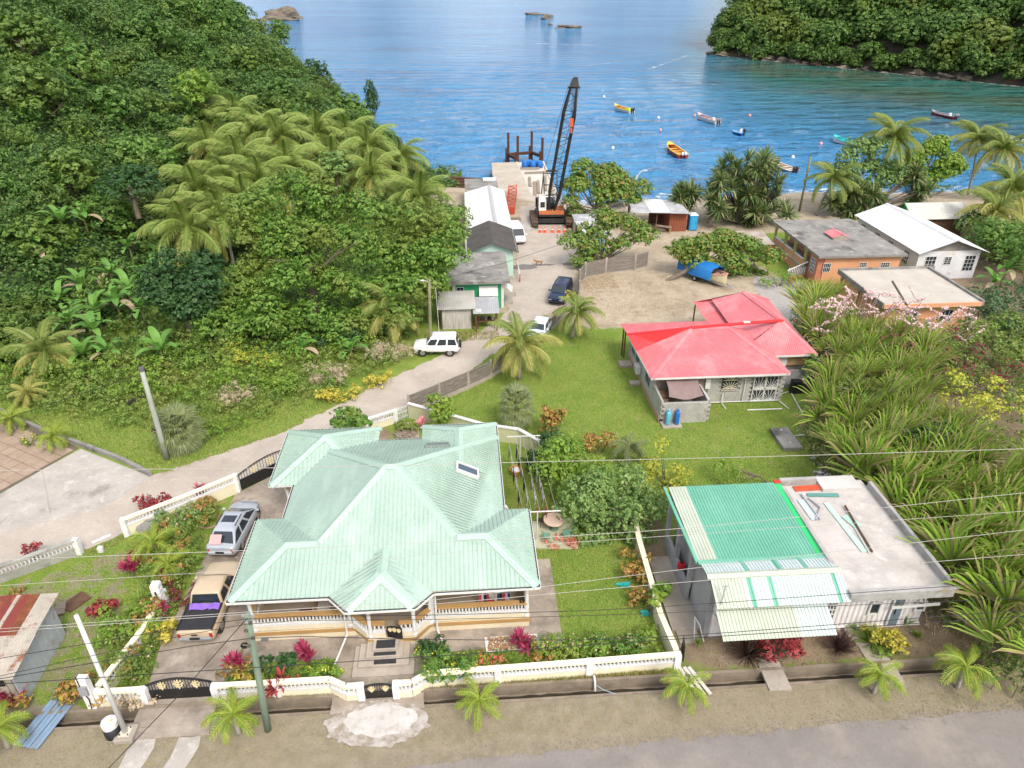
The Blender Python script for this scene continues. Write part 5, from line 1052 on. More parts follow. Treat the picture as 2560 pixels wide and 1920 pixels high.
# rusty corrugated shed in the street corner
RS = thing('shed', 'corrugated iron shed with a rusty red and cream striped roof by the street', 'shed', (-23.5, 25, 0)); rq = lambda p: (p[0]+23.5, p[1]-25, p[2])
CORR = pm('corrugated_iron', (0.42, 0.46, 0.48), (0.33, 0.36, 0.38), 1, .6, spots=[((.26, .075, .035), .7, .6, .68, .9)], stretch=(1, 1, .5))
MAROON = pm('maroon_sheet', (0.22, 0.045, 0.035), (0.17, 0.04, 0.03), 1, .8, spots=[((.32, .12, .04), .8, .58, .7, .8)])
SANDSH = pm('cream_corrugated', (.44, .40, .34), (.34, .31, .26), 1, .75, spots=[((.22, .075, .035), .9, .56, .63, .95), ((.2, .18, .16), 2, .55, .7, .6)])
zb0, zb1 = 2.3, 2.65
for k, (x0, x1, mm) in enumerate([(-27, -24.3, MAROON), (-24.29, -24.12, SANDSH), (-24.11, -23.3, MAROON), (-23.29, -23.1, SANDSH), (-23.09, -22.6, MAROON), (-22.59, -22.15, RUST), (-22.14, -21.25, SANDSH)]):
    roof_part(RS, [[rq((x0, 25.0, zb0+.17)), rq((x1, 25.0, zb0+.17)), rq((x1, 27.6, zb1)), rq((x0, 27.6, zb1))]], [], mm, None, .12, .07, .025, 'roof_sheet', thick=.015)
for k, (x0, x1, mm) in enumerate([(-27, -25.0, SANDSH), (-24.99, -23.0, SANDSH), (-22.99, -21.2, SANDSH)]):
    roof_part(RS, [[rq((x0, 22.8, zb0-.1)), rq((x1, 22.8, zb0-.1)), rq((x1, 25.1, zb0+.2)), rq((x0, 25.1, zb0+.2))]], [], mm, None, .12, .07, .025, 'roof_sheet', thick=.015)
box_part(RS, 'wall', pm('shed_core', (.1, .1, .1)), -26.8, 23.2, 0, -21.6, 27.3, 2.15)
for k in range(17): box_part(RS, 'wall_sheet', CORR, -21.6, 23.2+k*.24, .02, -21.53+.02*(k % 2), 23.43+k*.24, 2.15)
for k in range(20): box_part(RS, 'wall_sheet', pm('tan_corrugated', (.36, .33, .28), (.27, .24, .2), 1, .8), -26.8+k*.26, 23.12+.02*(k % 2), .02, -26.56+k*.26, 23.2, 2.12)
box_part(RS, 'window', BLACKM, -22.5, 23.05, 1.45, -21.9, 23.11, 1.95)
# ================================================================ jetty, barge, piles, crane
JET = pm('jetty_concrete', (0.46, 0.41, 0.34), (0.36, 0.32, 0.26), 0.4, .95, spots=[((.24, .2, .16), .5, .55, .72, .5)], bmp=.4, bscale=8)
struct(MB().prism([(-1, 100), (5.3, 105), (5.4, 127), (5.6, 134.6), (10.2, 134.8), (10.6, 125), (10.9, 112), (20, 104), (20.5, 96), (5, 96)], -4, -0.35).build('jetty', JET))
br_ = thing('barge', 'long white planked barge moored beside the concrete jetty', 'barge', (13, 124, SEA_Z))
PLK = pm('bleached_plank', (0.62, 0.59, 0.53), (0.50, 0.46, 0.40), 1, .85, spots=[((.3, .26, .2), 1.2, .58, .7, .5)])
MB().prism([(-2.0, -12.5), (2.3, -12.7), (2.5, 13.4), (-2.6, 13.4)], -.4, 1.0).build('hull', pm('barge_hull', (.16, .14, .12), (.1, .09, .08), 1, .9), br_)
pmesh = MB().bx(-2.2, -.2, 0, 2.2, .2, .07).mesh('plank'); pmesh.materials.append(PLK)
for k in range(52):
    y = -12.3+k*.495; link('plank', pmesh, None, br_, loc=(-.02-.012*y+random.uniform(-.05, .05), y, 1.0+random.uniform(0, .03)), scale=(1.02+.008*y, 1, 1), rz=random.uniform(-.012, .012))
tp = MB(); tp.beam((-2.25, -12.5, 1.1), (-2.5, 13.2, 1.1), .25, .25); tp.beam((2.3, -12.5, 1.1), (2.5, 13.2, 1.1), .25, .25); tp.build('gunwale', PLK, br_)
for k, (x, y, l, r_, w) in enumerate([(-1.0, -6.5, 9, 5, .5), (-.3, -5.5, 8, 5, .45), (-1.4, -2, 6, 4, .4), (1.2, -3, 10, 6, .35), (.4, 4.0, 4.5, 85, .3), (-.6, 7.0, 3.6, 88, .35), (1.6, -8.5, 5, 3, .4)]):
    tag(MB().box((13+x, 124+y, SEA_Z+1.2+.04*k), (w, l, .2), rz=R(-r_)).build('timber_baulk', WOOD), ['thick timber baulk at the shore end of the barge', 'second thick timber baulk beside the first on the barge', 'timber baulk along the jetty edge of the barge', 'longest timber baulk on the seaward side of the barge', 'cross timber before the blue drums on the barge', 'cross timber nearest the blue drums on the barge', 'stubby timber baulk at the seaward shore corner of the barge'][k], 'timber')
for k, (x, y) in enumerate([(11.6, 132.6), (12.5, 133.3), (13.1, 132.4), (13.8, 133.2), (14.4, 132.5)]):
    t = thing('drum', 'blue plastic drum on the seaward end of the barge', 'drum', (x, y, SEA_Z+1.08), 0, 'blue drums on the barge'); MB().lathe([(.5, 0), (.55, .08), (.55, .5), (.58, .55), (.55, .6), (.55, 1.1), (.5, 1.2)], n=14).build('body', pm('drum_blue', (.015, .12, .42), (.015, .16, .5), 2, .5), t, smooth=True); MB().lathe([(.42, 1.2), (.42, 1.24)], n=12).build('lid', pm('drum_blue2', (.03, .2, .5)), t)
RUST = pm('dark_rust', (.085, .035, .022), (.05, .024, .018), 2, .9, spots=[((.2, .075, .03), 2, .56, .7, .6)])
PF = thing('pile_frame', 'rusty steel piling frame with tall posts standing in the sea', 'pile frame', (12, 141.5, SEA_Z)); pq = lambda p: (p[0]-12, p[1]-141.5, p[2])
for k, (x, y, h) in enumerate([(9.2, 142.0, 5.6), (10.7, 137.6, 5.8), (13.9, 143.5, 5.5), (15.6, 139.8, 5.0)]):
    MB().beam((x-12, y-141.5, -3), (x-12, y-141.5, h), .45, .4).build('post', RUST, PF); MB().beam((x-12-.42, y-141.5, -3), (x-12-.42, y-141.5, h*.5), .32, .35).build('post', RUST, PF)
for a, b_ in (((9.2, 142.0), (10.7, 137.6)), ((9.2, 142.0), (13.9, 143.5)), ((13.9, 143.5), (15.6, 139.8))): MB().beam((a[0]-12, a[1]-141.5, 1.5), (b_[0]-12, b_[1]-141.5, 1.5), .5, .5).build('crossbeam', RUST, PF)
# crawler crane
CR = thing('crawler_crane', 'black lattice boom crawler crane with a white cab standing on the jetty yard', 'crane', (12.1, 96.4, 0), R(-2))
TRK = pm('track_steel', (.11, .07, .05), (.06, .045, .035), 2, .9, spots=[((.24, .12, .06), 1.5, .55, .7, .7)])
CWH = pm('crane_white', (.70, .68, .64), (.6, .57, .52), 1.2, .6, spots=[((.3, .15, .08), 1.6, .62, .72, .6)]); COR = pm('crane_orange', (.50, .16, .06), (.42, .13, .05), 1.2, .65, spots=[((.2, .1, .07), 1.4, .58, .7, .6)]); CBK = pm('crane_black', (.02, .02, .022), (.035, .032, .03), 2, .6)
for s in (-1, 1):
    tr = MB(); prof = [(-2.9, .5), (-2.6, .12), (-2.2, .0), (2.2, .0), (2.6, .12), (2.9, .5), (2.6, .92), (2.2, 1.05), (-2.2, 1.05), (-2.6, .92)]
    tr.loft([[(s*2.35-.42, y, z) for y, z in prof], [(s*2.35+.42, y, z) for y, z in prof]]); to = tr.build('track', TRK, CR)
    for k in range(20):
        y = -2.2+k*.23; MB().bx(s*2.35-.46, y-.085, 1.05, s*2.35+.46, y+.085, 1.11).build('track_pad', TRK, to)
    for z in (.2, .5, .8): MB().bx(s*2.35-.46, -2.98+.32*abs(z-.5), z-.09, s*2.35+.46, -2.88+.3*abs(z-.5), z+.09).build('track_pad', TRK, to)
MB().bx(-1.95, -1.4, .35, 1.95, 1.4, .95).build('car_body', CBK, CR); MB().lathe([(1.1, .95), (1.1, 1.25)], n=20).build('slew_ring', CBK, CR)
MB().bx(-1.75, -1.5, 1.25, 1.75, 3.0, 1.55).build('deck', CBK, CR)
MB().bx(-1.7, -1.55, 1.56, 1.7, -.9, 2.1).build('front_housing', COR, CR)
cab = MB().loft([[(-1.75, -1.5, 2.1), (-.75, -1.5, 2.1), (-.75, .3, 2.1), (-1.75, .3, 2.1)], [(-1.75, -1.5, 3.2), (-.75, -1.5, 3.2), (-.75, .3, 3.2), (-1.75, .3, 3.2)], [(-1.7, -1.2, 3.9), (-.8, -1.2, 3.9), (-.8, .25, 3.9), (-1.7, .25, 3.9)]]).build('cab', CWH, CR)
MB().bx(-1.55, -1.53, 2.55, -.95, -1.505, 3.3).build('windscreen', GLASS, cab); MB().bx(-1.775, -1.2, 2.6, -1.755, -.2, 3.3).build('side_window', GLASS, cab)
eng = MB().bx(.55, -.9, 2.1, 1.7, 2.9, 3.1).build('engine_house', CWH, CR, bevel=.06); MB().bx(.6, -.93, 2.2, 1.65, -.905, 2.55).build('orange_panel', COR, eng)
MB().bx(-1.7, .35, 1.56, .5, 2.9, 2.6).build('winch_house', CBK, CR); MB().bx(-1.9, 2.95, 1.3, 1.9, 3.5, 2.6).build('counterweight', CBK, CR)
for s in (-1, 1): MB().bx(s*1.95-.12, -1.2, 1.2, s*1.95+.12, 1.8, 1.5).build('side_walkway', RUST, CR); MB().beam((s*2.0, -1.5, 1.4), (s*2.1, -1.7, 3.0), .08).build('handrail_post', CBK, CR)
bo = MB(); foot = Vector((-.05, -1.2, 1.8)); top = CR.matrix_world.inverted() @ Vector((0, 0, 0))
tw = D(1436, 212, 92.6); c_, s_ = math.cos(R(2)), math.sin(R(2)); dxx, dyy = tw.x-12.1, tw.y-96.4; top = Vector((dxx*c_-dyy*s_, dxx*s_+dyy*c_, tw.z))
ax = (top-foot).normalized(); side = Vector((1, 0, 0)); side = (side-ax*side.dot(ax)).normalized(); bk = ax.cross(side); Lb = (top-foot).length
def half(t): return (.32+.38*min(t/.16, 1)) if t < .8 else .7-.38*(t-.8)/.2
def dep(t): return .12+.5*min(t/.16, 1) if t < .84 else .62-.4*(t-.84)/.16
def bp(t, a, b_): return foot+ax*(t*Lb)+side*(a*half(t))+bk*(b_*dep(t))
nb = 20
for a in (-1, 1):
    for b_ in (-1, 1):
        for k in range(nb): bo.beam(bp(k/nb, a, b_), bp((k+1)/nb, a, b_), .16 if (.25 < k/nb < .75) else .19)
bo.build('boom_chords', CBK, CR); lc = MB()
for k in range(nb):
    t0, t1 = k/nb, (k+1)/nb; m_ = k % 2*2-1
    for b_ in (-1, 1): lc.beam(bp(t0, -m_, b_), bp(t1, m_, b_), .055)
    for a in (-1, 1): lc.beam(bp(t0, a, -m_), bp(t1, a, m_), .055)
    if k % 4 == 0: lc.beam(bp(t0, -1, 1), bp(t0, 1, 1), .07)
lc.build('boom_lacing', CBK, CR)
hd_ = MB(); hd_.box(top+ax*.25, (1.1, .9, .9), ry=.1, tap=.6); hd_.box(top-ax*.3, (1.5, .3, .2)); hd_.build('boom_head', CBK, CR); MB().box(top+ax*.8, (.5, .4, .2)).build('head_sheave', CBK, CR)
hk = bp(.745, .55, -1.3); hb_ = MB(); hb_.box(hk, (.42, .3, 1.0)); hb_.box(hk-Vector((0, 0, .95)), (.22, .2, .6)); hb_.build('hook_block', pm('hook_orange', (.62, .11, .04)), CR)
rp = MB()
for dx_ in (-.12, .0, .12): rp.tube([top-ax*.2+side*dx_, hk+Vector((dx_, 0, .5))], .022, 4)
for s in (-1, 1):
    rp.tube([top-ax*.3+side*.72*s, Vector((s*.95, 2.4, 6.2))], .028, 4); rp.tube([Vector((s*.95, 2.4, 6.2)), Vector((s*1.2, 3.0, 2.4))], .03, 4); rp.tube([top-ax*.3+side*.5*s, bp(.3, s*1.05, 1.5), Vector((s*.4, .8, 2.6))], .022, 4)
rp.build('hoist_rope', CBK, CR)
gn = MB()
for s in (-1, 1): gn.beam((s*.85, .2, 2.6), (s*.95, 2.4, 6.2), .13); gn.beam((s*1.1, 2.8, 2.6), (s*.95, 2.4, 6.2), .1)
for z, y in ((3.6, .8), (4.8, 1.55), (6.15, 2.38)): gn.beam((-.9, y, z), (.9, y, z), .1)
gn.build('gantry', CBK, CR); fl = bp(.34, -1.25, .2); MB().box(fl, (1.5, .4, .16)).build('spreader_bar', CBK, CR)
cm = [MB().lathe([(.2, .06), (.16, .2), (.02, .85)], n=12).mesh('cone_body'), MB().bx(-.26, -.26, 0, .26, .26, .06).mesh('cone_base'), MB().lathe([(.135, .36), (.105, .52)], n=12).mesh('cone_band')]
CO = pm('cone_orange', (.78, .10, .02), (.7, .08, .02), 3, .55)
for k, px in enumerate((1350, 1362, 1381, 1397, 1412)):
    p = P(px, 581); t = thing('traffic_cone', ['first', 'second', 'third', 'fourth', 'fifth'][k]+' orange traffic cone from the white shed side, before the crane', 'traffic cone', (p.x, p.y, .03), 0, 'traffic cones in front of the crane')
    for nm, m_, mm in zip(('body', 'base', 'band'), cm, (CO, CO, WHITE)): link(nm, m_, mm, t)
# red lattice boom section lying by the shed
RB = thing('lattice_boom_section', 'red lattice boom section lying on timbers beside the white shed', 'boom section', (7.4, 107, -.35), R(-6)); LAT = pm('lattice_red', (.48, .07, .03), (.4, .06, .03), 1, .7); lb_ = MB()
for x in (-.6, .6):
    for z in (.3, 1.3): lb_.beam((x, -6, z), (x, 6.5, z), .13)
for k in range(12):
    y = -6+k*1.04; sg = k % 2*2-1
    lb_.beam((-.6*sg, y, 1.3), (.6*sg, y+1.04, 1.3), .07); lb_.beam((-.6, y, .3 if sg > 0 else 1.3), (-.6, y+1.04, 1.3 if sg > 0 else .3), .07); lb_.beam((.6, y, .3 if sg > 0 else 1.3), (.6, y+1.04, 1.3 if sg > 0 else .3), .07); lb_.beam((-.6, y, 1.3), (.6, y, 1.3), .07)
lb_.build('lattice', LAT, RB); MB().bx(-.7, -6.5, .1, .7, -5.8, 1.4).build('foot_bracket', LAT, RB)
for k in range(4): tag(MB().bx(6.0, 96.9+k*.06, .35*k*.6-.3, 8.0, 97.6, .35*k*.6-.12).build('timber_sleeper', WOOD), ['lowest', 'second lowest', 'second highest', 'topmost'][k]+' sleeper of the timber stack beside the white shed', 'timber', 'sleepers stacked by the shed')
gp = MB(); 
for (cx_, cy_, r_, h_) in [(7.9, 94.6, 2.2, .55)]:
    gp.lathe([(r_, -.02), (r_*.75, h_*.4), (r_*.4, h_*.85), (.1, h_)], (cx_, cy_, 0), 22)
tag(gp.build('gravel_heap', GRAV, smooth=True), 'low heap of grey gravel between the shed and the crane', 'gravel heap')
rs_ = P(1150, 470, -.8)
for k in range(4): tag(MB().box((rs_.x+.4*k-.5, rs_.y+.8*k, -.6+.25*k), (7.5-k*.5, .8, .3), rz=R(-25+k*3)).build('sheet_pile', RUST), ['lowest', 'second', 'third', 'topmost'][k]+' rusty sheet pile of the pile beside the concrete hut', 'sheet pile', 'sheet piles by the hut')
# ================================================================ fishing boats and buoys
def boat(label, p, L, W, rz, hullc, rimc, inc, motors=2, motorc=(.03, .03, .035), console=False, extra=None, z=SEA_Z, group='fishing boats moored in the bay', hullname=None, floor=True):
    t = thing('fishing_boat', label, 'boat', (p[0], p[1], z), rz, group)
    st = [(-.5, .86, .30), (-.3, .97, .30), (-.05, 1.0, .32), (.2, .88, .38), (.36, .62, .48), (.46, .28, .6), (.5, .04, .68)]
    hm = pm('hull_%s' % label[:14], hullc, None, 1.5, .35); rm = pm('rim_%s' % label[:14], rimc, None, 1.5, .4); im = pm('inner_%s' % label[:14], inc, None, 2, .6)
    w2 = W/2; k = L/7.0
    rings = [[(x*L, -w*w2, h*1.6*k+.2), (x*L, -w*w2*.82, .1), (x*L, -w*w2*.35, -.2), (x*L, w*w2*.35, -.2), (x*L, w*w2*.82, .1), (x*L, w*w2, h*1.6*k+.2)] for x, w, h in st]
    MB().loft(rings, True, False).build('hull', hm, t, smooth=False, fix=False)
    inn = [[(x*L*.97, -w*w2*.9, h*1.6*k+.18), (x*L*.97, -w*w2*.75, .22), (x*L*.97, w*w2*.75, .22), (x*L*.97, w*w2*.9, h*1.6*k+.18)] for x, w, h in st]
    MB().loft(inn, True, False).build('inner_hull', im, t, fix=False)
    g = MB(); L_ = [(x*L, -w*w2*.96, h*1.6*k+.22) for x, w, h in st]; R_ = [(x*L, w*w2*.96, h*1.6*k+.22) for x, w, h in st]
    for S_ in (L_, R_):
        for a, b_ in zip(S_, S_[1:]): g.beam(a, b_, .16, .09)
    g.beam(L_[0], R_[0], .16, .09); g.face([L_[-3], L_[-2], L_[-1], R_[-1], R_[-2], R_[-3]]); g.build('gunwale', rm, t)
    for x in (-.28, -.04, .2): MB().bx(x*L-.14, -w2*.88, .42*k+.12, x*L+.14, w2*.88, .42*k+.19).build('thwart', rm if x else im, t)
    mm = pm('motor_%d%d' % (int(motorc[0]*99), int(motorc[2]*99)), motorc, None, 2, .35)
    for i in range(motors):
        y = (i-(motors-1)/2)*.62; m_ = MB(); m_.loft([[(-.5*L-.55, y-.2, .75), (-.5*L-.05, y-.2, .75), (-.5*L-.05, y+.2, .75), (-.5*L-.55, y+.2, .75)], [(-.5*L-.62, y-.22, 1.1), (-.5*L, y-.22, 1.1), (-.5*L, y+.22, 1.1), (-.5*L-.62, y+.22, 1.1)], [(-.5*L-.5, y-.15, 1.4), (-.5*L-.08, y-.15, 1.4), (-.5*L-.08, y+.15, 1.4), (-.5*L-.5, y+.15, 1.4)]])
        mo = m_.build('outboard_motor', mm, t, bevel=.06); MB().bx(-.5*L-.42, y-.09, -.3, -.5*L-.12, y+.09, .76).build('motor_leg', pm('motor_leg', (.05, .05, .055)), mo)
    if console:
        c = MB().bx(-.3*L, -.35, .3, -.22*L, .35, 1.25).build('console', WHITE, t, bevel=.05); MB().bx(-.225*L, -.28, 1.0, -.215*L, .28, 1.35).build('windscreen', GLASS, c)
    if extra: extra(t, L, W)
    return t
def hd(px0, py0, px1, py1):    # stern to bow on the water
    a, b_ = P(px0, py0, SEA_Z+.4), P(px1, py1, SEA_Z+.9); return ((a+b_)/2), math.atan2(b_.y-a.y, b_.x-a.x), (b_-a).length
def mk(label, s, b_, W, *a, Lmax=8.5, **k):
    c, rz, L = hd(*s, *b_); L = min(L, Lmax); return boat(label, (c.x, c.y), L, W, rz, *a, **k)
def limecover(t, L, W): MB().loft([[(-.42*L, -.5, .5), (-.2*L, -.6, .5), (-.2*L, .6, .5), (-.42*L, .6, .5)], [(-.38*L, -.3, 1.3), (-.22*L, -.35, 1.2), (-.22*L, .35, 1.2), (-.38*L, .35, 1.3)]]).build('cover', pm('lime_cover', (.42, .62, .02)), t, bevel=.1)
mk('white fishing boat with orange interior and lime green motor cover', (1580, 280), (1537, 264), 2.3, (.68, .69, .68), (.74, .55, .08), (.58, .2, .04), extra=limecover, Lmax=8)
mk('white open boat with pale pink rim and two grey outboard motors', (1795, 306), (1745, 287), 2.3, (.66, .67, .68), (.62, .45, .45), (.4, .33, .33), motorc=(.25, .26, .28), console=True, Lmax=9)
mk('small blue boat with a white console in the middle of the bay', (1858, 333), (1833, 322), 2.0, (.01, .12, .42), (.05, .3, .6), (.6, .6, .6), motors=1, console=True, Lmax=5.5)
mk('red fishing boat with yellow rim, orange inside and two white outboards', (1708, 392), (1672, 362), 2.6, (.36, .025, .03), (.74, .52, .06), (.55, .2, .06), motorc=(.72, .73, .74), Lmax=9.5)
mk('white boat with tan deck and dark blue lower hull near the shore', (1985, 430), (1928, 402), 2.5, (.10, .13, .2), (.74, .73, .7), (.5, .36, .22), Lmax=9)
mk('dark red and grey speedboat farthest across the green water', (2388, 294), (2330, 278), 2.4, (.16, .02, .03), (.3, .3, .34), (.3, .3, .32), motorc=(.3, .31, .33), console=True, Lmax=9)
mk('turquoise topped white boat half hidden behind the beach trees', (2150, 365), (2085, 342), 2.4, (.7, .72, .72), (.03, .5, .48), (.05, .5, .5), motors=1, Lmax=9)
mk('white boat partly hidden behind the tall beach palms', (2548, 352), (2505, 334), 2.3, (.7, .71, .72), (.7, .71, .72), (.5, .5, .5), motors=1, Lmax=8)
for k, (px, py, pink) in enumerate([(1532, 372, 0), (1651, 327, 1), (1646, 296, 0), (1736, 290, 1), (1874, 290, 1), (1510, 243, 0), (2052, 361, 1), (1982, 395, 0), (2420, 326, 0)]):
    p = P(px, py, SEA_Z); t = thing('mooring_buoy', ['white round mooring buoy near the shore beside the almond tree', 'pink and white buoy above the red boat', 'white buoy between the lime covered boat and the pink rimmed boat', 'pinkish buoy at the bow of the white open boat', 'pinkish buoy beyond the small blue boat', 'lone white buoy farthest out beside the lime covered boat', 'pinkish buoy beside the turquoise topped boat', 'white buoy beside the tan decked boat', 'white buoy near the tall beach palms'][k], 'buoy', (p.x, p.y, SEA_Z), 0, 'mooring buoys in the bay')
    MB().lathe([(.05, -.3), (.3, -.15), (.37, .12), (.3, .4), (.1, .58)], n=14).build('float', pm('buoy_pink', (.65, .35, .33)) if pink else WHITE, t, smooth=True); MB().lathe([(.08, .57), (.08, .7)], n=8).build('ring', BLACKM, t)
# boat on a trailer under a blue tarpaulin
bt_ = boat('small cream and pink boat on a trailer under a blue tarpaulin', (27.0, 73.6), 5.8, 2.1, R(-60), (.62, .55, .36), (.6, .33, .26), (.42, .36, .28), motors=0, z=.62, group=None)
tp_ = MB(); nn = 12; stn = [(-.56, 1.06), (-.4, 1.12), (-.15, 1.14), (.1, 1.06), (.27, .9)]
rg = []
for i, (x, w) in enumerate(stn):
    ring = []
    for j in range(nn+1):
        a = math.pi*j/nn; y = -math.cos(a)*1.12*w; z = 1.0+.75*math.sin(a)*(1-.1*i)+.06*math.sin(7*a+i*2); 
        if j in (0, nn): z = .05+.1*((i+j) % 2); y *= 1.08
        ring.append((x*5.8, y, z))
    rg.append(ring)
tp_.loft(rg, False, False); tp_.face(rg[0]); tpo = tp_.build('tarpaulin', pm('tarp_blue', (.015, .13, .42), (.02, .2, .5), .8, .45, bmp=.3, bscale=4, obj=True), smooth=True, fix=False); tpo.location = (27.0, 73.6, .62); tpo.rotation_euler = (0, 0, R(-60)); tag(tpo, 'creased blue tarpaulin draped over the boat on the trailer', 'tarpaulin')
tl = thing('boat_trailer', 'galvanised boat trailer with a long drawbar under the tarpaulined boat', 'trailer', (27.0, 73.6, 0), R(-60))
for s in (-1, 1): MB().beam((-2.4, s*.6, .48), (2.4, s*.45, .48), .09).build('rail', STEEL, tl); MB().beam((2.4, s*.45, .48), (4.0, 0, .45), .08).build('drawbar', STEEL, tl); w_ = MB().tube([(-.6, s*1.05-.1, .32), (-.6, s*1.05+.1, .32)], .32, 16).build('wheel', RUBBER, tl); MB().tube([(-.6, s*1.05-.11, .32), (-.6, s*1.05+.11, .32)], .16, 12).build('rim', STEEL, w_)
MB().beam((-.6, -1.0, .35), (-.6, 1.0, .35), .07).build('axle', STEEL, tl)
# ================================================================ vehicles (front towards local +x)
LAMPR = glassm('tail_lamp', (.35, .02, .015), .2); LAMPW = glassm('head_lamp', (.7, .72, .74), .15); CHROME = pm('bumper_grey', (.3, .31, .32), None, 3, .35, metal=.3); RIMM = pm('alloy_rim', (.35, .36, .37), None, 3, .35, metal=.6)
def paint(name, c, rough=.28):
    if name in _M: return _M[name]
    m, t, b = nt(name); pos = position(t, True)
    t.links.new(mixc(t, mapr(t, noise(t, pos, 1.6, 4), .4, .7, 0, .25), c, tuple(v*.8 for v in c)), b.inputs['Base Color']); b.inputs['Roughness'].default_value = rough; b.inputs['Coat Weight'].default_value = .5; b.inputs['Coat Roughness'].default_value = .08; _M[name] = m; return m
def section(x, w, zl, zt, cr=.03):
    return [(x, -w*.88, zl), (x, -w, zl+.18), (x, -w, zt-.16), (x, -w*.95, zt-.05), (x, -w*.8, zt), (x, 0, zt+cr), (x, w*.8, zt), (x, w*.95, zt-.05), (x, w, zt-.16), (x, w, zl+.18), (x, w*.88, zl)]
def car(name, label, loc_, rz, L, W, pm_, body, cabin, cat='car', wheels=(.3, -.3), wr=.36, pillars=3, roofm=None, plate=True, rear_glass=True, spare=False, bed=None, sunroof=False, rails=False):
    """body: list of (x, half width, z low, z top); cabin: (x windscreen foot, x windscreen head, x roof end, x rear glass foot, belt z, roof z, half width belt, half width roof)"""
    t = thing(name, label, cat, (*loc_, 0.05), rz)
    MB().loft([section(*s) for s in body]).build('body', pm_, t, bevel=.05, seg=2, smooth=True)
    a, b, c, d, zb, zr, wb, wt = cabin
    def ring(x, z, w): return (x, -w, z), (x, w, z)
    cab = MB(); e = .07
    lower = [(a, -wb*.94, zb-.04), (d, -wb*.94, zb-.04), (d, wb*.94, zb-.04), (a, wb*.94, zb-.04)]
    mid = [(b+e, -wt, zr-.07), (c-e*.6, -wt, zr-.07), (c-e*.6, wt, zr-.07), (b+e, wt, zr-.07)]
    top = [(b-.12, -wt*.86, zr), (c+.12, -wt*.86, zr), (c+.12, wt*.86, zr), (b-.12, wt*.86, zr)]
    crown = [(b-.5, -wt*.45, zr+.035), (c+.5, -wt*.45, zr+.035), (c+.5, wt*.45, zr+.035), (b-.5, wt*.45, zr+.035)]
    cab.loft([lower, mid, top, crown]); co = cab.build('cabin', roofm or pm_, t, bevel=.07, seg=3, smooth=True)
    V = Vector; m0 = [V(p) for p in lower]; m1 = [V(p) for p in mid]
    def pane(nm, p, inset, prnt=co, n=None):
        p = [V(x) for x in p]; cen = sum(p, V((0, 0, 0)))/4; nn = (p[1]-p[0]).cross(p[3]-p[0]).normalized()
        if nn.dot(cen-V(((a+d)/2, 0, zb))) < 0: nn = -nn
        q = [x+(cen-x).normalized()*inset+nn*.018 for x in p]; MB().face(q).build(nm, GLASS, prnt, fix=False)
    pane('windscreen', [m0[3], m0[0], m1[0], m1[3]], .12)
    if rear_glass: pane('rear_window', [m0[1], m0[2], m1[2], m1[1]], .13)
    for s in (0, 1):
        lo0, lo1 = (m0[0], m0[1]) if s == 0 else (m0[3], m0[2]); hi0, hi1 = (m1[0], m1[1]) if s == 0 else (m1[3], m1[2])
        for k in range(pillars):
            u0, u1 = k/pillars, (k+1)/pillars
            pane('side_window', [lo0.lerp(lo1, u0), lo0.lerp(lo1, u1), hi0.lerp(hi1, u1), hi0.lerp(hi1, u0)], .1)
    hw = W/2
    for x in wheels:
        for s in (-1, 1):
            w = MB().tube([(x*L, s*(hw-.02), wr), (x*L, s*(hw-.24), wr)], wr, 20).build('wheel', RUBBER, t); MB().tube([(x*L, s*(hw-.015), wr), (x*L, s*(hw-.1), wr)], wr*.62, 14).build('rim', RIMM, w)
            MB().tube([(x*L, s*(hw-.03), wr+.05), (x*L, s*(hw-.28), wr+.05)], wr*1.16, 20).build('wheel_arch', BLACKM, t)
    x0, x1 = body[0], body[-1]
    for s in (-1, 1):
        MB().box((x1[0]-.04, s*x1[1]*.74, x1[3]-.2), (.12, x1[1]*.42, .15)).build('headlight', LAMPW, t, bevel=.03)
        MB().box((x0[0]+.05, s*x0[1]*.88, x0[3]-.25), (.14, x0[1]*.2, .34)).build('tail_light', LAMPR, t, bevel=.03)
        m = MB().box((a-.25, s*(wb+.14), zb+.08), (.14, .24, .16)).build('wing_mirror', pm_, t, bevel=.04)
    MB().box((x1[0]+.0, 0, x1[2]+.2), (.12, x1[1]*1.8, .2)).build('front_bumper', CHROME if name == 'pickup_truck' else pm_, t, bevel=.04); MB().box((x0[0]-.02, 0, x0[2]+.18), (.16, x0[1]*1.85, .2)).build('rear_bumper', CHROME if name == 'pickup_truck' else pm_, t, bevel=.04)
    MB().box((x1[0]+.03, 0, x1[3]-.25), (.06, x1[1]*.9, .16)).build('grille', BLACKM, t)
    if plate: MB().box((x0[0]-.1, 0, x0[2]+.26), (.03, .5, .13)).build('number_plate', BLACKM, t)
    if spare: MB().tube([(x0[0]-.02, .1, .95), (x0[0]-.24, .1, .95)], .36, 18).build('spare_wheel', RUBBER, t)
    if sunroof: MB().box((b-.75, 0, zr+.03), (.6, wt*1.25, .03)).build('sunroof', GLASS, co, bevel=.01)
    if rails:
        for s in (-1, 1): MB().beam((b-.3, s*wt*.9, zr+.05), (c+.25, s*wt*.9, zr+.05), .04).build('roof_rail', BLACKM, co)
    if bed:
        bx0, bx1, bz, mm = bed; MB().box(((bx0+bx1)/2, 0, bz+.04), (bx1-bx0, W*.86, .05)).build('bed_cover', mm, t, bevel=.015)
        for s in (-1, 1): MB().beam((bx0, s*W*.455, bz+.04), (bx1, s*W*.455, bz+.04), .07, .08).build('bed_rail', BLACKM, t)
    return t
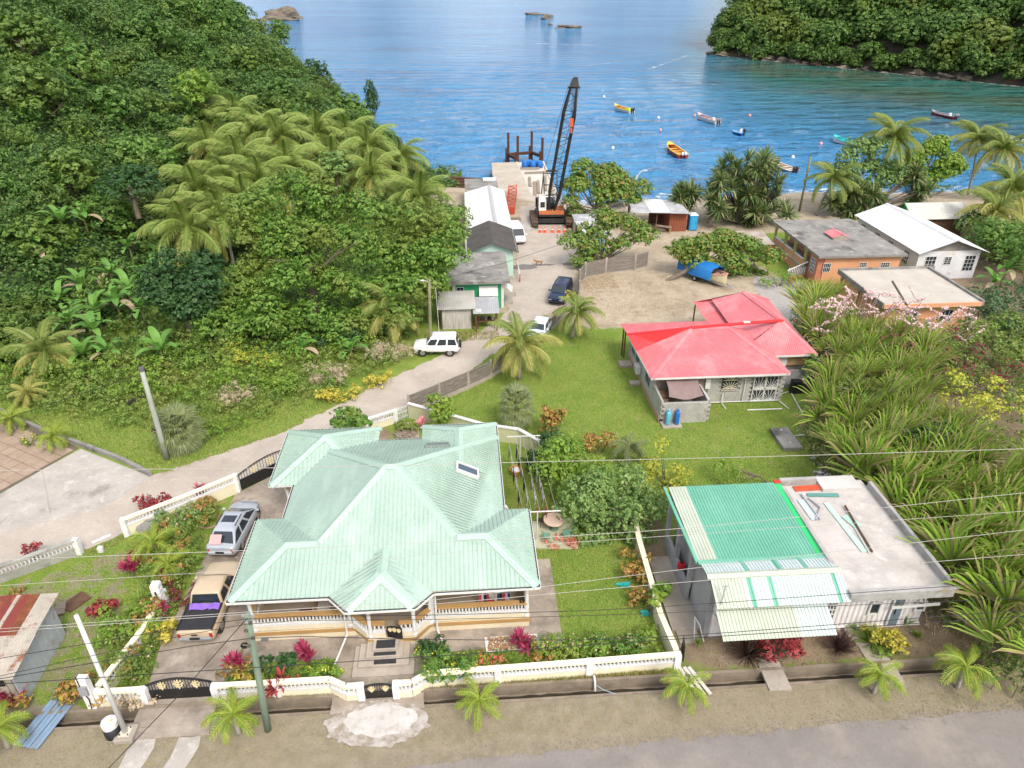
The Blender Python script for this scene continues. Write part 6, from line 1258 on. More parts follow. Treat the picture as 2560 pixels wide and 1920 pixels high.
BEIGE = paint('beige_paint', (.47, .37, .25)); SILV = paint('silver_blue_paint', (.33, .365, .41), .22); CARW = paint('car_white', (.74, .75, .76)); NAVY = paint('navy_paint', (.008, .016, .05), .2); PALEB = paint('pale_blue_paint', (.55, .64, .72))
pk_ = car('pickup_truck', 'beige double cab pickup truck with a black bed cover on the driveway', (-14.25, 28.5), R(88.5), 5.2, 1.92, BEIGE,
    [(-2.62, .9, .5, 1.12), (-2.5, .95, .45, 1.16), (-.9, .96, .42, 1.14), (.9, .96, .42, 1.12), (1.5, .95, .42, 1.12), (2.3, .9, .45, 1.06), (2.62, .8, .5, .92)],
    (1.35, .7, -.5, -.72, 1.1, 1.78, .93, .76), 'pickup', (.31, -.3), .4, 2, bed=(-2.52, -.78, 1.16, pm('bed_vinyl', (.018, .018, .022), (.026, .026, .03), 3, .6)), sunroof=False)
MB().box((-2.66, 0, .95), (.03, .3, .06)).build('tailgate_handle', BLACKM, pk_)
pc = MB(); 
for i in range(7):
    for j in range(3): pc.v.append((-.85-.2*j, -.82+.27*i, 1.27+.07*math.sin(i*1.7)+(.06 if i == 3 else 0)-.02*j))
pc.f = [(i*3+j, i*3+j+1, (i+1)*3+j+1, (i+1)*3+j) for i in range(6) for j in range(2)]
pl_ = pc.build('folded_sheet', pm('purple_vinyl', (.22, .11, .50), (.27, .15, .56), 2, .5), fix=False); pl_.location = (-14.25, 28.5, .05); pl_.rotation_euler = (0, 0, R(88.5)); tag(pl_, 'purple plastic sheet folded across the bed of the beige pickup', 'sheet')
sv = car('car', 'silver blue crossover car with a sunroof parked on the driveway', (-14.6, 34.45), R(84), 4.55, 1.86, SILV,
    [(-2.3, .78, .45, .98), (-2.15, .88, .35, 1.04), (-1.0, .93, .3, 1.02), (.6, .93, .3, 1.0), (1.3, .91, .3, .97), (1.8, .86, .32, .9), (2.15, .74, .36, .8), (2.32, .5, .42, .66)],
    (1.35, .3, -1.3, -2.08, .96, 1.58, .9, .64), 'car', (.3, -.29), .36, 3, sunroof=True, rails=True)
tg_ = MB().face([(-1.75, -.05, 1.52), (-1.75, .62, 1.5), (-2.14, .68, 1.08), (-2.14, -.02, 1.1)]).build('towel', pm('pink_towel', (.66, .36, .36)), fix=False); tg_.location = (-14.6, 34.45, .07); tg_.rotation_euler = (0, 0, R(84)); tg_.modifiers.new('t', 'SOLIDIFY').thickness = .03; tag(tg_, 'pale pink towel spread over the rear window of the silver car', 'towel')
car('car', 'white boxy off-road car parked beside the utility pole on the lane', (-2.8, 58.0), R(176), 4.1, 1.75, CARW,
    [(-2.0, .8, .5, 1.1), (-1.9, .86, .42, 1.14), (.6, .87, .4, 1.1), (1.2, .86, .4, 1.08), (1.9, .82, .42, .98), (2.03, .74, .5, .9)],
    (.95, .4, -1.75, -1.95, 1.08, 1.82, .84, .74), 'car', (.3, -.3), .36, 3, spare=True)
car('van', 'white minivan parked beside the dark roofed building', (6.8, 89.2), R(-84), 4.9, 1.75, CARW,
    [(-2.4, .84, .4, 1.2), (-2.2, .87, .35, 1.2), (1.3, .87, .35, 1.15), (1.9, .85, .35, 1.05), (2.4, .76, .4, .85)],
    (1.95, 1.15, -2.2, -2.38, 1.12, 1.95, .85, .76), 'van', (.3, -.3), .33, 3)
car('car', 'dark navy off-road car parked against the plank fence', (10.05, 69.6), R(-112), 4.5, 1.8, NAVY,
    [(-2.2, .82, .45, 1.15), (-2.0, .88, .4, 1.18), (.9, .9, .38, 1.12), (1.5, .88, .38, 1.1), (2.1, .82, .4, 1.0), (2.25, .72, .45, .9)],
    (1.15, .55, -1.9, -2.1, 1.1, 1.8, .86, .74), 'car', (.3, -.3), .37, 3, rails=True)
car('car', 'pale blue white car half hidden behind the lane palm', (6.9, 61.0), R(-111), 4.2, 1.7, PALEB,
    [(-2.05, .76, .4, .95), (-1.8, .84, .32, 1.0), (.9, .85, .3, .95), (1.5, .82, .3, .92), (2.05, .68, .4, .72)],
    (.95, .3, -1.2, -1.8, .93, 1.45, .82, .66), 'car', (.3, -.3), .32, 2)
# ================================================================ poles, wires and street things
GREENPOLE = pm('treated_green_pole', (.20, .27, .20), (.14, .19, .145), 1.5, .9, stretch=(3, 3, .5), spots=[((.30, .25, .18), 1.2, .58, .7, .7)])
GREYPOLE = pm('grey_pole', (.36, .39, .34), (.27, .30, .25), 1.5, .9, stretch=(3, 3, .5), spots=[((.46, .5, .47), 1.0, .55, .7, .5)])
def pole(label, base, top, r0, r1, mat, group=None, extra=None):
    t = thing('utility_pole', label, 'pole', base, 0, group); d = Vector(top)-Vector(base)
    MB().tube([(0, 0, 0), d*.33, d*.66, d], [r0, r0*.67+r1*.33, r0*.33+r1*.67, r1], 14).build('shaft', mat, t, smooth=True)
    if extra: extra(t, d)
    return t
def coil(b, c, r, tr, n=3):
    for k in range(n): b.tube([(c[0]+r*math.cos(a), c[1]+.03*k, c[2]+r*math.sin(a)*(1-.08*k)) for a in np.linspace(0, 6.28, 17)], tr, 5, False)
b0 = P(670, 1825); t0 = D(618, 1533, b0.y+.15)
def ex0(t, d):
    c = MB(); c.beam(d+Vector((-.25, 0, -.15)), d+Vector((.25, 0, -.15)), .07); c.lathe([(.2, -.4), (.2, -.34)], d, 10); c.build('cross_arm', STEEL, t)
    w = MB(); coil(w, d*.76+Vector((-.32, -.1, 0)), .14, .018, 4); w.build('cable_coil', BLACKM, t); MB().box(d*.8+Vector((.55, -.08, 0)), (.28, .1, .09)).build('junction_box', pm('grey_box', (.12, .13, .15)), t)
    for k in range(4): MB().box(d*(.95-.06*k)+Vector((.12*(-1)**k, -.16, 0)), (.14, .1, .12)).build('insulator', pm('brown_porcelain', (.12, .1, .09)), t)
pole('mottled green utility pole leaning before the mint roofed house', b0, t0, .16, .125, GREENPOLE, None, ex0)
b1 = P(418, 1148); t1 = D(353, 922, b1.y)
def ex1(t, d):
    MB().lathe([(.18, -.15), (.18, .1)], d, 10).build('cap', pm('dark_cap', (.12, .13, .13)), t); c = MB(); coil(c, d*.72+Vector((-.5, 0, .1)), .26, .022, 3); c.build('cable_coil', BLACKM, t); MB().tube([d*.66+Vector((-1.5, 0, -.2)), d*.68+Vector((-1.05, 0, .05))], .12, 8).build('splice_case', BLACKM, t); s_ = MB().box(d*.34+Vector((-.2, -.12, 0)), (.5, .03, .3), ry=R(25)).build('pole_sign', pm('dark_plate', (.03, .028, .025)), t); MB().box(d*.34+Vector((-.2, -.14, -.05)), (.4, .012, .05), ry=R(25)).build('sign_stripe', pm('tan_stripe', (.35, .25, .1)), s_); MB().box(d*.2+Vector((-.02, -.16, 0)), (.08, .02, .5)).build('reflector', WHITE, t)
pole('grey green utility pole with cable coils standing by the fan palm', b1, t1, .2, .15, GREYPOLE, None, ex1)
b2 = P(1077, 885); t2 = D(1073, 697, b2.y)
def ex2(t, d):
    MB().tube([d+Vector((0, 0, -.3)), d+Vector((-.5, -.1, -.1))], .035, 6).build('lamp_arm', STEEL, t); MB().box(d+Vector((-.6, -.1, -.1)), (.3, .12, .1)).build('lamp_head', WHITE, t); MB().tube([d+Vector((.5, .2, -.9)), Vector((.9, .3, 0))], .02, 5).build('service_cable', WHITE, t)
pole('slender mossy utility pole beside the white off-road car', b2, t2, .17, .12, pm('mossy_pole', (.22, .22, .13), (.15, .15, .085), 1.5, .9), None, ex2)
b3 = P(1572, 530); b3.z = 0; t3 = D(1593, 437, b3.y)
pole('pale lamp pole behind the beach stall with a curved white lamp arm', b3, t3, .16, .12, GREYPOLE, None, lambda t, d: (MB().tube([d+Vector((0, 0, -.3)), d+Vector((.4, 0, .4)), d+Vector((.9, 0, .6))], .05, 6).build('lamp_arm', WHITE, t), MB().box(d+Vector((1.1, 0, .6)), (.5, .2, .12)).build('lamp_head', WHITE, t)))
b4 = P(1998, 528); t4 = D(2027, 390, b4.y)
pole('olive leaning pole on the beach between pandanus and trees', b4, t4, .17, .13, pm('mossy_pole', (.22, .22, .13)))
b5 = Vector((43.2, 56.6, 0)); pole('thin dark weathered post rising before the pale flat roof', b5, D(2231, 703, 56.6), .1, .09, pm('dark_pole', (.10, .095, .08)))
# white steel lamp post under repair
lp = P(318, 1840); LP = thing('lamp_post', 'plain white steel lamp post bolted to a concrete block by the street', 'lamp post', lp); d_ = D(190, 1538, lp.y+.1)-lp
MB().tube([(0, 0, .32), d_], [.115, .085], 14).build('shaft', WHITE, LP, smooth=True); MB().bx(-.42, -.42, 0, .42, .42, .28).build('base_block', CONC, LP, bevel=.03); MB().bx(-.24, -.24, .28, .24, .24, .33).build('base_plate', pm('cream_plate', (.66, .62, .5)), LP)
for x in (-.18, .18):
    for y in (-.18, .18): MB().lathe([(.03, .33), (.03, .4)], (x, y, 0), 6).build('bolt', RUST, LP)
eb = thing('meter_pillar', 'white concrete meter pillar with a cable behind the lamp post', 'meter pillar', (-18.15, 22.75, 0)); MB().bx(-.22, -.18, 0, .22, .18, 2.15).build('pillar', PIER, eb, bevel=.02); MB().bx(-.18, -.3, 1.2, .18, -.181, 1.75).build('meter_box', pm('grey_box2', (.3, .31, .33)), eb); MB().tube([(-.1, -.2, 2.4), (-.1, -.22, 1.4), (.08, -.24, .9), (.0, -.22, .2)], .025, 6).build('cable', BLACKM, eb)
mp2 = thing('gate_pillar', 'white block pillar among the palms beside the driveway', 'pillar', (-17.0, 28.6, 0)); MB().bx(-.2, -.2, 0, .2, .2, 2.0).build('shaft', PIER, mp2); 
for k in range(6): MB().bx(-.22, -.22, .2+k*.3, .22, .22, .42+k*.3).build('block', PIER, mp2)
MB().beam((.1, -.28, .6), (.0, -.25, 1.6), .06).build('latch_bar', BLACKM, mp2)
db = P(287, 1838, 0); DB_ = thing('barrel', 'white steel barrel with black painted flames beside the lamp post', 'barrel', db); 
bmat = pm('barrel_paint', (.64, .65, .66), (.58, .59, .60), 2, .5); dk_ = pm('barrel_black', (.015, .017, .022), (.25, .27, .3), 2.2, .5, obj=True, lo=.6, hi=.66)
MB().lathe([(.33, 0), (.35, .03), (.35, .98), (.33, 1.0), (.32, .97)], n=24).build('drum', bmat, DB_, smooth=False); MB().lathe([(.353, .06), (.358, .1), (.353, .72)], n=24).build('painted_band', dk_, DB_, smooth=True); 
for z in (.33, .66): MB().lathe([(.355, z-.02), (.368, z), (.355, z+.02)], n=24).build('rolling_hoop', dk_, DB_)
MB().tube([(.1, .05, .99), (.1, .05, 1.03)], .05, 8).build('bung', pm('yellow_paint', (.7, .55, .05)), DB_)
# overhead lines along the street: from pole to pole beyond both sides
WIREW = pm('pale_wire', (.42, .40, .37), None, 4, .6); WIREB = pm('black_cable', (.015, .015, .016), None, 4, .6)
def wire(label, pts, Y, r, mat, ext=45):
    w = [D(px, py, Y) for px, py in pts]
    a = w[0]+(w[0]-w[1]).normalized()*ext*(pts[0][0] < 5); b_ = w[-1]+(w[-1]-w[-2]).normalized()*ext*(pts[-1][0] > 2550)
    seq = ([a] if pts[0][0] < 5 else [])+w+([b_] if pts[-1][0] > 2550 else [])
    out = []
    for p, q_ in zip(seq, seq[1:]):
        for k in range(4): out.append(p.lerp(q_, k/4))
    out.append(seq[-1])
    sm = [out[0]]+[(out[i-1]+out[i]*2+out[i+1])/4 for i in range(1, len(out)-1)]+[out[-1]]
    return tag(MB().tube(sm, r, 5, False).build('overhead_wire', mat, fix=False), label, 'wire')
wire('highest pale wire spanning over the upper mint roof ridge', [(0, 1176), (700, 1170), (1280, 1156), (1900, 1142), (2560, 1122)], 22.0, .011, WIREW)
wire('second pale wire crossing the lower mint roof and the green sheet roof', [(0, 1400), (800, 1369), (1340, 1345), (1736, 1320), (2560, 1232)], 21.6, .011, WIREW)
wire('third pale wire crossing the mint roof below the second one', [(0, 1464), (800, 1413), (1340, 1362), (1700, 1338), (2560, 1278)], 21.3, .009, WIREW)
wire('upper of the paired pale wires tied to the green pole top', [(0, 1572), (615, 1530), (1100, 1500), (1580, 1438), (2560, 1325)], 21.0, .011, WIREW)
wire('lower of the paired pale wires tied to the green pole top', [(0, 1580), (615, 1535), (1100, 1510), (1580, 1466), (2560, 1386)], 20.9, .011, WIREW)
wire('black cable running from the green pole over the veranda eaves', [(0, 1646), (618, 1542), (1100, 1538), (1580, 1523), (2560, 1452)], 20.85, .014, WIREB)
wire('black cable just below the eaves cable crossing the veranda', [(0, 1690), (625, 1552), (1100, 1549), (1580, 1536), (2560, 1495)], 20.8, .012, WIREB)
wire('lower black cable bundle crossing the front steps', [(0, 1697), (640, 1588), (1100, 1600), (1580, 1600), (2560, 1525)], 20.75, .016, WIREB)
wire('lowest black cable slanting across the flower beds', [(0, 1710), (600, 1671), (1100, 1640), (1580, 1605), (2560, 1541)], 20.6, .017, WIREB)
wp = D(618, 1545, b0.y); tag(MB().tube([wp, wp.lerp(P(262, 1930, 3.6), .5)+Vector((0, 0, -.15)), P(262, 1930, 3.6), P(240, 1960, 3.7)+Vector((-3, -6, .4))], .017, 5, False).build('overhead_wire', WIREB, fix=False), 'thin black service wire slanting down over the driveway slab', 'wire')
a_, b_ = D(1073, 705, b2.y), Vector((16.2, 84.8, 2.6)); tag(MB().tube([a_, a_.lerp(b_, .35)+Vector((0, 0, -.5)), a_.lerp(b_, .7)+Vector((0, 0, -.5)), b_], .02, 5, False).build('overhead_wire', WIREB, fix=False), 'black wire swooping across the lane to the blue hut', 'wire')
a_, b_ = D(353, 935, b1.y), Vector((-45, 36, 3.5)); tag(MB().tube([a_, a_.lerp(b_, .5)+Vector((0, 0, -.7)), b_], .02, 5, False).build('overhead_wire', WIREB, fix=False), 'black wire sloping from the fan palm pole over the forecourt', 'wire')
# ---------------------------------------------------------------- small things
fs_ = P(130, 1740); RSH = pm('blue_sheet', (.22, .33, .46), (.16, .24, .34), 1.5, .6, spots=[((.34, .25, .15), 1.5, .55, .68, .7)], stretch=(3, .6, 1))
ft = thing('roofing_sheet', 'dented blue corrugated sheet bridging the drain near the rusty shed', 'sheet', (-20.05, 21.95, .06), R(-14))
for k in range(6): MB().prism([(-.62+k*.21, -1.15), (-.44+k*.21, -1.15), (-.44+k*.21, 1.15), (-.62+k*.21, 1.15)], .02+.02*(k % 2), .05+.02*(k % 2)).build('corrugation', RSH, ft)
tag(MB().box((-22.0, 29.5, .06), (.9, 1.2, .07), rz=R(-35)).build('plywood_board', BROWNW), 'scrap brown board lying on the grass behind the rusty shed', 'board')
tag(MB().box((-22.6, 29.0, .1), (.5, .9, .06), rz=R(20)).build('plywood_board', WOOD), 'split grey board on the ash patch behind the rusty shed', 'board')
tag(MB().tube([P(230, 1357, .08), P(277, 1337, .08)], .09, 10).build('pvc_pipe', WHITE), 'short fat white pipe lying on the grass beside the lane', 'pipe')
jb = P(254, 1380); jt = thing('jerrycan', 'white plastic jerrycan standing on the grass beside the pipe', 'jerrycan', jb); MB().bx(-.16, -.13, 0, .16, .13, .4).build('body', WHITE, jt, bevel=.05, seg=2); MB().lathe([(.05, .4), (.05, .48)], (.06, 0, 0), 8).build('cap', WHITE, jt); MB().tube([(-.1, 0, .4), (-.06, 0, .48), (.02, 0, .46)], .02, 5).build('handle', WHITE, jt)
# low kerb wall between the lawn and the forecourt
kb = thing('kerb_wall', 'low mossy concrete kerb wall between the upper lawn and the forecourt', 'wall', (-21.9, 41.1, 0)); kp = [P(378, 1190), P(300, 1150), P(190, 1110), P(105, 1078), P(0, 1030), P(-120, 985)]
for a, b2_ in zip(kp, kp[1:]): MB().beam((a.x+21.9, a.y-41.1, .16), (b2_.x+21.9, b2_.y-41.1, .16), .24, .34).build('kerb', CONCD, kb)
# patio set on its slab
struct(MB().prism([(3.6, 31.9), (6.2, 31.7), (6.3, 34.5), (3.7, 34.3)], 0, .09).build('patio_slab', pm('mossy_slab', (.47, .47, .34), (.36, .37, .24), 1.2, .9, spots=[((.2, .2, .12), 1, .56, .7, .6)])))
pt_ = thing('garden_table', 'round pale stone garden table on the mossy slab', 'table', (4.95, 33.55, .09)); MB().lathe([(.62, .68), (.66, .7), (.66, .75), (.62, .77)], n=28).build('top', pm('pale_stone', (.60, .46, .36), (.54, .41, .32), 2, .7), pt_); MB().lathe([(.3, 0), (.12, .1), (.1, .6), (.25, .68)], n=12).build('pedestal', pm('iron_green', (.13, .22, .15)), pt_)
IRG = pm('green_iron', (.16, .36, .26), (.12, .3, .21), 2, .6)
for k, (x, y, r_, mm, lb) in enumerate([(5.35, 34.25, 200, IRG, 'green wire garden chair behind the stone table'), (4.35, 32.5, -20, IRG, 'green wire garden chair at the house side of the slab'), (5.6, 32.6, 20, IRG, 'green wire garden chair nearest the red hedge'), (4.25, 33.9, 110, pm('dark_brown_iron', (.05, .035, .03)), 'dark brown garden chair beside the clothes line post')]):
    c = thing('garden_chair', lb, 'chair', (x, y, .09), R(r_), 'garden chairs round the stone table')
    MB().lathe([(.22, .4), (.24, .42), (.22, .44)], n=14).build('seat', mm, c)
    for i in range(4): a = i*math.pi/2+.78; MB().tube([(.2*math.cos(a), .2*math.sin(a), .4), (.27*math.cos(a), .27*math.sin(a), 0)], .016, 5).build('leg', mm, c)
    bk_ = MB()
    for i in range(7): a = -math.pi*.15-math.pi*.7*i/6; bk_.tube([(.23*math.cos(a), .23*math.sin(a), .42), (.29*math.cos(a), .29*math.sin(a), .8+.12*math.sin(math.pi*i/6))], .012, 4)
    bk_.tube([(.29*math.cos(-math.pi*.15-math.pi*.7*i/6), .29*math.sin(-math.pi*.15-math.pi*.7*i/6), .8+.12*math.sin(math.pi*i/6)) for i in range(7)], .018, 5); bk_.build('backrest', mm, c)
# washing lines
cl0, cl1 = (3.2, 40.6), (3.9, 31.6)
LN = thing('washing_line', 'washing line frame with five wires beside the mint roofed house', 'washing line', (3.3, 40.2, 0))
for (x, y) in ((0.1, .4), (.5, -7.6)): MB().tube([(x, y, 0), (x, y, 2.3)], .04, 8).build('post', WHITE, LN); MB().beam((x-.9, y, 2.3), (x+1.4, y, 2.3), .06).build('cross_bar', WHITE, LN)
for k in range(5): MB().tube([(-.75+k*.5, .4, 2.32), (-.55+k*.5, -3.6, 2.2), (-.35+k*.5, -7.6, 2.32)], .012, 4).build('line_wire', WIREW, LN)
cols = {'white': (.66, .66, .66), 'black': (.02, .02, .025), 'pink': (.62, .06, .15), 'navy': (.03, .05, .15), 'grey': (.3, .3, .32), 'lilac': (.5, .4, .5), 'red': (.4, .03, .04), 'cream': (.55, .5, .4)}
seq = [(0, 0, 'grey'), (0, 1, 'white'), (0, 2, 'navy'), (0, 3, 'cream'), (0, 4, 'black'), (0, 5, 'red'), (1, 0, 'navy'), (1, 1, 'black'), (1, 2, 'grey'), (1, 3, 'black'), (1, 4, 'white'), (2, 3, 'lilac'), (2, 4, 'white'), (2, 5, 'pink'), (3, 1, 'cream'), (3, 2, 'white'), (3, 3, 'lilac'), (3, 4, 'lilac'), (3, 5, 'pink')]
for k, (ln, sg, cn) in enumerate(seq):
    y0 = 39.9-sg*1.25; x0 = 3.3-.75+ln*.5+(40.2-y0)*.05; b = MB(); h = random.Random(k).uniform(.75, 1.15)
    for i in range(5):
        for j in range(4): b.v.append((x0+.04*math.sin(i*2.1+j), y0-.95*i/4*(1-.08*j), 2.24-h*j/3))
    b.f = [(i*4+j, i*4+j+1, (i+1)*4+j+1, (i+1)*4+j) for i in range(4) for j in range(3)]
    o = b.build('laundry', pm('laundry_'+cn, cols[cn], None, 3, .9), smooth=True, fix=False); o.modifiers.new('t', 'SOLIDIFY').thickness = .012
    tag(o, '%s garment number %s from the far end on the %s washing wire' % (cn, ['one', 'two', 'three', 'four', 'five', 'six'][sg], ['first', 'second', 'third', 'fourth'][ln]), 'garment', 'clothes on the washing line')
wc_ = thing('wicker_basket', 'orange wicker basket chair with white cushion under the fan palm', 'basket', (3.0, 39.3, 0)); MB().lathe([(.3, .1), (.42, .5), (.45, .52), (.4, .5), (.28, .2)], n=16).build('basket', pm('wicker', (.5, .25, .06)), wc_); MB().lathe([(.3, .4), (.26, .5), (.05, .52)], n=12).build('cushion', WHITE, wc_)
# veranda things
bd = thing('daybed', 'cushioned wicker recliner with a floral cover on the left veranda', 'recliner', (-8.0, 27.2, .72), R(0)); MB().bx(-.5, -.75, .25, .5, .85, .38).build('frame', pm('wicker_brown', (.3, .2, .12)), bd); MB().loft([[(-.36, -.72, .38), (.36, -.72, .38), (.36, -.72, .5), (-.36, -.72, .5)], [(-.36, .3, .38), (.36, .3, .38), (.36, .3, .52), (-.36, .3, .52)], [(-.36, .85, .7), (.36, .85, .7), (.36, .8, .85), (-.36, .8, .85)]]).build('cushion', pm('floral_cloth', (.55, .52, .5), (.32, .27, .27), 7, .9), bd, bevel=.04)
for x in (-.5, .5): MB().tube([(x, -.75, .3), (x*1.1, -.2, .6), (x*1.05, .6, .8)], .06, 6).build('arm', pm('wicker_brown', (.3, .2, .12)), bd)
for x in (-.42, .42):
    for y in (-.65, .75): MB().tube([(x, y, 0), (x, y, .27)], .035, 6).build('leg', pm('wicker_brown', (.3, .2, .12)), bd)
tag(MB().bx(-9.4, 26.65, .722, -8.55, 27.45, .735).build('rug', pm('maroon_rug', (.14, .02, .02), (.1, .015, .018), 5, .95)), 'dark red rug on the left veranda floor', 'rug')
rk = thing('drying_rack', 'folding drying rack hung with clothes on the right veranda', 'drying rack', (1.0, 27.3, .72))
for s in (-1, 1): MB().beam((-.7*s, -.4, 0), (-.7*s, .4, 1.0), .03).build('leg', STEEL, rk); MB().beam((-.7*s, .4, 0), (-.7*s, -.4, 1.0), .03).build('leg', STEEL, rk)
for k in range(5): MB().beam((-.85, -.4+k*.2, 1.0), (.85, -.4+k*.2, 1.0), .02).build('rail', STEEL, rk)
for k in range(12):
    cn = ['pink', 'white', 'navy', 'red', 'grey', 'black', 'cream', 'navy', 'black', 'red', 'lilac', 'navy'][k]; x = -.82+k*.14; hh = random.Random(k).uniform(.45, .75)
    o = MB().box((x+1.0, 27.3-.42+.1*(k % 3), .72+1.0-hh/2), (.12, .03, hh)).build('laundry', pm('laundry_'+cn, cols[cn], None, 3, .9)); tag(o, '%s garment in place %s on the veranda drying rack' % (cn, ['one', 'two', 'three', 'four', 'five', 'six', 'seven', 'eight', 'nine', 'ten', 'eleven', 'twelve'][k]), 'garment', 'clothes on the drying rack')
ch = thing('camp_chair', 'red and white folding camp chair before the drying rack', 'chair', (.85, 26.75, .72)); MB().bx(-.25, -.2, .42, .25, .22, .46).build('seat', pm('laundry_red', cols['red']), ch); MB().box((0, .24, .68), (.5, .04, .45), rx=R(12)).build('backrest', WHITE, ch)
for x in (-.24, .24):
    for y in (-.18, .2): MB().tube([(x, y, 0), (-x*.6, y, .43)], .015, 5).build('leg', BLACKM, ch)
for k, x in enumerate((2.28, 2.42)): tag(MB().loft([[(x-.045, 26.1, 1.765), (x+.045, 26.1, 1.765), (x+.045, 26.1, 1.79), (x-.045, 26.1, 1.79)], [(x-.055, 26.32, 1.765), (x+.055, 26.32, 1.765), (x+.05, 26.32, 1.83), (x-.05, 26.32, 1.83)]]).build('shoe', BLACKM), ['house side black shoe on the ochre veranda rail', 'corner side black shoe on the ochre veranda rail'][k], 'shoe')
# nutmeg drying on a white sheet by the front wall
dc = thing('drying_tray', 'white cloth with brown husks drying on the concrete by the right veranda', 'drying sheet', (1.7, 25.0, .06)); MB().prism([(-1.3, -.5), (1.5, -.42), (1.4, .52), (-1.35, .48)], 0, .025).build('cloth', WHITE, dc); hk_ = MB()
r5 = random.Random(11)
for k in range(700):
    x, y = r5.uniform(-1.2, 1.35), r5.uniform(-.4, .42); s = r5.uniform(.02, .045); hk_.box((x, y, .03+s*.4), (s*2, s*1.3, s), rz=r5.uniform(0, 3), ry=r5.uniform(-.5, .5))
ho = hk_.build('husks', pm('husk_brown', (.26, .13, .05), (.42, .27, .14), 12, .9), dc); ho['kind'] = 'stuff'
# green netting, hoses, garbage, sand pile, planks over the drain
for k, (px, py, lb) in enumerate([(1558, 1465, 'turquoise plastic net lying on the lawn by the crotons'), (1612, 1535, 'turquoise net ball beside the garden wall')]):
    c = P(px, py, .05); b = MB(); r6 = random.Random(k)
    for j in range(7): b.tube([(c.x+r6.uniform(-.5, .5)*(1-.5*k), c.y+r6.uniform(-.18, .18), r6.uniform(.03, .2)) for _ in range(6)], .03, 4)
    tag(b.build('plastic_net', pm('turquoise_plastic', (.02, .38, .34))), lb, 'net')
hz = P(525, 1305, .05); b = MB()
for k in range(5): b.tube([(hz.x+(.45+.05*k)*math.cos(a), hz.y+(.5+.04*k)*math.sin(a), .04+.012*k) for a in np.linspace(0, 6.28, 25)], .018, 5, False)
tag(b.build('garden_hose', pm('tan_hose', (.42, .28, .18))), 'coiled tan garden hose on the driveway edge by the silver car', 'hose')
for k in range(4): tag(MB().box((9.9+k*.27, 22.1, .14), (.18, 1.7, .06), rz=R(12+3*k)).build('drain_plank', PLK), ['first', 'second', 'third', 'fourth'][k]+' weathered white plank over the drain counted from the cream wall', 'plank', 'planks laid over the drain')
gpp = thing('side_gate', 'narrow black gate in the end of the cream side wall', 'gate', (10.25, 23.3, 0), R(80)); MB().bx(0, -.02, .05, .8, .02, .5).build('panel', BLACKM, gpp)
for i in range(6): MB().beam((.05+i*.14, 0, .5), (.05+i*.14, 0, 1.1), .025).build('bar', BLACKM, gpp)
rb2 = thing('backpack_sprayer', 'red backpack sprayer standing on the grey porch wall', 'sprayer', (11.5, 28.6, 1.1)); MB().bx(-.2, -.15, 0, .2, .15, .45).build('tank', pm('sprayer_red', (.45, .02, .03)), rb2, bevel=.06, seg=2); MB().tube([(.2, 0, .1), (.35, -.1, .3), (.3, -.1, .5)], .02, 5).build('hose', BLACKM, rb2); MB().lathe([(.08, .45), (.08, .52)], n=8).build('cap', BLACKM, rb2)
gb = MB(); r7 = random.Random(3)
for k in range(60):
    c = P(2060+r7.uniform(-30, 30), 1185+r7.uniform(-40, 60), .1); s = r7.uniform(.08, .25); gb.box((c.x, c.y, s*.4), (s*2, s*1.5, s), rz=r7.uniform(0, 3), rx=r7.uniform(-.4, .4))
o = gb.build('rubbish_heap', pm('rubbish', (.55, .54, .52), (.06, .06, .065), 3, .8, lo=.45, hi=.55)); tag(o, 'scattered black and white rubbish by the cane thicket', 'rubbish', kind='stuff')
gr_ = MB(); r8 = random.Random(4)
for k in range(1500):
    x = r8.uniform(-6, 30); y = 19.05+.024*x+r8.gauss(.1, .22); s = r8.uniform(.008, .03); gr_.box((x, y, .02+s*.3), (s*2, s*1.5, s), rz=r8.uniform(0, 3), rx=r8.uniform(-.5, .5))
tag(gr_.build('gravel', pm('road_grit', (.30, .27, .23), (.2, .18, .15), 8, .95)), 'loose grey grit along the asphalt road edge', 'gravel', kind='stuff')
rp_ = thing('water_pipe', 'bent white water pipe and blue hose hanging over the street drain', 'pipe', (5.6, 22.3, 0)); MB().tube([(0, .3, .3), (0, .0, .25), (.02, -.1, -.3)], .05, 8).build('spout', WHITE, rp_); MB().tube([(.05, -.1, .1), (.4, -.35, .05), (.9, -.6, .05)], .02, 5).build('hose', pm('pale_blue_hose', (.3, .42, .5)), rp_)
br2 = P(1600, 720)
rl_ = thing('pipe_barrier', 'white and red pipe barrier beside the green building', 'barrier', (6.1, 76.6, 0))
for y in (-2.0, -.8, .6, 1.9): MB().tube([(0, y, 0), (0, y, .95)], .06, 8).build('post', pm('barrier_red', (.42, .04, .03)) if y in (-2.0, 1.9) else WHITE, rl_)
MB().tube([(0, -2.0, .95), (0, 1.9, .95)], .06, 8).build('rail', WHITE, rl_)
# stones edging the garden path bed
r9 = random.Random(9)
for k in range(22):
    a = P(985+random.Random(k).uniform(0, 55), 1085+random.Random(k+50).uniform(-8, 14)); rock('bed_stone', (a.x, a.y, .08), (.22, .16, .14), 300+k, pm('bed_stone', (.26, .22, .17), (.17, .14, .11), 3, .95), 'rough stone edging the small bed by the garden path', 'stones edging the path bed')
rk_ = rock('boulder', (*P(395, 1320)[:2], .3), (1.1, .8, .6), 77, pm('grey_boulder', (.28, .27, .26), (.18, .175, .17), 2, .95), 'large grey boulder behind the lane balustrade wall')
tag(MB().tube([(-8.4, 43.4, .25), (-6.2, 44.1, .25)], .14, 8).build('log', WOOD), 'grey log edging the small bed behind the house', 'log')
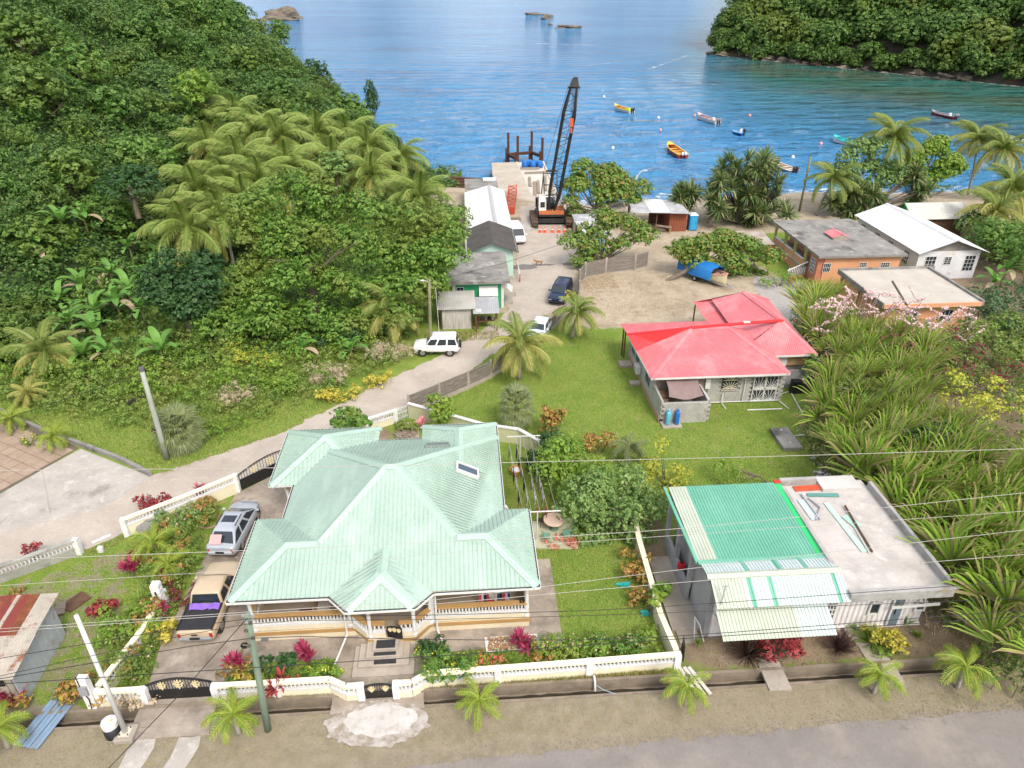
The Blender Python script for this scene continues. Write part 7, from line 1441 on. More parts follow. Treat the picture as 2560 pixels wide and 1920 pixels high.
# dog on the lane
dg = P(1347, 663); dogm = pm('tan_fur', (.32, .16, .06), (.24, .12, .05), 6, .9)
bm = bmesh.new(); vts = {}
def dv(n, p): vts[n] = bm.verts.new(p)
for n, p in dict(hip=(-.3, 0, .45), mid=(0, 0, .44), sho=(.28, 0, .46), neck=(.42, 0, .54), head=(.52, 0, .58), nose=(.66, 0, .52), t1=(-.42, 0, .5), t2=(-.55, 0, .62), fl1=(.27, .1, .3), fl2=(.3, .1, .02), fr1=(.3, -.1, .3), fr2=(.22, -.1, .02), bl0=(-.33, .1, .34), bl1=(-.38, .1, .2), bl2=(-.36, .1, .02), br0=(-.3, -.1, .34), br1=(-.27, -.1, .2), br2=(-.25, -.1, .02), e1=(.48, .06, .68), e2=(.48, -.06, .68)).items(): dv(n, p)
for a, b in [('hip', 'mid'), ('mid', 'sho'), ('sho', 'neck'), ('neck', 'head'), ('head', 'nose'), ('hip', 't1'), ('t1', 't2'), ('sho', 'fl1'), ('fl1', 'fl2'), ('sho', 'fr1'), ('fr1', 'fr2'), ('hip', 'bl0'), ('bl0', 'bl1'), ('bl1', 'bl2'), ('hip', 'br0'), ('br0', 'br1'), ('br1', 'br2'), ('head', 'e1'), ('head', 'e2')]: bm.edges.new((vts[a], vts[b]))
names = list(vts); me = bpy.data.meshes.new('dog'); bm.to_mesh(me); bm.free(); dog = link('dog', me, dogm, loc=(dg.x, dg.y, .03), rz=R(170)); dog.modifiers.new('skin', 'SKIN'); 
rad = dict(hip=.11, mid=.115, sho=.13, neck=.08, head=.085, nose=.04, t1=.03, t2=.02, fl1=.045, fl2=.035, fr1=.045, fr2=.035, bl0=.07, bl1=.04, bl2=.035, br0=.07, br1=.04, br2=.035, e1=.02, e2=.02)
for i, n in enumerate(names): me.skin_vertices[0].data[i].radius = (rad[n], rad[n]); me.skin_vertices[0].data[i].use_root = (n == 'hip')
dog.modifiers.new('sub', 'SUBSURF').levels = 1; dog.modifiers['sub'].render_levels = 2; tag(dog, 'tan dog standing beside the dark puddle on the lane', 'dog')
# ================================================================ vegetation
def leaf_mesh(name, pos, nrm, size, aspect=0.5, seed=0, fold=0.25, droop=0.0):
    """N leaves, each a folded diamond of two triangles-pairs"""
    r = np.random.default_rng(seed); n = len(pos)
    nrm = nrm/np.linalg.norm(nrm, axis=1, keepdims=True)
    t = r.normal(size=(n, 3)); t[:, 2] -= droop; t -= nrm*(t*nrm).sum(1, keepdims=True); t /= np.linalg.norm(t, axis=1, keepdims=True)+1e-9
    b = np.cross(nrm, t); s = np.asarray(size)[:, None]
    v0 = pos-t*s*.5; v2 = pos+t*s*.5-nrm*s*fold*.5; v1 = pos+b*s*aspect*.5-nrm*s*fold*.35+t*s*.05; v3 = pos-b*s*aspect*.5-nrm*s*fold*.35+t*s*.05
    vs = np.stack([v0, v1, v2, v3], 1).reshape(-1, 3); q = np.arange(4*n).reshape(n, 4)
    return np_mesh(bpy.data.meshes.new(name), vs, q)
def sph(n, r, up=0.0):
    d = r.normal(size=(n, 3)); d[:, 2] += up; return d/np.linalg.norm(d, axis=1, keepdims=True)
LEAFK = 2.6
def lobes_leaves(lobes, per, size, seed, up=.45, jit=.35, hollow=.72, szvar=.35):
    r = np.random.default_rng(seed); P_, N_, S_ = [], [], []
    for (c, rad) in lobes:
        rad = np.asarray(rad if hasattr(rad, '__len__') else (rad,)*3, float); vol = max(6, int(LEAFK*per*(rad[0]*rad[1]+rad[1]*rad[2]+rad[0]*rad[2])/3))
        d = sph(vol, r, up); k = hollow+(1.06-hollow)*r.random((vol, 1))**.6
        # twiggy clumps: pull leaves towards a few tufts
        tuft = sph(max(5, vol//14), r, up); near = tuft[np.argmax(d@tuft.T, 1)]; d = d*.55+near*.45; d /= np.linalg.norm(d, axis=1, keepdims=True)
        k = k*(1+.10*np.sin(7*d[:, :1]+seed)+.08*np.sin(9*d[:, 1:2]))
        P_.append(np.asarray(c)+d*rad*k); N_.append(d+np.array([0, 0, .55])+r.normal(size=(vol, 3))*jit); S_.append(size*(1+szvar*r.normal(size=vol)).clip(.4, 1.9))
    return np.concatenate(P_), np.concatenate(N_), np.concatenate(S_)
def crown_lobes(rx, ry, rz, n, seed, lr=.42, flat=.7):
    r = random.Random(seed); out = []
    for k in range(n):
        a = k*2.399+r.uniform(-.3, .3); u = (k+.5)/n; z = 1-1.35*u; rr_ = math.sqrt(max(.05, 1-z*z))*r.uniform(.55, .8)
        s = lr*r.uniform(.75, 1.2)
        out.append(((rx*rr_*math.cos(a), ry*rr_*math.sin(a), rz*z*.75), (rx*s, ry*s, rz*s*flat)))
    out.append(((0, 0, 0), (rx*.6, ry*.6, rz*.6))); return out
def trunk_mesh(name, h, r0, spread, n, seed, lean=(0, 0), start=.35):
    r = random.Random(seed); b = MB(); top = Vector((lean[0], lean[1], h))
    pts = [Vector((0, 0, -.3)), Vector((lean[0]*.2+r.uniform(-.1, .1), lean[1]*.2, h*.3)), Vector((lean[0]*.55, lean[1]*.55+r.uniform(-.15, .15), h*.65)), top]
    b.tube(pts, [r0*1.25, r0, r0*.75, r0*.35], 9)
    for k in range(n):
        u = start+(.95-start)*k/max(1, n-1); base = pts[1].lerp(pts[2], min(1, u*1.2)) if u < .8 else pts[2].lerp(top, (u-.8)/.2)
        a = k*2.4+r.uniform(-.4, .4); L = spread*r.uniform(.6, 1.0); e = base+Vector((math.cos(a)*L, math.sin(a)*L, L*r.uniform(.35, .8)))
        m = base.lerp(e, .5)+Vector((0, 0, -.08*L)); b.tube([base, m, e], [r0*.45, r0*.3, r0*.1], 6)
        for j in range(2):
            a2 = a+r.uniform(-.9, .9); e2 = e+Vector((math.cos(a2), math.sin(a2), r.uniform(.2, .8)))*L*.4; b.tube([m.lerp(e, .5), e2], [r0*.2, r0*.06], 5)
    return b.mesh(name)
BARK = pm('bark', (.20, .165, .13), (.12, .095, .07), 3, .95, bmp=.4, obj=True); BARKP = pm('pale_bark', (.36, .33, .29), (.24, .215, .185), 3, .95, obj=True)
JUNGLE = leafm('jungle_leaf', [(.022, .055, .014), (.036, .085, .018), (.055, .115, .025), (.08, .145, .032), (.11, .17, .042)], .55, .3, .5, .10, (.085, .12, .02))
FOREST = leafm('headland_leaf', [(.028, .066, .014), (.05, .11, .022), (.085, .15, .03), (.125, .185, .042)], .6, .3, .5, .05, (.12, .15, .022))
BROAD = leafm('broad_leaf', [(.045, .105, .02), (.07, .155, .028), (.10, .19, .035), (.14, .22, .05)], .35, .35, .45, .4, (.17, .19, .04))
BIGT = leafm('big_tree_leaf', [(.045, .10, .016), (.07, .15, .023), (.105, .195, .032), (.15, .225, .04)], .5, .3, .5, .17, (.13, .135, .026))
ALMOND = leafm('almond_leaf', [(.05, .13, .02), (.085, .18, .03), (.13, .22, .045), (.16, .24, .05), (.24, .12, .04)], .3, .35, .45, .5, (.17, .19, .05))
YELLOWT = leafm('yellow_leaf', [(.13, .19, .03), (.22, .25, .035), (.32, .32, .04), (.38, .35, .05)], .4, .35, .5, .8, (.12, .17, .03))
LIMET = leafm('lime_leaf', [(.08, .16, .02), (.12, .21, .03), (.18, .27, .04)], .3, .35, .5, .6, (.26, .28, .05))
GREYT = leafm('grey_green_leaf', [(.06, .12, .032), (.10, .18, .048), (.15, .235, .065), (.21, .27, .095)], .3, .3, .55, .6, (.09, .13, .04))
DARKT = leafm('dark_leaf', [(.014, .042, .012), (.024, .065, .018), (.04, .09, .026)], .3, .25, .5, .5, (.05, .09, .03))
SCRUB = leafm('scrub_leaf', [(.06, .115, .02), (.09, .165, .028), (.14, .20, .04), (.18, .235, .06)], .5, .35, .55, .35, (.21, .21, .06))
REDL = leafm('red_leaf', [(.07, .012, .016), (.16, .02, .026), (.26, .04, .045), (.3, .07, .06)], .2, .3, .45)
PINKL = leafm('ti_leaf', [(.13, .012, .035), (.24, .025, .07), (.33, .06, .11)], .2, .3, .45)
CROTON = leafm('croton_leaf', [(.06, .10, .02), (.10, .13, .025), (.26, .18, .03), (.33, .19, .05), (.24, .08, .04), (.38, .31, .12)], .2, .3, .5)
YELHEDGE = leafm('yellow_hedge_leaf', [(.14, .17, .02), (.30, .28, .03), (.42, .36, .05), (.42, .34, .10)], .2, .3, .5)
CORAL = leafm('coral_leaf', [(.32, .07, .05), (.46, .13, .09), (.52, .20, .14)], .2, .3, .6)
DRY = leafm('dry_leaf', [(.22, .17, .11), (.32, .26, .18), (.40, .34, .25)], .2, .2, .8)
BANANA = leafm('banana_leaf', [(.06, .15, .03), (.10, .22, .04), (.17, .28, .07)], .2, .35, .4)
PALMG = leafm('palm_leaf', [(.06, .11, .02), (.10, .155, .03), (.15, .195, .045), (.21, .23, .07)], .3, .35, .45, .5, (.2, .19, .05))
PALMY = leafm('palm_leaf_yellow', [(.13, .16, .03), (.19, .21, .05), (.25, .25, .07), (.33, .28, .1)], .3, .35, .45)
PALMS = leafm('street_palm_leaf', [(.09, .16, .02), (.15, .23, .03), (.22, .28, .045), (.36, .32, .06)], .2, .35, .45)
FANP = leafm('fan_palm_leaf', [(.09, .12, .05), (.14, .17, .07), (.20, .22, .10)], .3, .35, .45)
PANDAN = leafm('pandanus_leaf', [(.035, .075, .02), (.06, .11, .03), (.10, .15, .045), (.30, .27, .15)], .3, .3, .5)
CANE = leafm('cane_leaf', [(.10, .18, .022), (.16, .26, .034), (.22, .32, .05), (.30, .37, .09), (.30, .26, .12), (.20, .15, .08)], .2, .35, .6)
PURPG = leafm('purple_grass', [(.035, .02, .02), (.07, .04, .035), (.12, .085, .06)], .2, .2, .6)
GRASSL = leafm('tall_grass', [(.09, .16, .02), (.14, .23, .035), (.22, .28, .06)], .2, .35, .5)
FLOWY = leafm('yellow_flower', [(.65, .48, .03), (.7, .55, .06)], .1, .3, .5); FLOWP = leafm('pink_flower', [(.55, .25, .28), (.62, .34, .36), (.5, .12, .2)], .1, .3, .5); FLOWW = leafm('blossom', [(.55, .42, .42), (.62, .50, .50), (.5, .33, .35)], .1, .3, .6)

# ---- the wooded hill: one mass of leaves
def hill_forest():
    r = np.random.default_rng(3); sets = {0: [[], []], 1: [[], []], 2: [[], []]}
    for x in np.arange(-150, -2, 3.8):
        for y in np.arange(52, 215, 3.8):
            xx, yy = x+r.uniform(-2, 2), y+r.uniform(-2, 2); h = float(hill_z(np.float64(xx), np.float64(yy))); e = (xx+yy-120)*.707
            if h < (-1.6 if yy > 118 else .15) or e > 4: continue
            px = 1280+FPX*(xx*math.cos(YAW)+yy*math.sin(YAW))/max(1, (-xx*math.sin(YAW)+yy*math.cos(YAW))*math.cos(PITCH)+(CAM_H-h)*math.sin(PITCH))
            if px < -300: continue
            R0 = r.uniform(1.7, 3.3)*(1.0 if e < -6 else .75); kk = int(r.choice([0, 0, 0, 1, 1, 2])); far = int(yy > 92)
            for q_ in range(int(5+R0*1.7)):
                a, u = r.uniform(0, 6.28), r.uniform(.0, 1); z = R0*(.95-.9*u); rad = R0*.85*math.sqrt(u)
                s = R0*r.uniform(.34, .55); sets[kk][far].append(((xx+rad*math.cos(a), yy+rad*math.sin(a), h+z*.8+.3), (s, s, s*r.uniform(.55, .85))))
    for kk, (near, far) in sets.items():
        pa = [lobes_leaves(ls, per, sz, kk*2+i+1, .5, .45, .55) for i, (ls, per, sz) in enumerate(((near, 52, .28), (far, 31, .36)))]
        p, n, s = (np.concatenate([a[i] for a in pa]) for i in range(3))
        tag(link('hill_woodland', leaf_mesh('hill_woodland', p, n, s, .55, 5+kk), (JUNGLE, HILL2, HILL3)[kk]), ['dark green vine covered woodland blanketing the hill', 'fresh mid green crowns in the woodland on the hill', 'yellowish green crowns dotted through the hill woodland'][kk], 'woodland', kind='stuff')
HILL2 = leafm('hill_mid_leaf', [(.03, .08, .015), (.05, .115, .02), (.075, .15, .03), (.11, .18, .04)], .4, .3, .5, .2, (.09, .13, .03)); HILL3 = leafm('hill_light_leaf', [(.05, .09, .015), (.085, .14, .024), (.13, .19, .035)], .4, .3, .5, .2, (.06, .12, .03))
hill_forest()
def hill_carpet():
    r = np.random.default_rng(8); X = r.uniform(-120, 0, 520000); Y = r.uniform(54, 200, 520000); Hh = hill_z(X, Y); e = (X+Y-120)*.707
    px = 1280+FPX*(X*math.cos(YAW)+Y*math.sin(YAW))/((-X*math.sin(YAW)+Y*math.cos(YAW))*math.cos(PITCH)+(CAM_H-Hh)*math.sin(PITCH))
    k = (Hh > np.where(Y > 118, -1.8, .1)) & (e < 5) & (px > -120); k &= r.random(len(X)) < .8; X, Y, Hh = X[k][:140000], Y[k][:140000], Hh[k][:140000]; n = len(X)
    z = Hh+.25+.9*r.random(n)+.6*np.sin(X*1.3+Y*.4)*np.cos(Y*1.1-X*.3); N_ = np.stack([r.normal(0, .5, n)+.25, r.normal(0, .5, n)-.35, np.ones(n)], -1)
    tag(link('hill_creepers', leaf_mesh('hill_creepers', np.stack([X, Y, z], -1), N_, .42*r.uniform(.6, 1.4, n), .6, 9), JUNGLE), 'creepers and undergrowth carpeting the hill between the tree crowns', 'creepers', kind='stuff')
hill_carpet()


# ---- tree prototypes
def tree_proto(key, rx, rz, nl, per, size, seed, h, r0, mat, bark=BARK, flat=.7, lr=.42):
    p, n, s = lobes_leaves(crown_lobes(rx, rx, rz, nl, seed, lr, flat), per, size, seed, .45); p[:, 2] += h
    cm_ = leaf_mesh(key+'_crown', p, n, s, .55, seed); cm_.materials.append(mat)
    tm_ = trunk_mesh(key+'_trunk', h, r0, rx*.6, 7, seed); tm_.materials.append(bark); return cm_, tm_
def place_tree(proto, name, label, pos, scale=1.0, rz=0.0, group=None, cat='tree', sz=None, mat=None):
    t = thing(name, label, cat, pos, rz, group); s = scale if hasattr(scale, '__len__') else (scale,)*3; t.scale = s
    tr = link('trunk', proto[1], None, t); cr = link('crown', proto[0], None, t)
    if mat is not None: cr.material_slots[0].link = 'OBJECT'; cr.material_slots[0].material = mat
    return t
HP = [tree_proto('forest%d' % k, 6.6, 5.6, 14, 15, .95, 40+k, 5.5, .4, FOREST, lr=.5) for k in range(3)]
rh = random.Random(21); pts_ = []
for k in range(20000):
    x, y = rh.uniform(112, 270), rh.uniform(200, 400); z = float(head_z(np.float64(x), np.float64(y)))
    if z < -1.9: continue
    hd_, he_ = head_parts(x, y)
    if hd_ > 40 or he_ < .2: continue
    if any((x-a)**2+(y-b)**2 < 5.0**2 for a, b, _ in pts_): continue
    fd = (-x*math.sin(YAW)+y*math.cos(YAW)); px = 1280+FPX*(x*math.cos(YAW)+y*math.sin(YAW))/(fd*math.cos(PITCH)+(CAM_H-z)*math.sin(PITCH))
    if px > 2750: continue
    pts_.append((x, y, z))
for k, (x, y, z) in enumerate(pts_[:210]):
    s = rh.uniform(.72, 1.15)*(.75 if z < 3 else 1); place_tree(HP[k % 3], 'forest_tree', 'leafy green tree in the dense wood covering the headland across the bay', (x, y, z-3.2*s), (s, s, s*rh.uniform(.85, 1.2)), rh.uniform(0, 6), 'trees covering the headland')
# ---- distinct trees on the near hill
TP = [tree_proto('broad%d' % k, 3.0, 2.6, 12, 60, .38, 60+k, 3.6, .22, JUNGLE) for k in range(2)]
for k, (px, py, Y, s, mm, lb) in enumerate([(492, 240, 112, (1.25, 1.25, 1.25), LIMET, 'bright green feathery tree standing out on the dark hill'), (880, 300, 138, (1.3, 1.3, 1.5), BROAD, 'rounded mid green tree near the seaward ridge of the hill'), (930, 265, 141, (.5, .5, 1.7), DARKT, 'narrow pointed dark tree on the seaward ridge of the hill'), (790, 200, 147, (1.0, 1.0, 1.2), DARKT, 'dark clump tree on the skyline of the hill'), (960, 360, 134, (.9, .9, 1.0), BROAD, 'low green tree at the seaward foot of the hill'), (840, 430, 98, (1.0, 1.0, .8), GREYT, 'blue green tree among the hillside palms'), (330, 480, 80, (1.1, 1.1, .9), DARKT, 'dark feathery tree left of the hillside palms'), (700, 90, 157, (.8, .8, .9), BROAD, 'small green tree high on the hill skyline')]):
    p = D(px, py, Y); place_tree(TP[k % 2], 'hill_tree', lb, (p.x, p.y, p.z-4.0*s[2]+1), s, k*1.3, None, 'tree', mat=mm)
for k, (px, py, Y, q_) in enumerate([(60, 150, 98, 1.5), (170, 90, 108, 1.3), (270, 210, 104, 1.2), (120, 300, 84, 1.2), (230, 380, 82, 1.1), (380, 120, 128, 1.4), (600, 180, 136, 1.2), (470, 60, 145, 1.3), (690, 230, 128, 1.1), (40, 420, 74, 1.1), (330, 300, 94, 1.2), (740, 280, 124, 1.0), (30, 40, 112, 1.4), (550, 110, 146, 1.1)]):
    p = D(px, py, Y); z = float(hill_z(np.float64(p.x), np.float64(p.y))); place_tree(TP[k % 2], 'hill_tree', 'rounded leafy tree standing out of the creepers on the wooded hill', (p.x, p.y, min(z, p.z)-2.6), (q_*1.1, q_*1.1, q_), k*1.7, 'larger trees on the wooded hill', mat=(HILL3, BROAD, HILL2)[k % 3])
# ---- the big spreading tree beside the lane
def big_tree():
    r = random.Random(8); L = []
    for k in range(96):
        px = r.uniform(540, 1120); top = 430+.0009*(px-800)**2+max(0, (620-px))*.8; py = r.uniform(top+10, 815 if px < 1000 else 720); Y = 70-(py-440)/360*9+r.uniform(-1.8, 1.8)
        p = D(px, py, Y); L.append(((p.x+15, p.y-66, p.z), (r.uniform(1.7, 2.7), r.uniform(1.6, 2.4), r.uniform(.9, 1.5))))
    p, n, s = lobes_leaves(L, 100, .31, 9, .35, .4, .5); t = thing('spreading_tree', 'huge spreading green and bronze tree overhanging the lane buildings', 'tree', (-15, 66, 0))
    link('crown', leaf_mesh('big_crown', p, n, s, .5, 9), BIGT, t); link('trunk', trunk_mesh('big_trunk', 8.5, .45, 4.5, 10, 4), BARK, t)
big_tree()
def lobed_tree(name, label, base, lobes_px, Yc, mat, per=80, size=.28, trunk=(5, .25), seed=1, rr=(1.2, 1.7, .9), bark=BARK, lean=(0, 0), dY=1.2, cat='tree'):
    r = random.Random(seed); t = thing(name, label, cat, (base[0], base[1], base[2] if len(base) > 2 else 0)); L = []
    for (px, py) in lobes_px:
        p = D(px, py, Yc+r.uniform(-dY, dY)); s = r.uniform(.8, 1.2); L.append(((p.x-base[0], p.y-base[1], p.z-t.location.z), (rr[0]*s, rr[1]*s*.9, rr[2]*s)))
    p, n, s = lobes_leaves(L, per, size, seed, .4, .4, .5); link('crown', leaf_mesh(name+'_crown', p, n, s, .6, seed), mat, t)
    c = np.mean([l[0] for l in L], 0); b = MB(); b.tube([(0, 0, -.2), (c[0]*.3+lean[0], c[1]*.3, c[2]*.4), (c[0]*.8, c[1]*.8, c[2]*.85)], [trunk[1]*1.2, trunk[1], trunk[1]*.6], 9)
    for l in L:
        m = Vector((c[0]*.3+lean[0], c[1]*.3, c[2]*.4)).lerp(Vector(l[0]), .5)-Vector((0, 0, .25)); b.tube([(c[0]*.3+lean[0], c[1]*.3, c[2]*.4), m, Vector(l[0])], [trunk[1]*.5, trunk[1]*.35, trunk[1]*.1], 6)
    b.build('trunk', bark, t, fix=False); return t
def spots(cx, cy, rx, ry, n, seed):
    r = random.Random(seed); out = []
    while len(out) < n:
        a, q_ = r.uniform(0, 6.28), math.sqrt(r.random()); out.append((cx+rx*q_*math.cos(a), cy+ry*q_*math.sin(a)))
    return out
lobed_tree('almond_tree', 'twin trunked sea almond tree beside the black crane', (17.6, 95.2), spots(1500, 450, 78, 42, 17, 1)+[(1430, 500), (1440, 530), (1580, 500), (1600, 470)], 95.2, ALMOND, 200, .34, (7, .2), 1, (1.55, 1.6, 1.1))
PALMGR = leafm('grove_palm_leaf', [(.075, .13, .024), (.115, .175, .034), (.165, .22, .05), (.25, .265, .085)])
lobed_tree('almond_tree', 'sparse sea almond tree in front of the small blue hut', (15.3, 77.6), spots(1525, 605, 100, 65, 24, 2)+spots(1520, 700, 42, 50, 9, 44), 78.5, ALMOND, 130, .3, (6, .18), 2, (1.25, 1.3, .9))
lobed_tree('almond_tree', 'green sea almond tree leaning over the tarpaulined boat', (22.6, 74.0), spots(1830, 635, 105, 45, 20, 3)+spots(1720, 625, 40, 25, 6, 4)+[(1860, 680), (1900, 690)], 75.0, ALMOND, 180, .3, (6, .22), 3, (1.35, 1.4, .85), lean=(.5, 0))
lobed_tree('beach_tree', 'bushy half bare olive green tree between the beach poles', (54.5, 98.5), spots(2170, 440, 85, 75, 24, 5), 98, GREYT, 120, .3, (6, .25), 5, (1.6, 1.6, 1.2), BARKP)
lobed_tree('beach_tree', 'glossy bright green tree behind the green shed', (66.5, 101), spots(2330, 400, 62, 50, 16, 6)+[(2370, 410), (2395, 415)], 101, LIMET, 170, .34, (8, .25), 6, (1.5, 1.5, 1.0))
lobed_tree('beach_tree', 'small spindly tree on the open sand before the beach palm', (72.5, 106.0, -.6), [(2360, 470), (2380, 465), (2340, 468), (2400, 480)], 106, BROAD, 45, .3, (3, .12), 7, (1.0, 1.0, .5))
lobed_tree('shrub_tree', 'dark glossy bush tree with red leaves left of the spreading tree', (-25.2, 60.5), spots(455, 690, 85, 75, 20, 8), 60.5, DARKT, 150, .3, (4, .2), 8, (1.5, 1.5, 1.1))
lobed_tree('garden_tree', 'bright green yellow tipped tree beside the washing line', (6.6, 37.0), spots(1440, 1170, 75, 75, 16, 9), 37.0, LIMET, 190, .19, (3.5, .1), 9, (1.0, 1.0, .8))
lobed_tree('garden_tree', 'large grey green tree shading the side of the garden', (8.3, 33.2), spots(1530, 1270, 110, 95, 30, 10)+[(1600, 1280), (1640, 1270), (1480, 1350), (1530, 1370)], 33.2, GREYT, 210, .18, (4.5, .14), 10, (1.05, 1.05, .75))
lobed_tree('garden_tree', 'golden yellow tree behind the green sheet roof', (12.9, 36.2), spots(1655, 1190, 55, 45, 10, 11)+[(1650, 1120), (1655, 1100), (1690, 1215), (1620, 1220)], 36.2, YELLOWT, 200, .15, (3.5, .08), 11, (.65, .65, .5))
lobed_tree('garden_tree', 'small airy green sapling on the lawn behind the container building', (20.3, 37.2), spots(1825, 1165, 30, 32, 8, 12), 37.2, LIMET, 130, .14, (2.5, .05), 12, (.5, .5, .45))
lobed_tree('plumeria', 'leafy green bush with white blossoms beside the garden path', (-2.4, 45.0), spots(1100, 1028, 32, 28, 9, 13), 45.0, LIMET, 120, .3, (2.2, .08), 13, (.7, .7, .55))
lobed_tree('papaya_tree', 'large leaved green shrub behind the left rear roof wing', (-11.2, 43.6), spots(880, 1048, 38, 16, 7, 14), 43.4, BROAD, 90, .4, (2.0, .08), 14, (.7, .7, .5))
lobed_tree('papaya_tree', 'young papaya plant beside the cream side wall', (9.3, 26.4), spots(1640, 1490, 28, 26, 6, 15), 26.4, LIMET, 200, .26, (2.0, .06), 15, (.45, .45, .3))
lobed_tree('garden_shrub', 'dark rounded shrub under the orange croton by the lawn', (6.0, 40.0), spots(1365, 1135, 45, 42, 10, 16), 40.0, DARKT, 170, .18, (2, .08), 16, (.8, .8, .7))
# ---- palms
def frond_mesh(name, L, droop, nl, ll, seed, lw=.06, rise=.5, hang=.55, plume=0.0):
    r = random.Random(seed); b = MB(); pts = []
    for i in range(9):
        u = i/8; pts.append(Vector((L*(u-.12*u*u*droop), 0, L*(rise*u-droop*.62*u*u))))
    b.tube(pts, [.05*(1-i/9)+.008 for i in range(9)], 4)
    for k in range(nl):
        u = .12+.88*k/(nl-1); f = u*8; i = min(7, int(f)); p = pts[i].lerp(pts[i+1], f-i); d = (pts[i+1]-pts[i]).normalized(); l = ll*math.sin(math.pi*min(1, .18+u*.80))**.6*r.uniform(.85, 1.1)
        for s in (-1, 1):
            o = Vector((0, s, 0)); dirv = (o*.72+d*.75+Vector((0, 0, -.1+plume*(k % 3-1)))).normalized(); m = p+dirv*l*.5; e = p+dirv*l*.92+Vector((0, 0, -hang*l*r.uniform(.6, 1.1))); w = d*lw
            b.add([p-w*.6, p+w*.6, m+w, m-w, e+w*.15], [(0, 1, 2, 3), (3, 2, 4)])
    return b.mesh(name)
def palm(name, label, base, crown, L, mats, nf=16, seed=0, trunk_r=.16, fm=None, group=None, lean=None, lo=-.42, hi=1.3, scale=1.0):
    """crown: where the fronds spring from; fronds are separate parts"""
    t = thing(name, label, 'palm', base, 0, group); r = random.Random(seed); c = Vector(crown)-Vector(base)
    mid = c*.5+Vector((c.x*-.12, c.y*-.12, 0))
    tm_ = MB().tube([(0, 0, -.2), (mid.x*.5, mid.y*.5, c.z*.25), mid, c], [trunk_r*1.5, trunk_r*1.1, trunk_r, trunk_r*.85], 9).build('trunk', BARKP, t, smooth=True)
    for k in range(nf):
        az = k*2.39996+r.uniform(-.25, .25); u = k/nf; pit = lo+(hi-lo)*u; o = link('frond', fm[k % len(fm)], None, t, loc=c, rot=(r.uniform(-.4, .4), -pit+.35, az+.15*math.sin(az)), scale=L*r.uniform(.88, 1.1))
        m = mats[min(len(mats)-1, int((1-u)*len(mats)*.999))]; o.material_slots[0].link = 'OBJECT'; o.material_slots[0].material = m
    return t
def mkf(tag_, nl, ll, lw, droops, hang, rise=.5, plume=0.0):
    out = []
    for k, d in enumerate(droops):
        m = frond_mesh('%s_frond%d' % (tag_, k), 1.0, d, nl, ll, k, lw, rise, hang, plume); m.materials.append(PALMG); out.append(m)
    return out
COCO = mkf('coco', 38, .30, .0085, (1.15, 1.4, .95), .5, .62); FOX = mkf('fox', 44, .29, .012, (1.25, 1.5), .6, .6, .7)
for k, (px, py, Y, L) in enumerate([(500, 285, 112, 5.0), (585, 265, 115, 5.0), (640, 305, 108, 5.2), (530, 350, 100, 5.2), (600, 385, 97, 5.2), (700, 320, 106, 5.0), (500, 455, 86, 5.2), (570, 440, 90, 5.2), (650, 430, 90, 5.2), (720, 395, 96, 5.0), (470, 545, 78, 5.0), (790, 310, 112, 5.0), (870, 320, 115, 5.0), (920, 345, 112, 5.0), (1000, 370, 118, 5.0), (830, 385, 102, 5.0), (930, 415, 100, 5.0), (1050, 470, 96, 5.0), (1080, 560, 84, 4.6), (620, 480, 84, 5.0), (560, 520, 80, 5.0)]):
    p = D(px, py+25, Y); g = terr(p.x, p.y); g = min(g, p.z-1.5)
    palm('coconut_palm', 'yellow green coconut palm in the grove on the lower hillside' if k not in (18,) else 'coconut palm with drooping fronds behind the dark roofed building', (p.x, p.y, g), p, L*1.15, [PALMGR, PALMGR, PALMGR, PALMGR, PALMY] if k % 3 else [PALMGR, PALMGR, PALMY], 24, 100+k, .17, COCO, 'palms in the hillside grove' if k != 18 else None)
LP_ = [('yellow fronded young coconut palm on the lawn beside the plank fence', (4.3, 52.7), (1300, 862), 3.4, [PALMG, PALMY, PALMY]), ('green coconut palm at the plank fence near the pale car', (9.9, 60.2), (1446, 782), 2.6, [PALMG, PALMG, PALMY]), ('young coconut palm at the foot of the hill left of the bananas', (-36.0, 56.5), (112, 880), 3.5, [PALMG, PALMY]), ('tiny yellow palm on the upper lawn', (-36.5, 51.5), (72, 985), 1.6, [PALMY, PALMY]), ('coconut palm with a yellow hanging frond behind the mossy pole', (-6.5, 61.8), (985, 770), 3.6, [PALMG, PALMY]),
       ('tall coconut palm on the beach with a bare brown trunk', (80.9, 108.5), (2445, 352), 4.6, [PALMG, PALMY]), ('tall palm beside the beach palm leaning over the water', (83.5, 103), (2510, 375), 4.8, [PALMG, PALMG, PALMY]), ('large palm rising behind the half bare beach tree', (60, 100), (2235, 345), 5.0, [PALMG, PALMG]), ('palm with yellowing fronds beside the green shed', (68, 84), (2490, 530), 4.8, [PALMG, PALMY, PALMY]), ('palm behind the white gabled house', (70, 87), (2530, 470), 4.8, [PALMG, PALMG, PALMY]), ('palm low at the edge of the trees beyond the white house', (66, 76), (2555, 640), 4.2, [PALMG, PALMY]), ('palm crown peeking from the beach trees by the olive pole', (50.5, 97), (2085, 450), 4.0, [PALMG, PALMG]), ('fan of palm fronds high on the far headland', (178, 252), (2535, 105), 7.0, [PALMG, PALMG])]
for k, (lb, b, c, L, ms) in enumerate(LP_):
    cz = D(*c, b[1]); g = 0 if b[1] < 98 else float(ground_z(np.float64(b[0]), np.float64(b[1]))) if b[1] < 150 else 2.0
    palm('coconut_palm', lb, (b[0], b[1], g), cz, L*1.1, ms, 20, 200+k, .15, COCO)
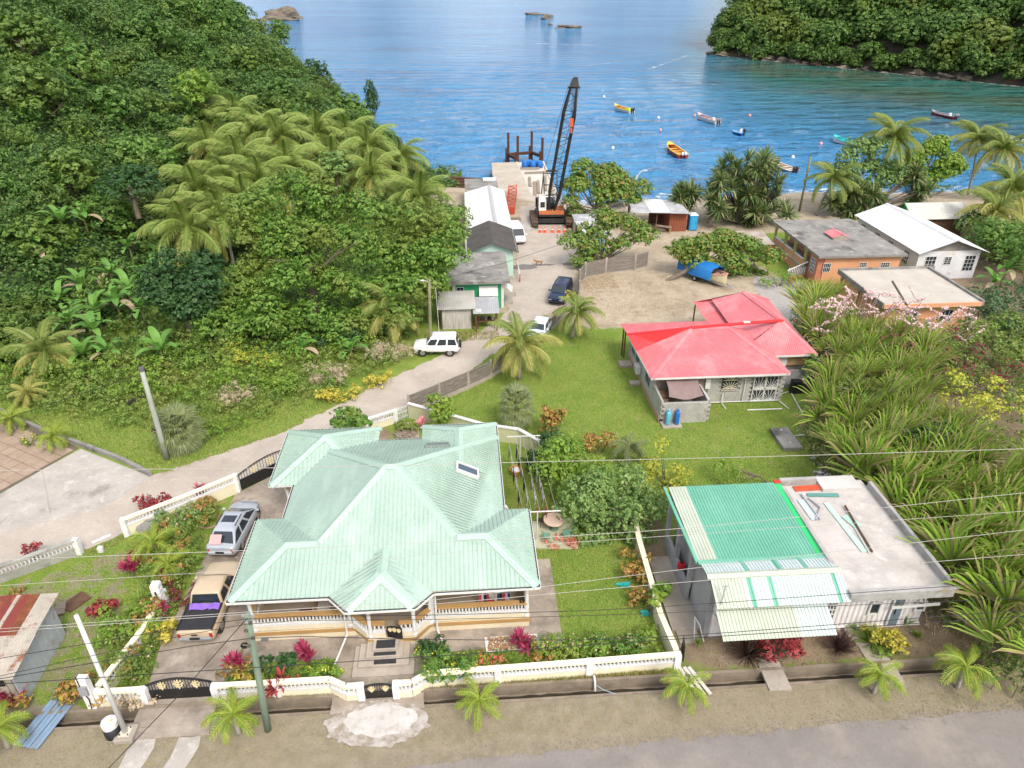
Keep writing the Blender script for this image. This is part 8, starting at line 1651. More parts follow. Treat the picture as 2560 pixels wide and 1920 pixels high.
for k, (x, lb, s) in enumerate([(-21.1, 'foxtail palm at the street corner before the rusty shed', 1.05), (-11.0, 'foxtail palm before the driveway gate and green pole', 1.0), (-.1, 'foxtail palm before the balustrade wall right of the steps', .95), (9.7, 'foxtail palm beside the planks over the drain', .95), (18.9, 'foxtail palm between the two concrete drain bridges', .95), (23.1, 'foxtail palm with an arched crown at the far street end', 1.1)]):
    palm('street_palm', lb, (x, 20.9, 0), (x+.05*(-1)**k, 20.95, 1.3*s), 1.5*s, [PALMS, PALMS, PALMS], 10, 300+k, .085, FOX, 'foxtail palms planted along the street', lo=-.1, hi=1.2)
for k, (px, py, s, lb) in enumerate([(145, 1120, 1.2, 'bushy young palm beside the mossy kerb wall'), (40, 1075, 1.2, 'bushy young palm at the top of the tiled court'), (395, 1395, 1.35, 'green palm in the flower bed beside the silver car'), (430, 1440, 1.1, 'low palm in the flower bed behind the beige pickup'), (1570, 1160, 1.3, 'slim ponytail palm before the yellow tree')]):
    p = P(px, py); palm('garden_palm', lb, p, p+Vector((0, 0, .9*s if k < 4 else 1.4)), 1.25*s, [PALMS, PALMS] if k != 4 else [FANP, FANP], 12, 320+k, .09, FOX)
# ---- fan palms, pandanus, rosettes, cane: strap leaf bundles
def strap_rosette(name, n, L, w, mat, seed, up=(.1, 1.1), bend=.6, seg=4, twist=0.0):
    r = random.Random(seed); b = MB()
    for k in range(n):
        az = r.uniform(0, 6.28); el = r.uniform(*up); l = L*r.uniform(.7, 1.1); d = Vector((math.cos(az)*math.cos(el), math.sin(az)*math.cos(el), math.sin(el))); s = Vector((-math.sin(az), math.cos(az), 0)); p = Vector((0, 0, 0)); o = len(b.v)
        for i in range(seg+1):
            u = i/seg; ww = w*(math.sin(math.pi*(.12+.86*u))**.7)*.5; b.v += [tuple(p+s*ww), tuple(p-s*ww)]; p = p+d*(l/seg); d = (d+Vector((0, 0, -bend*.5*u))).normalized()
        for i in range(seg): b.f.append((o+2*i, o+2*i+1, o+2*i+3, o+2*i+2))
    m = b.mesh(name); m.materials.append(mat); return m
def fan_leaf(name, L, n, mat, seed, w=.07, spread=2.6, droop=.35, stem=.6):
    r = random.Random(seed); b = MB(); b.tube([(0, 0, 0), (stem*.6, 0, stem*.25), (stem, 0, stem*.3)], .018, 4); c = Vector((stem, 0, stem*.3))
    for k in range(n):
        a = -spread/2+spread*k/(n-1); l = L*(1-.18*abs(a)/(spread/2))*r.uniform(.9, 1.05); d = Vector((math.cos(a), math.sin(a), .12)); s = Vector((-math.sin(a), math.cos(a), 0)); m = c+d*l*.55; e = c+d*l+Vector((0, 0, -droop*l)); b.add([c, m+s*w*.5, m-s*w*.5, e], [(0, 1, 2), (1, 3, 2)])
    m = b.mesh(name); m.materials.append(mat); return m
FANM = [fan_leaf('fan_frond%d' % k, .85, 17, FANP, k) for k in range(2)]
for k, (px, py, h, s, lb) in enumerate([(455, 1115, 1.6, 1.55, 'big rounded fan palm behind the grey green pole'), (1290, 1075, 2.6, 1.25, 'fan palm beside the rear corner of the mint roof')]):
    p = P(px, py); t = thing('fan_palm', lb, 'palm', p); MB().tube([(0, 0, 0), (0, 0, h)], [.16, .12], 8).build('trunk', BARK, t); r = random.Random(k)
    for j in range(34):
        u = j/34; link('frond', FANM[j % 2], None, t, loc=(0, 0, h*(.55+.45*u)), rot=(r.uniform(-.2, .2), .75-u*1.75, j*2.4), scale=s*r.uniform(.85, 1.1))
PANM = [strap_rosette('pandanus_tuft%d' % k, 80, 1.6, .13, PANDAN, k, (-.5, 1.3), .75, 5) for k in range(3)]
def pandanus(label, base, tufts, Y, dY):
    t = thing('pandanus', label, 'pandanus', base); r = random.Random(5); st = MB()
    for k, (px, py) in enumerate(tufts):
        p = D(px, py, Y+r.uniform(-dY, dY))-Vector(base); link('leaf_tuft', PANM[k % 3], None, t, loc=p, rot=(r.uniform(-.5, .5), r.uniform(-.5, .5), r.uniform(0, 6)), scale=r.uniform(.9, 1.35)); st.tube([(r.uniform(-.8, .8), 0, 0), (p.x*.6, p.y*.6, p.z*.55), p], [.12, .09, .06], 6)
    st.build('stem', BARK, t)
pandanus('large spiky pandanus clump behind the portable toilet', (38.5, 94, 0), spots(1860, 480, 92, 82, 62, 31)+spots(1890, 420, 55, 30, 14, 32)+[(1960, 520), (1970, 540), (1780, 540)], 94, 2.6)
pandanus('smaller pandanus clump beside the red container stall', (30.5, 95.5, 0), spots(1722, 500, 30, 38, 14, 33), 96, 1.0)
pandanus('dark pandanus thicket under the half bare beach tree', (54, 96, 0), spots(2140, 510, 85, 30, 26, 34)+spots(2290, 470, 40, 40, 14, 35), 96.5, 1.2)
# wild cane thicket: each cane a stalk with fanned leaves
CANEM = []
for k in range(4):
    r = random.Random(70+k); b = MB()
    for i in range(27):
        a = -1.15+2.3*i/26+r.uniform(-.07, .07); l = r.uniform(1.7, 2.2); p = Vector((0, -.012*i, .03*i)); d = Vector((math.sin(a), r.uniform(-.2, .1), math.cos(a))); s = Vector((math.cos(a), .6, -math.sin(a))).normalized(); o = len(b.v)
        for j in range(8):
            u = j/7; w = .055*(1-.75*u**3); b.v += [tuple(p+s*w), tuple(p-s*w)]; p = p+d*l/7; t_ = max(0, u-.5); d = (d+Vector((math.sin(a)*.6*t_, -.9*t_, -3.4*t_*t_-.6*t_))).normalized()
        for j in range(7): b.f.append((o+2*j, o+2*j+1, o+2*j+3, o+2*j+2))
    m = b.mesh('cane_fan%d' % k); m.materials.append(CANE); CANEM.append(m)
STALK = MB().tube([(0, 0, -3.2), (.02, 0, -1.4), (0, 0, .1)], [.03, .028, .02], 5).mesh('stalk'); STALK.materials.append(pm('cane_stalk', (.20, .18, .07), (.14, .13, .05), 2, .8))
poly_c = [(1985, 760), (2060, 735), (2150, 830), (2250, 850), (2400, 900), (2560, 930), (2560, 1640), (2430, 1620), (2390, 1500), (2250, 1330), (2130, 1180), (2040, 1040), (2060, 980), (2040, 900)]
rc = random.Random(12); cp = []
for _ in range(12000):
    px, py = rc.uniform(1980, 2640), rc.uniform(735, 1640)
    if not inside(poly_c, np.array([min(px, 2559.)]), np.array([py]))[0]: continue
    if (2310 < px and 870 < py < 1050) or (2440 < px and 1050 < py < 1180): continue
    h = rc.uniform(2.2, 3.4); p = P(px, py, h); 
    if p.x < 24.6 and p.y < 34: continue
    if p.x > 37.5 and p.y > 57.2 : continue
    if p.x < 29.6 and p.y > 46.5: continue
    if any((p.x-q_.x)**2+(p.y-q_.y)**2 < .8**2 for q_ in cp): continue
    cp.append(p)
cp.sort(key=lambda p: p.y)
for k, p in enumerate(cp[:285]):
    t = thing('wild_cane', 'tall wild cane with a fan of arching strap leaves in the thicket', 'cane', (p.x, p.y, p.z-rc.uniform(0, .3)), rc.uniform(-1.0, 1.0), 'wild canes in the thicket beside the container building'); s = rc.uniform(.7, 1.2)*(1.35 if p.y < 36 else 1.1); t.scale = (s, s, s)
    link('leaf_fan', CANEM[k % 4], None, t, rot=(rc.uniform(-.1, .35), rc.uniform(-.45, .45), 0)); link('stalk', STALK, None, t)
V_, F_, o_ = [], [], 0
for k, p in enumerate(cp[285:]):
    m = CANEM[k % 4]; v = np.empty(len(m.vertices)*3); m.vertices.foreach_get('co', v); v = v.reshape(-1, 3)*rc.uniform(.8, 1.2); a = rc.uniform(-1, 1); v = v@np.array([[math.cos(a), math.sin(a), 0], [-math.sin(a), math.cos(a), 0], [0, 0, 1]])+np.array(p)
    f = np.empty(len(m.loops), np.int32); m.loops.foreach_get('vertex_index', f); V_.append(v); F_.append(f.reshape(-1, 4)+o_); o_ += len(v)
if V_: tag(link('cane_thicket', np_mesh(bpy.data.meshes.new('cane_thicket'), np.concatenate(V_), np.concatenate(F_)), CANE), 'far part of the wild cane thicket beside the flat peach roof', 'cane thicket', kind='stuff')
# dark undergrowth of the thicket
us = [(p.x+rc.uniform(-.6, .6), p.y+rc.uniform(-.5, .5), rc.uniform(.3, 1.7)) for p in cp for _ in range(2)]
p_, n_, s_ = lobes_leaves([(u, (.7, .7, .55)) for u in us], 75, .26, 17, .4); tag(link('thicket_undergrowth', leaf_mesh('thicket_undergrowth', p_, n_, s_, .3, 18), leafm('thicket_leaf', [(.03, .06, .012), (.06, .11, .02), (.11, .16, .035), (.22, .17, .08)])), 'tangled leafy undergrowth beneath the wild canes', 'undergrowth', kind='stuff')
# ---- flowering shrub with pale pink branches, red-leaved shrub, lime shrub above the thicket
def branchy(label, cen, n, L, seed, mat, leafmat, px_spots, Y, dY, zoff=0):
    t = thing('flowering_shrub', label, 'shrub', cen); r = random.Random(seed); tw = MB(); fp, fn, fs_ = [], [], []; rr_ = np.random.default_rng(seed)
    for (px, py) in px_spots:
        p = D(px, py, Y+r.uniform(-dY, dY))-Vector(cen); a = r.uniform(0, 6.28); d = Vector((math.cos(a), math.sin(a)*.6, r.uniform(-.15, .6))).normalized(); l = L*r.uniform(.6, 1.3); c0 = p-d*l*.5; c1 = p+d*l*.5+Vector((0, 0, .25)); m = p+Vector((0, 0, -.1)); tw.tube([Vector((p.x*.5, p.y*.5, .2)), c0, m, c1], [.05, .03, .022, .012], 5)
        for k in range(60): u = r.random(); q_ = c0.lerp(c1, u)+Vector((r.gauss(0, .05), r.gauss(0, .05), r.gauss(0, .05))); fp.append(tuple(q_)); fn.append((r.gauss(0, 1), r.gauss(0, 1), 1)); fs_.append(.15)
    tw.build('branches', pm('pinkish_bark', (.34, .25, .23), (.25, .18, .16), 3, .9), t); link('blossom', leaf_mesh('blossom', np.array(fp), np.array(fn), np.array(fs_), .8, seed), mat, t)
    return t
branchy('pale pink blossoming shrub sprawling over the cane before the flat roof', (32.5, 54, 0), 0, 1.5, 3, FLOWW, None, spots(2190, 800, 170, 75, 70, 41)+spots(2060, 900, 55, 50, 16, 42)+spots(2350, 810, 120, 50, 24, 43), 54, 3.0)
def blob(name, label, cen, lobes, per, size, mat, seed, cat='shrub', group=None, aspect=.55, stem=True, flowers=None):
    t = thing(name, label, cat, cen, 0, group); p, n, s = lobes_leaves(lobes, per, size, seed, .45, .4, .45); link('foliage', leaf_mesh(name+'_leaves', p, n, s, aspect, seed), mat, t)
    if stem:
        b = MB()
        for (c, rad) in lobes[:6]: b.tube([(c[0]*.3, c[1]*.3, 0), (c[0]*.8, c[1]*.8, c[2]*.7), c], [.04, .03, .012], 5)
        b.build('stem', BARK, t)
    if flowers:
        fm, cnt, fsz = flowers; r = np.random.default_rng(seed+9); i = r.integers(0, len(p), cnt); link('flowers', leaf_mesh(name+'_flowers', p[i]+n[i]*.03, n[i], np.full(cnt, fsz), .9, seed+5), fm, t)
    return t
def rl(n, rx, ry, h, s, seed):
    r = random.Random(seed); return [((r.uniform(-rx, rx), r.uniform(-ry, ry), h*r.uniform(.45, 1.0)), (s*r.uniform(.8, 1.25), s*r.uniform(.8, 1.25), s*r.uniform(.6, .9))) for _ in range(n)]
blob('shrub', 'wine red and green leaved shrub in the middle of the thicket', (38.5, 48.5, 0), rl(34, 4.6, 3.4, 4.2, .9, 1), 70, .22, leafm('wine_leaf', [(.05, .09, .03), (.08, .12, .04), (.20, .03, .04), (.13, .02, .035)], .2), 1)
blob('shrub', 'lime yellow leaved branches at the edge of the picture above the cane', (36.5, 41, 0), rl(24, 2.6, 2.5, 4.6, .7, 2), 70, .2, leafm('lime_yellow_leaf', [(.2, .25, .03), (.32, .34, .04), (.4, .38, .06)]), 2)
blob('shrub', 'mixed green scrub bordering the flat peach roof', (44, 52.5, 0), rl(40, 8, 3.5, 2.8, 1.2, 3), 50, .26, SCRUB, 3)
blob('shrub', 'dark green scrub beyond the corner of the flat peach roof', (52.5, 58.5, 0), rl(34, 3.6, 6, 2.6, 1.4, 4), 45, .28, leafm('scrub_dark', [(.03, .07, .03), (.05, .1, .04), (.08, .14, .05)]), 4)
blob('shrub', 'tall leafy trees crowding the right edge by the white house', (63, 70, 0), rl(34, 3.6, 8, 5.0, 1.6, 5), 45, .34, BROAD, 5)
blob('shrub', 'big leaved bushes along the slope behind the white house', (66, 80, 0), rl(26, 4, 5, 3.2, 1.5, 6), 42, .34, JUNGLE, 6)
blob('shrub', 'bright green bush before the peach house steps', (34.6, 71.5, 0), rl(14, 2.2, 1.3, 1.2, .6, 7), 90, .16, LIMET, 7); blob('croton_shrub', 'red and yellow croton at the peach house steps', (36.6, 70.6, 0), rl(9, 1.2, .8, 1.3, .5, 8), 120, .16, CROTON, 8)
# scrub field on the left between lawn and spreading tree
for k, (px, py, rx, ry, h, n, mm, lb, sz) in enumerate([(330, 950, 4.2, 3.0, 1.6, 30, SCRUB, 'light green scrub above the upper lawn', .2), (480, 900, 4.0, 3.0, 2.0, 30, SCRUB, 'green scrub with red flecks behind the fan palm', .2), (600, 850, 4.0, 2.6, 2.2, 26, BROAD, 'leafy scrub at the foot of the spreading tree', .22), (180, 930, 3.6, 2.4, 1.6, 22, SCRUB, 'pale scrub beside the young hill palm', .2), (640, 930, 2.2, 1.6, 2.0, 14, YELLOWT, 'yellowing shrub at the right end of the scrub', .17), (700, 970, 3.0, 1.6, 1.1, 18, LIMET, 'low bright green weeds beside the lane bend', .15), (530, 1080, 2.4, 1.4, .9, 14, LIMET, 'bright weeds on the slope above the lane', .14), (880, 870, 2.6, 1.6, 1.6, 18, DARKT, 'dark undergrowth below the spreading tree', .22), (760, 840, 3.2, 1.6, 1.9, 20, BROAD, 'broad leaved undergrowth in the shade of the spreading tree', .26), (60, 820, 3.4, 2.6, 2.4, 22, JUNGLE, 'dark jungle shrub at the left foot of the hill', .28), (20, 620, 3.0, 3.0, 2.6, 22, JUNGLE, 'tangled vine mound at the left edge of the hill', .28)]):
    p = P(px, py); blob('scrub', lb, (p.x, p.y, 0), rl(n, rx, ry, h, .75, 50+k), 105, sz, mm, 50+k)
for k, (px, py, n, rx, lb) in enumerate([(845, 1000, 12, 1.5, 'yellow croton hedge beside the lane, nearer half'), (940, 965, 9, 1.2, 'yellow croton hedge beside the lane, farther half')]):
    p = P(px, py); blob('croton_hedge', lb, (p.x, p.y, 0), rl(n, rx, .5, .8, .5, 80+k), 170, .17, YELHEDGE, 80+k, 'hedge')
for k, (px, py, n, rx, lb) in enumerate([(830, 960, 14, 1.8, 'dead pale brown bush behind the croton hedge'), (975, 905, 18, 2.0, 'dry straw coloured bush beside the mossy pole'), (600, 1020, 8, 1.6, 'dry brush tangle on the grassy slope')]):
    p = P(px, py); blob('dry_bush', lb, (p.x, p.y, 0), rl(n, rx, 1.1, 1.4, .65, 90+k), 120, .26, DRY, 90+k, aspect=.12)
def fill(name, label, poly, sp, hs, rad, per, size, mat, seed, skip=()):
    r = random.Random(seed); L = []; xs = [p[0] for p in poly]; ys = [p[1] for p in poly]
    for x in np.arange(min(xs), max(xs), sp):
        for y in np.arange(min(ys), max(ys), sp):
            xx, yy = x+r.uniform(-.5, .5)*sp, y+r.uniform(-.5, .5)*sp
            if inside(poly, np.array([xx]), np.array([yy]))[0] and not any((xx-a)**2+(yy-b)**2 < c*c for a, b, c in skip):
                k = rad*r.uniform(.7, 1.3); L.append(((xx, yy, max(0, terr(xx, yy))+r.uniform(*hs)), (k, k, k*r.uniform(.6, .9))))
    p, n, s = lobes_leaves(L, per, size, seed, .5, .45, .5); tag(link(name, leaf_mesh(name, p, n, s, .55, seed), mat), label, 'undergrowth', kind='stuff')
fill('foot_jungle', 'dark leafy undergrowth between the hill foot and the lane buildings', [(-46, 56), (-33, 58), (-26, 56.5), (-16, 58), (-10, 61.5), (-6, 60.5), (-4.5, 64), (-3.2, 70), (-2.4, 76), (-.6, 84), (-.4, 96), (-3, 106), (-10, 116), (-24, 92), (-34, 75), (-48, 66)], 1.35, (.1, 1.3), .95, 52, .28, JUNGLE, 31)
fill('slope_scrub', 'pale green scrub covering the slope between the lawn and the hill', [(-48, 51.5), (-38, 52.5), (-33, 49.5), (-27, 47.3), (-20.5, 45.6), (-14.5, 48.6), (-10.6, 51.4), (-6, 56.4), (-7.0, 60), (-16, 60), (-26, 59), (-34, 60), (-48, 59)], .8, (.05, .95), .66, 90, .18, SCRUB, 32)
fill('slope_bushes', 'taller fresh green bushes rising from the slope scrub', [(-46, 53), (-34, 52), (-26, 49.5), (-18, 49.5), (-12, 53), (-8, 57.5), (-9, 60), (-26, 59), (-46, 58)], 1.75, (.8, 1.8), .85, 95, .2, LIMET, 33)
fill('flower_bed_cover', 'mixed low foliage filling the flower beds beside the driveway', [(-19.6, 35.4), (-16.2, 37.6), (-16.3, 33), (-16.5, 28.5), (-16.7, 23.4), (-18.4, 23.6), (-18.9, 27.5), (-18.2, 29.5), (-19.2, 32)], .55, (.15, 1.0), .46, 200, .13, SCRUB, 34)
fill('flower_bed_colour', 'red, orange and yellow leaved plants mingled in the driveway flower beds', [(-19.4, 35.2), (-16.3, 37), (-16.4, 33), (-16.6, 28.5), (-16.8, 23.6), (-18.3, 23.7), (-18.6, 27.5), (-18.0, 29.5), (-19.0, 32)], .95, (.7, 1.3), .34, 240, .15, CROTON, 38)
fill('flower_bed_cover', 'mixed low foliage filling the bed left of the front steps', [(-12.2, 23), (-7.4, 23), (-7.5, 24.2), (-12, 24.3)], .42, (.05, .4), .3, 300, .12, BROAD, 35)
fill('flower_bed_cover', 'mixed low foliage filling the bed right of the front steps', [(-2.4, 23.0), (9.3, 23.3), (9.3, 24.1), (4.5, 24.2), (-2.2, 24.4)], .42, (.05, .45), .3, 300, .12, LIMET, 36)
fill('thicket_edge', 'olive scrub closing the far right side of the thicket', [(37, 37), (48, 35), (52, 56), (42, 56), (38, 46)], 1.3, (.5, 2.9), .95, 48, .24, SCRUB, 37)
# bananas: large leaves are parts
def banana_leaf(name, seed, L=1.9, w=.5):
    r = random.Random(seed); b = MB(); p = Vector((0, 0, 0)); d = Vector((.55, 0, .85)).normalized(); n = 9; o = 0
    for i in range(n+1):
        u = i/n; ww = w*.5*math.sin(math.pi*min(1, .1+.88*u))**.6*(0 if i == n else 1)+.01; b.v += [tuple(p+Vector((0, ww, .12*ww))), tuple(p), tuple(p+Vector((0, -ww, .12*ww)))]; p = p+d*L/n; d = (d+Vector((.03, 0, -.22*(.5+u)))).normalized()
    for i in range(n):
        for s in (0, 1):
            if r.random() < .12: continue
            b.f.append((3*i+s, 3*i+s+1, 3*i+s+4, 3*i+s+3))
    m = b.mesh(name); m.materials.append(BANANA); return m
BL = [banana_leaf('banana_leaf%d' % k, k) for k in range(3)]
def banana(label, p, h, s, seed, group=None):
    t = thing('banana_plant', label, 'banana plant', p, seed, group); r = random.Random(seed); MB().tube([(0, 0, 0), (.05, 0, h*.5), (0, 0, h)], [.14, .11, .08], 8).build('stem', pm('banana_stem', (.2, .2, .08), (.14, .12, .06), 3, .8), t)
    for k in range(9):
        o = link('leaf', BL[k % 3], None, t, loc=(0, 0, h-.05), rot=(0, -.5+1.3*k/9, k*2.4+r.uniform(-.3, .3)), scale=s*r.uniform(.85, 1.1))
        if k > 7: o.material_slots[0].link = 'OBJECT'; o.material_slots[0].material = DRY
    return t
for k, (px, py, h, s) in enumerate([(185, 790, 2.2, 1.3), (250, 770, 2.4, 1.3), (330, 720, 2.6, 1.3), (220, 720, 2.6, 1.3), (290, 690, 2.6, 1.3), (380, 680, 2.4, 1.25), (250, 640, 2.6, 1.3), (340, 640, 2.6, 1.2), (160, 740, 2.2, 1.2), (210, 860, 1.6, 1.2), (270, 850, 1.4, 1.1), (130, 690, 2.6, 1.4), (300, 750, 2.6, 1.4), (360, 760, 2.4, 1.3), (410, 640, 2.6, 1.3), (200, 660, 2.8, 1.4), (240, 810, 2.0, 1.3)]):
    p = P(px, py+40, 1.0); banana('broad leaved banana plant in the patch at the foot of the hill', (p.x, p.y, max(0, terr(p.x, p.y)-.2)), h, s, k, 'banana patch at the foot of the hill')
for k, (px, py, h, s, lb) in enumerate([(415, 925, 2.0, 1.3, 'tall banana plant rising above the scrub near the grey green pole'), (2470, 745, 1.8, 1.2, 'banana plant with yellow leaves beside the flat peach roof'), (2500, 720, 2.2, 1.2, 'banana plant against the wall of the white gabled house'), (760, 900, 1.2, 1.0, 'small banana plant in the shade behind the dead bush'), (880, 905, 1.3, 1.0, 'small banana plant behind the straw coloured bush')]):
    p = P(px, py); banana(lb, p, h, s, 40+k)
# ---- garden beds
TI = [strap_rosette('ti_tuft%d' % k, 26, .62, .11, PINKL, k, (.0, 1.3), .5, 4) for k in range(2)]; YUC = strap_rosette('yucca_tuft', 30, .6, .045, GRASSL, 5, (.1, 1.4), .35, 4)
def ti_plant(label, p, n=4, s=1.0, mat=None, h=.7, seed=0, name='ti_plant', mesh=TI, group=None):
    t = thing(name, label, 'plant', p, seed, group); r = random.Random(seed)
    for k in range(n):
        x, y = r.uniform(-.3, .3)*s, r.uniform(-.3, .3)*s; hh = h*r.uniform(.4, 1.1); MB().tube([(x*.5, y*.5, 0), (x, y, hh)], .025, 5).build('stem', BARK, t); o = link('leaf_tuft', mesh[k % len(mesh)], None, t, loc=(x, y, hh), rot=(0, 0, r.uniform(0, 6)), scale=s*r.uniform(.8, 1.15))
        if mat: o.material_slots[0].link = 'OBJECT'; o.material_slots[0].material = mat
    return t
for k, (px, py, n, s, lb, mm) in enumerate([(765, 1650, 4, 1.0, 'pink red ti plant left of the front steps', None), (1310, 1620, 5, 1.05, 'tall pink red ti plant before the drying husks', None), (700, 1730, 4, 1.0, 'red ti plant outside the balustrade wall beside the green pole', REDL), (598, 1680, 4, .9, 'dark pink ti plant beside the driveway gate', None), (508, 1248, 3, .9, 'bright pink ti plant by the lane gate post', None), (335, 1440, 3, .9, 'magenta ti plant on the grass beside the flower bed', None), (400, 1555, 4, .9, 'pink ti plant in the lower flower bed', None), (425, 1440, 2, .8, 'small magenta ti plant beside the bed palm', None), (30, 1075, 2, .9, 'magenta ti plant above the tiled court', None), (25, 1760, 6, 1.2, 'large magenta ti plant before the rusty shed', None), (1055, 1070, 3, .8, 'pale pink ti plant at the bend of the garden path', FLOWP)]):
    ti_plant(lb, P(px, py), n, s, mm, .8, 30+k)
for k, (px, py, s, lb) in enumerate([(350, 1510, 1.2, 'spiky green yucca beside the white block pillar'), (410, 1480, 1.2, 'green yucca behind the beige pickup'), (670, 1705, .8, 'small spiky plant in the front bed'), (1270, 1655, .9, 'striped agave in the front bed'), (370, 1640, 1.2, 'pale green bromeliad at the edge of the lower bed'), (1740, 1620, .6, 'tiny spiky plant by the container wall')]):
    ti_plant(lb, P(px, py), 3, s, [YUC][0] and None, .35, 60+k, 'yucca', [YUC])
G = [  # px, py, rx, ry, h, lobes, lobe size, leaf size, material, label, flowers
 (690, 1690, .8, .35, .8, 7, .32, .16, DARKT, 'dark green oleander bush in the front bed', None), (600, 1690, .8, .35, .5, 7, .28, .13, CROTON, 'mixed croton planting right of the driveway gate', None), (640, 1700, .6, .3, .5, 6, .26, .12, YELHEDGE, 'yellow green croton near the green pole', None), (820, 1700, .7, .4, .6, 8, .28, .12, LIMET, 'green bush with yellow flowers left of the front steps', (FLOWY, 40, .09)), (740, 1715, .6, .2, .35, 5, .22, .1, CORAL, 'low coral leaved plants behind the balustrade wall', None),
 (1110, 1690, 1.0, .5, 1.1, 12, .4, .13, BROAD, 'large green allamanda bush with yellow flowers over the balustrade', (FLOWY, 90, .11)), (1085, 1650, .5, .3, 1.0, 6, .35, .14, DARKT, 'dark leafy bush right of the front steps', (FLOWP, 20, .1)), (1180, 1660, .7, .3, .4, 6, .25, .11, YELHEDGE, 'yellow and green croton in the right front bed', None), (1235, 1655, .6, .25, .35, 7, .24, .09, CORAL, 'pink coral leaved plants in the right front bed', None),
 (1420, 1640, 1.5, .45, .8, 16, .38, .12, LIMET, 'pink flowered trailing bush along the right balustrade', (FLOWP, 150, .09)), (1540, 1625, 1.0, .4, .8, 11, .36, .12, BROAD, 'green trailing bush near the end of the balustrade', (FLOWP, 80, .09)), (1360, 1650, .6, .3, .5, 6, .26, .12, CROTON, 'yellow flecked croton behind the balustrade', None), (1620, 1600, .4, .4, .7, 5, .3, .14, LIMET, 'bright green young shrub in the lawn corner', None),
 (1410, 1362, 1.1, .35, .25, 10, .24, .08, CORAL, 'low coral red hedge along the patio slab', None), (1590, 1430, .7, 1.0, .8, 11, .34, .13, CROTON, 'orange and cream croton beside the cream side wall', None), (1600, 1500, .5, .6, .6, 7, .3, .12, CROTON, 'pale speckled croton near the papaya plant', None), (1385, 1090, .6, .5, 1.9, 8, .4, .2, CROTON, 'orange croton bush behind the dark rounded shrub', None), (1500, 1130, .8, .4, 1.2, 8, .4, .15, CROTON, 'yellow brown croton beside the golden tree', None),
 (385, 1275, .7, .4, .9, 8, .32, .13, REDL, 'dark red leaved shrub over the lane balustrade', None), (450, 1330, 1.0, .7, 1.0, 14, .36, .12, GREYT, 'green rose bush beside the silver car', (FLOWP, 40, .1)), (370, 1400, .6, .9, .7, 10, .3, .12, REDL, 'red leaved plants in front of the garden palm', None), (525, 1280, .6, .6, .7, 8, .3, .11, CROTON, 'yellow green croton by the hose', None), (480, 1420, .7, .7, .6, 9, .3, .11, LIMET, 'light green bush in the driveway bed', None), (450, 1500, .7, .7, .4, 9, .3, .1, leafm('bronze_leaf', [(.08, .02, .025), (.13, .04, .03), (.17, .07, .04)]), 'bronze leaved low plants beside the pickup', None),
 (330, 1580, 1.3, .9, .9, 18, .38, .12, LIMET, 'big green bush in the lower driveway bed', (FLOWP, 30, .1)), (275, 1540, .5, .4, .9, 6, .32, .14, REDL, 'red crinkled plant at the top of the lower bed', None), (410, 1590, .6, .5, .6, 8, .3, .14, YELHEDGE, 'yellow and green croton beside the pickup tailgate', None), (340, 1680, .9, .7, .6, 11, .32, .1, SCRUB, 'leafy bush before the driveway gate', (FLOWP, 15, .12)), (215, 1740, .8, .5, .7, 9, .34, .18, CROTON, 'orange croton bush by the white meter pillar', None), (330, 1760, .8, .3, .5, 6, .3, .12, DRY, 'withered vine hanging over the short balustrade wall', None), (40, 1760, .5, .4, .5, 5, .28, .16, CROTON, 'yellow croton beside the magenta ti plant', None),
 (85, 1400, .4, .25, .9, 4, .22, .13, REDL, 'red plant growing behind the weathered balustrade', None), (40, 1490, .3, .3, .3, 3, .2, .15, CROTON, 'small yellow croton below the weathered wall', None), (75, 1110, .5, .5, .4, 6, .25, .09, SCRUB, 'small bush with yellow flowers beside the tiled court', (FLOWY, 40, .1)), (1020, 1075, .7, .4, .5, 8, .3, .12, SCRUB, 'bushy herbs in the bed by the picket gate', None),
 (1935, 1640, .9, .5, .9, 13, .36, .16, REDL, 'bright red leaved shrub before the container building', None), (2205, 1615, .7, .5, .7, 10, .28, .14, YELHEDGE, 'yellow variegated shrub beside the concrete path', None), (2210, 1630, .5, .3, .3, 6, .24, .1, LIMET, 'low green ground plant under the yellow shrub', None), (1425, 755, .5, .4, .9, 5, .35, .2, YELHEDGE, 'yellow green croton at the end of the curved fence', None), (2060, 690, .6, .5, .9, 6, .4, .15, DARKT, 'round green bush beside the peach garden wall', None)]
for k, (px, py, rx, ry, h, n, ls, sz, mm, lb, fl_) in enumerate(G):
    p = P(px, py); blob('garden_plant', lb, (p.x, p.y, 0), rl(int(n*1.5), rx*1.15, ry*1.2, h*1.15, ls*1.15, 400+k), 330 if sz < .15 else 220, sz*1.1, mm, 400+k, 'plant', flowers=fl_)
# ornamental grasses before the container building
for k, (px, py, n, L, mm, lb) in enumerate([(1868, 1640, 420, 1.45, PURPG, 'large dark purple fountain grass before the container building'), (2095, 1625, 260, 1.2, PURPG, 'smaller dark purple fountain grass beside the red shrub'), (2175, 1610, 240, 1.15, GRASSL, 'bright green grass clump beside the yellow shrub'), (2260, 1560, 70, .7, GRASSL, 'wispy grass at the container door step'), (2130, 1580, 60, .5, GRASSL, 'thin grass tuft at the foot of the container wall'), (2290, 1590, 50, .4, GRASSL, 'small grass tuft beside the container path'), (330, 1760, 90, .6, DRY, 'dry grass tuft hanging by the short balustrade')]):
    p = P(px, py); t = thing('ornamental_grass', lb, 'grass', p); link('blades', strap_rosette('grass_blades%d' % k, n, L, .045, mm, 80+k, (.35, 1.5), .55, 4), None, t); link('flower_stems', strap_rosette('grass_stems%d' % k, n//8, L*1.15, .012, DRY, 180+k, (.6, 1.5), .3, 4), None, t)
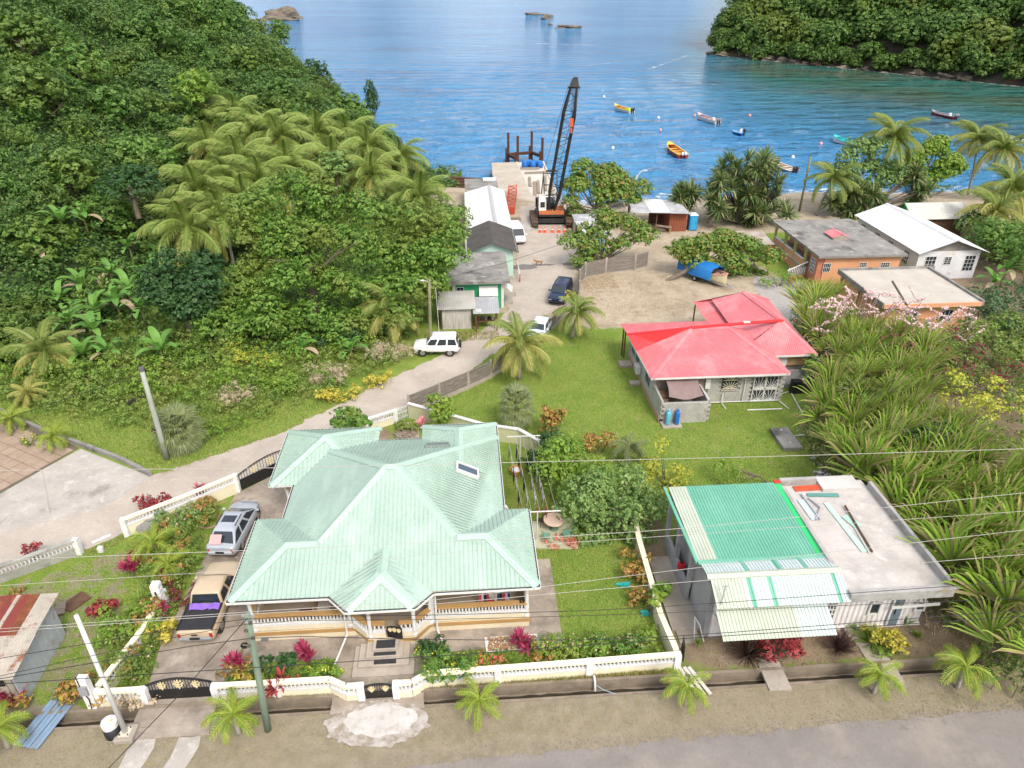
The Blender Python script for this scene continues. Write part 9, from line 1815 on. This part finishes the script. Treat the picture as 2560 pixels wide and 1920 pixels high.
for k, (px, py, h, n, mm, lb) in enumerate([(2150, 1010, 3.6, 16, BROAD, 'broad leaved green shrub breaking through the cane thicket'), (2080, 930, 2.6, 16, SCRUB, 'pale scrubby bush at the house side of the thicket'), (2300, 1130, 3.8, 14, DARKT, 'dark leafy shrub in a hollow of the thicket'), (2500, 1300, 3.8, 16, SCRUB, 'olive shrub at the far right of the thicket'), (2190, 900, 3.2, 20, GREYT, 'grey green shrub below the pink blossoms')]):
    p = P(px, py, h*.8); blob('thicket_shrub', lb, (p.x, p.y, 0), rl(n, 1.6, 1.5, h*1.15, .75, 700+k), 90, .2, mm, 700+k)
    b = MB(); r = random.Random(k)
    for j in range(7): a = r.uniform(0, 6.28); b.tube([(p.x+r.uniform(-1, 1), p.y+r.uniform(-1, 1), h*.5), (p.x+1.1*math.cos(a), p.y+1.1*math.sin(a), h+.5), (p.x+2*math.cos(a), p.y+2*math.sin(a), h+1.2*r.random())], [.035, .025, .01], 5)
    tag(b.build('bare_branches', BARKP), 'bare grey branches over the '+' '.join(lb.split()[:4]), 'branches')
# weeds and grass tufts over lawns, verge and wall feet: uncountable
def tufts(name, label, regions, mat, seed, lw=.02):
    r = np.random.default_rng(seed); V_, F_ = [], []; o = 0
    for (poly, n, L) in regions:
        xs = [p[0] for p in poly]; ys = [p[1] for p in poly]; X = r.uniform(min(xs), max(xs), n*3); Y = r.uniform(min(ys), max(ys), n*3); k = inside(poly, X, Y); X, Y = X[k][:n], Y[k][:n]; m = len(X)
        az = r.uniform(0, 6.28, m); l = L*r.uniform(.5, 1.2, m); le = r.uniform(.2, .9, m); dx, dy = np.cos(az), np.sin(az); w = lw*(1+l)
        b0_ = np.stack([X-dy*w, Y+dx*w, np.zeros(m)], -1); b1_ = np.stack([X+dy*w, Y-dx*w, np.zeros(m)], -1); tp = np.stack([X+dx*l*le, Y+dy*l*le, l*.8], -1)
        V_.append(np.stack([b0_, b1_, tp], 1).reshape(-1, 3)); F_.append(np.arange(3*m).reshape(m, 3)+o); o += 3*m
    o_ = link(name, np_mesh(bpy.data.meshes.new(name), np.concatenate(V_), np.concatenate(F_)), mat); tag(o_, label, 'grass', kind='stuff')
LAWNM = leafm('lawn_blade', [(.10, .17, .025), (.15, .22, .038), (.20, .26, .055), (.24, .23, .085)], .4, .3, .6, .4, (.22, .21, .06))
tufts('lawn_grass', 'short green lawn grass around the houses', [([(3.4, 25), (9.4, 23.4), (9.4, 33), (13, 38), (22, 33), (24, 40), (24.5, 44.5), (25, 47), (19, 47.3), (18, 44.5), (14, 44.8), (13.4, 56), (14, 60), (10.5, 62), (4, 55), (-3.5, 48.4), (1, 44.5), (5, 41.5), (3.4, 32)], 60000, .12), ([(-32, 24.5), (-22.5, 23.5), (-21.4, 23), (-18.2, 23.2), (-17.6, 29), (-20.5, 34.2), (-22.8, 33), (-26, 30)], 14000, .11), ([(-18, 44), (-22, 41.5), (-34, 48), (-42, 52), (-36, 56), (-26, 53), (-17, 51), (-8.5, 51.8)], 30000, .2), ([(-29, 44.5), (-32, 45.5), (-44, 54), (-34, 48)], 4000, .15), ([(-12, 22.9), (9, 23.1), (9, 24), (-12, 24.2)], 5000, .12), ([(-15.5, 27), (-16.4, 30), (-16, 37), (-17.4, 34), (-17.4, 26)], 3500, .12)], LAWNM, 5)
tufts('verge_weeds', 'dry sparse weeds on the verge and along the drain walls', [([(-30, 19.4), (40, 20), (40, 21.6), (-30, 21.6)], 9000, .07), ([(-12.5, 22.5), (-7.2, 22.5), (-7.2, 22.7), (-12.5, 22.7)], 500, .25), ([(-2.4, 22.45), (10, 22.65), (10, 22.9), (-2.4, 22.7)], 1400, .3), ([(11, 22.6), (24, 22.6), (24, 24.5), (11, 24.5)], 900, .15), ([(5.5, 62), (8.7, 62), (8, 66), (5.5, 64)], 600, .2), ([(-4, 60.2), (3, 60.2), (3, 62), (-4, 62.5)], 1600, .35), ([(24.5, 23), (30, 23), (31, 26), (25, 26)], 700, .25), ([(-14.3, 45.4), (-7.5, 52.3), (-8, 53), (-15, 46)], 900, .25), ([(-21.3, 40.8), (-14.3, 45.4), (-14.8, 46), (-21.8, 41.6)], 900, .22), ([(-23.3, 33.6), (-21.5, 34.9), (-20.8, 34.6), (-23, 33)], 300, .18)], leafm('weed_blade', [(.14, .16, .04), (.22, .20, .07), (.28, .23, .11)]), 6)
tufts('leaf_litter', 'dry brown leaves and stalks scattered under the almond trees and cane', [([(13, 64), (22, 64), (25, 72), (22, 76), (12.8, 75)], 5000, .16), ([(13, 72), (17, 72), (17, 77), (13, 76)], 2500, .2), ([(24.5, 30), (27, 30), (30, 44), (26, 47), (24, 42)], 2500, .3), ([(23.6, 24), (26, 24), (28, 30), (25, 33)], 1000, .3)], DRY, 7)
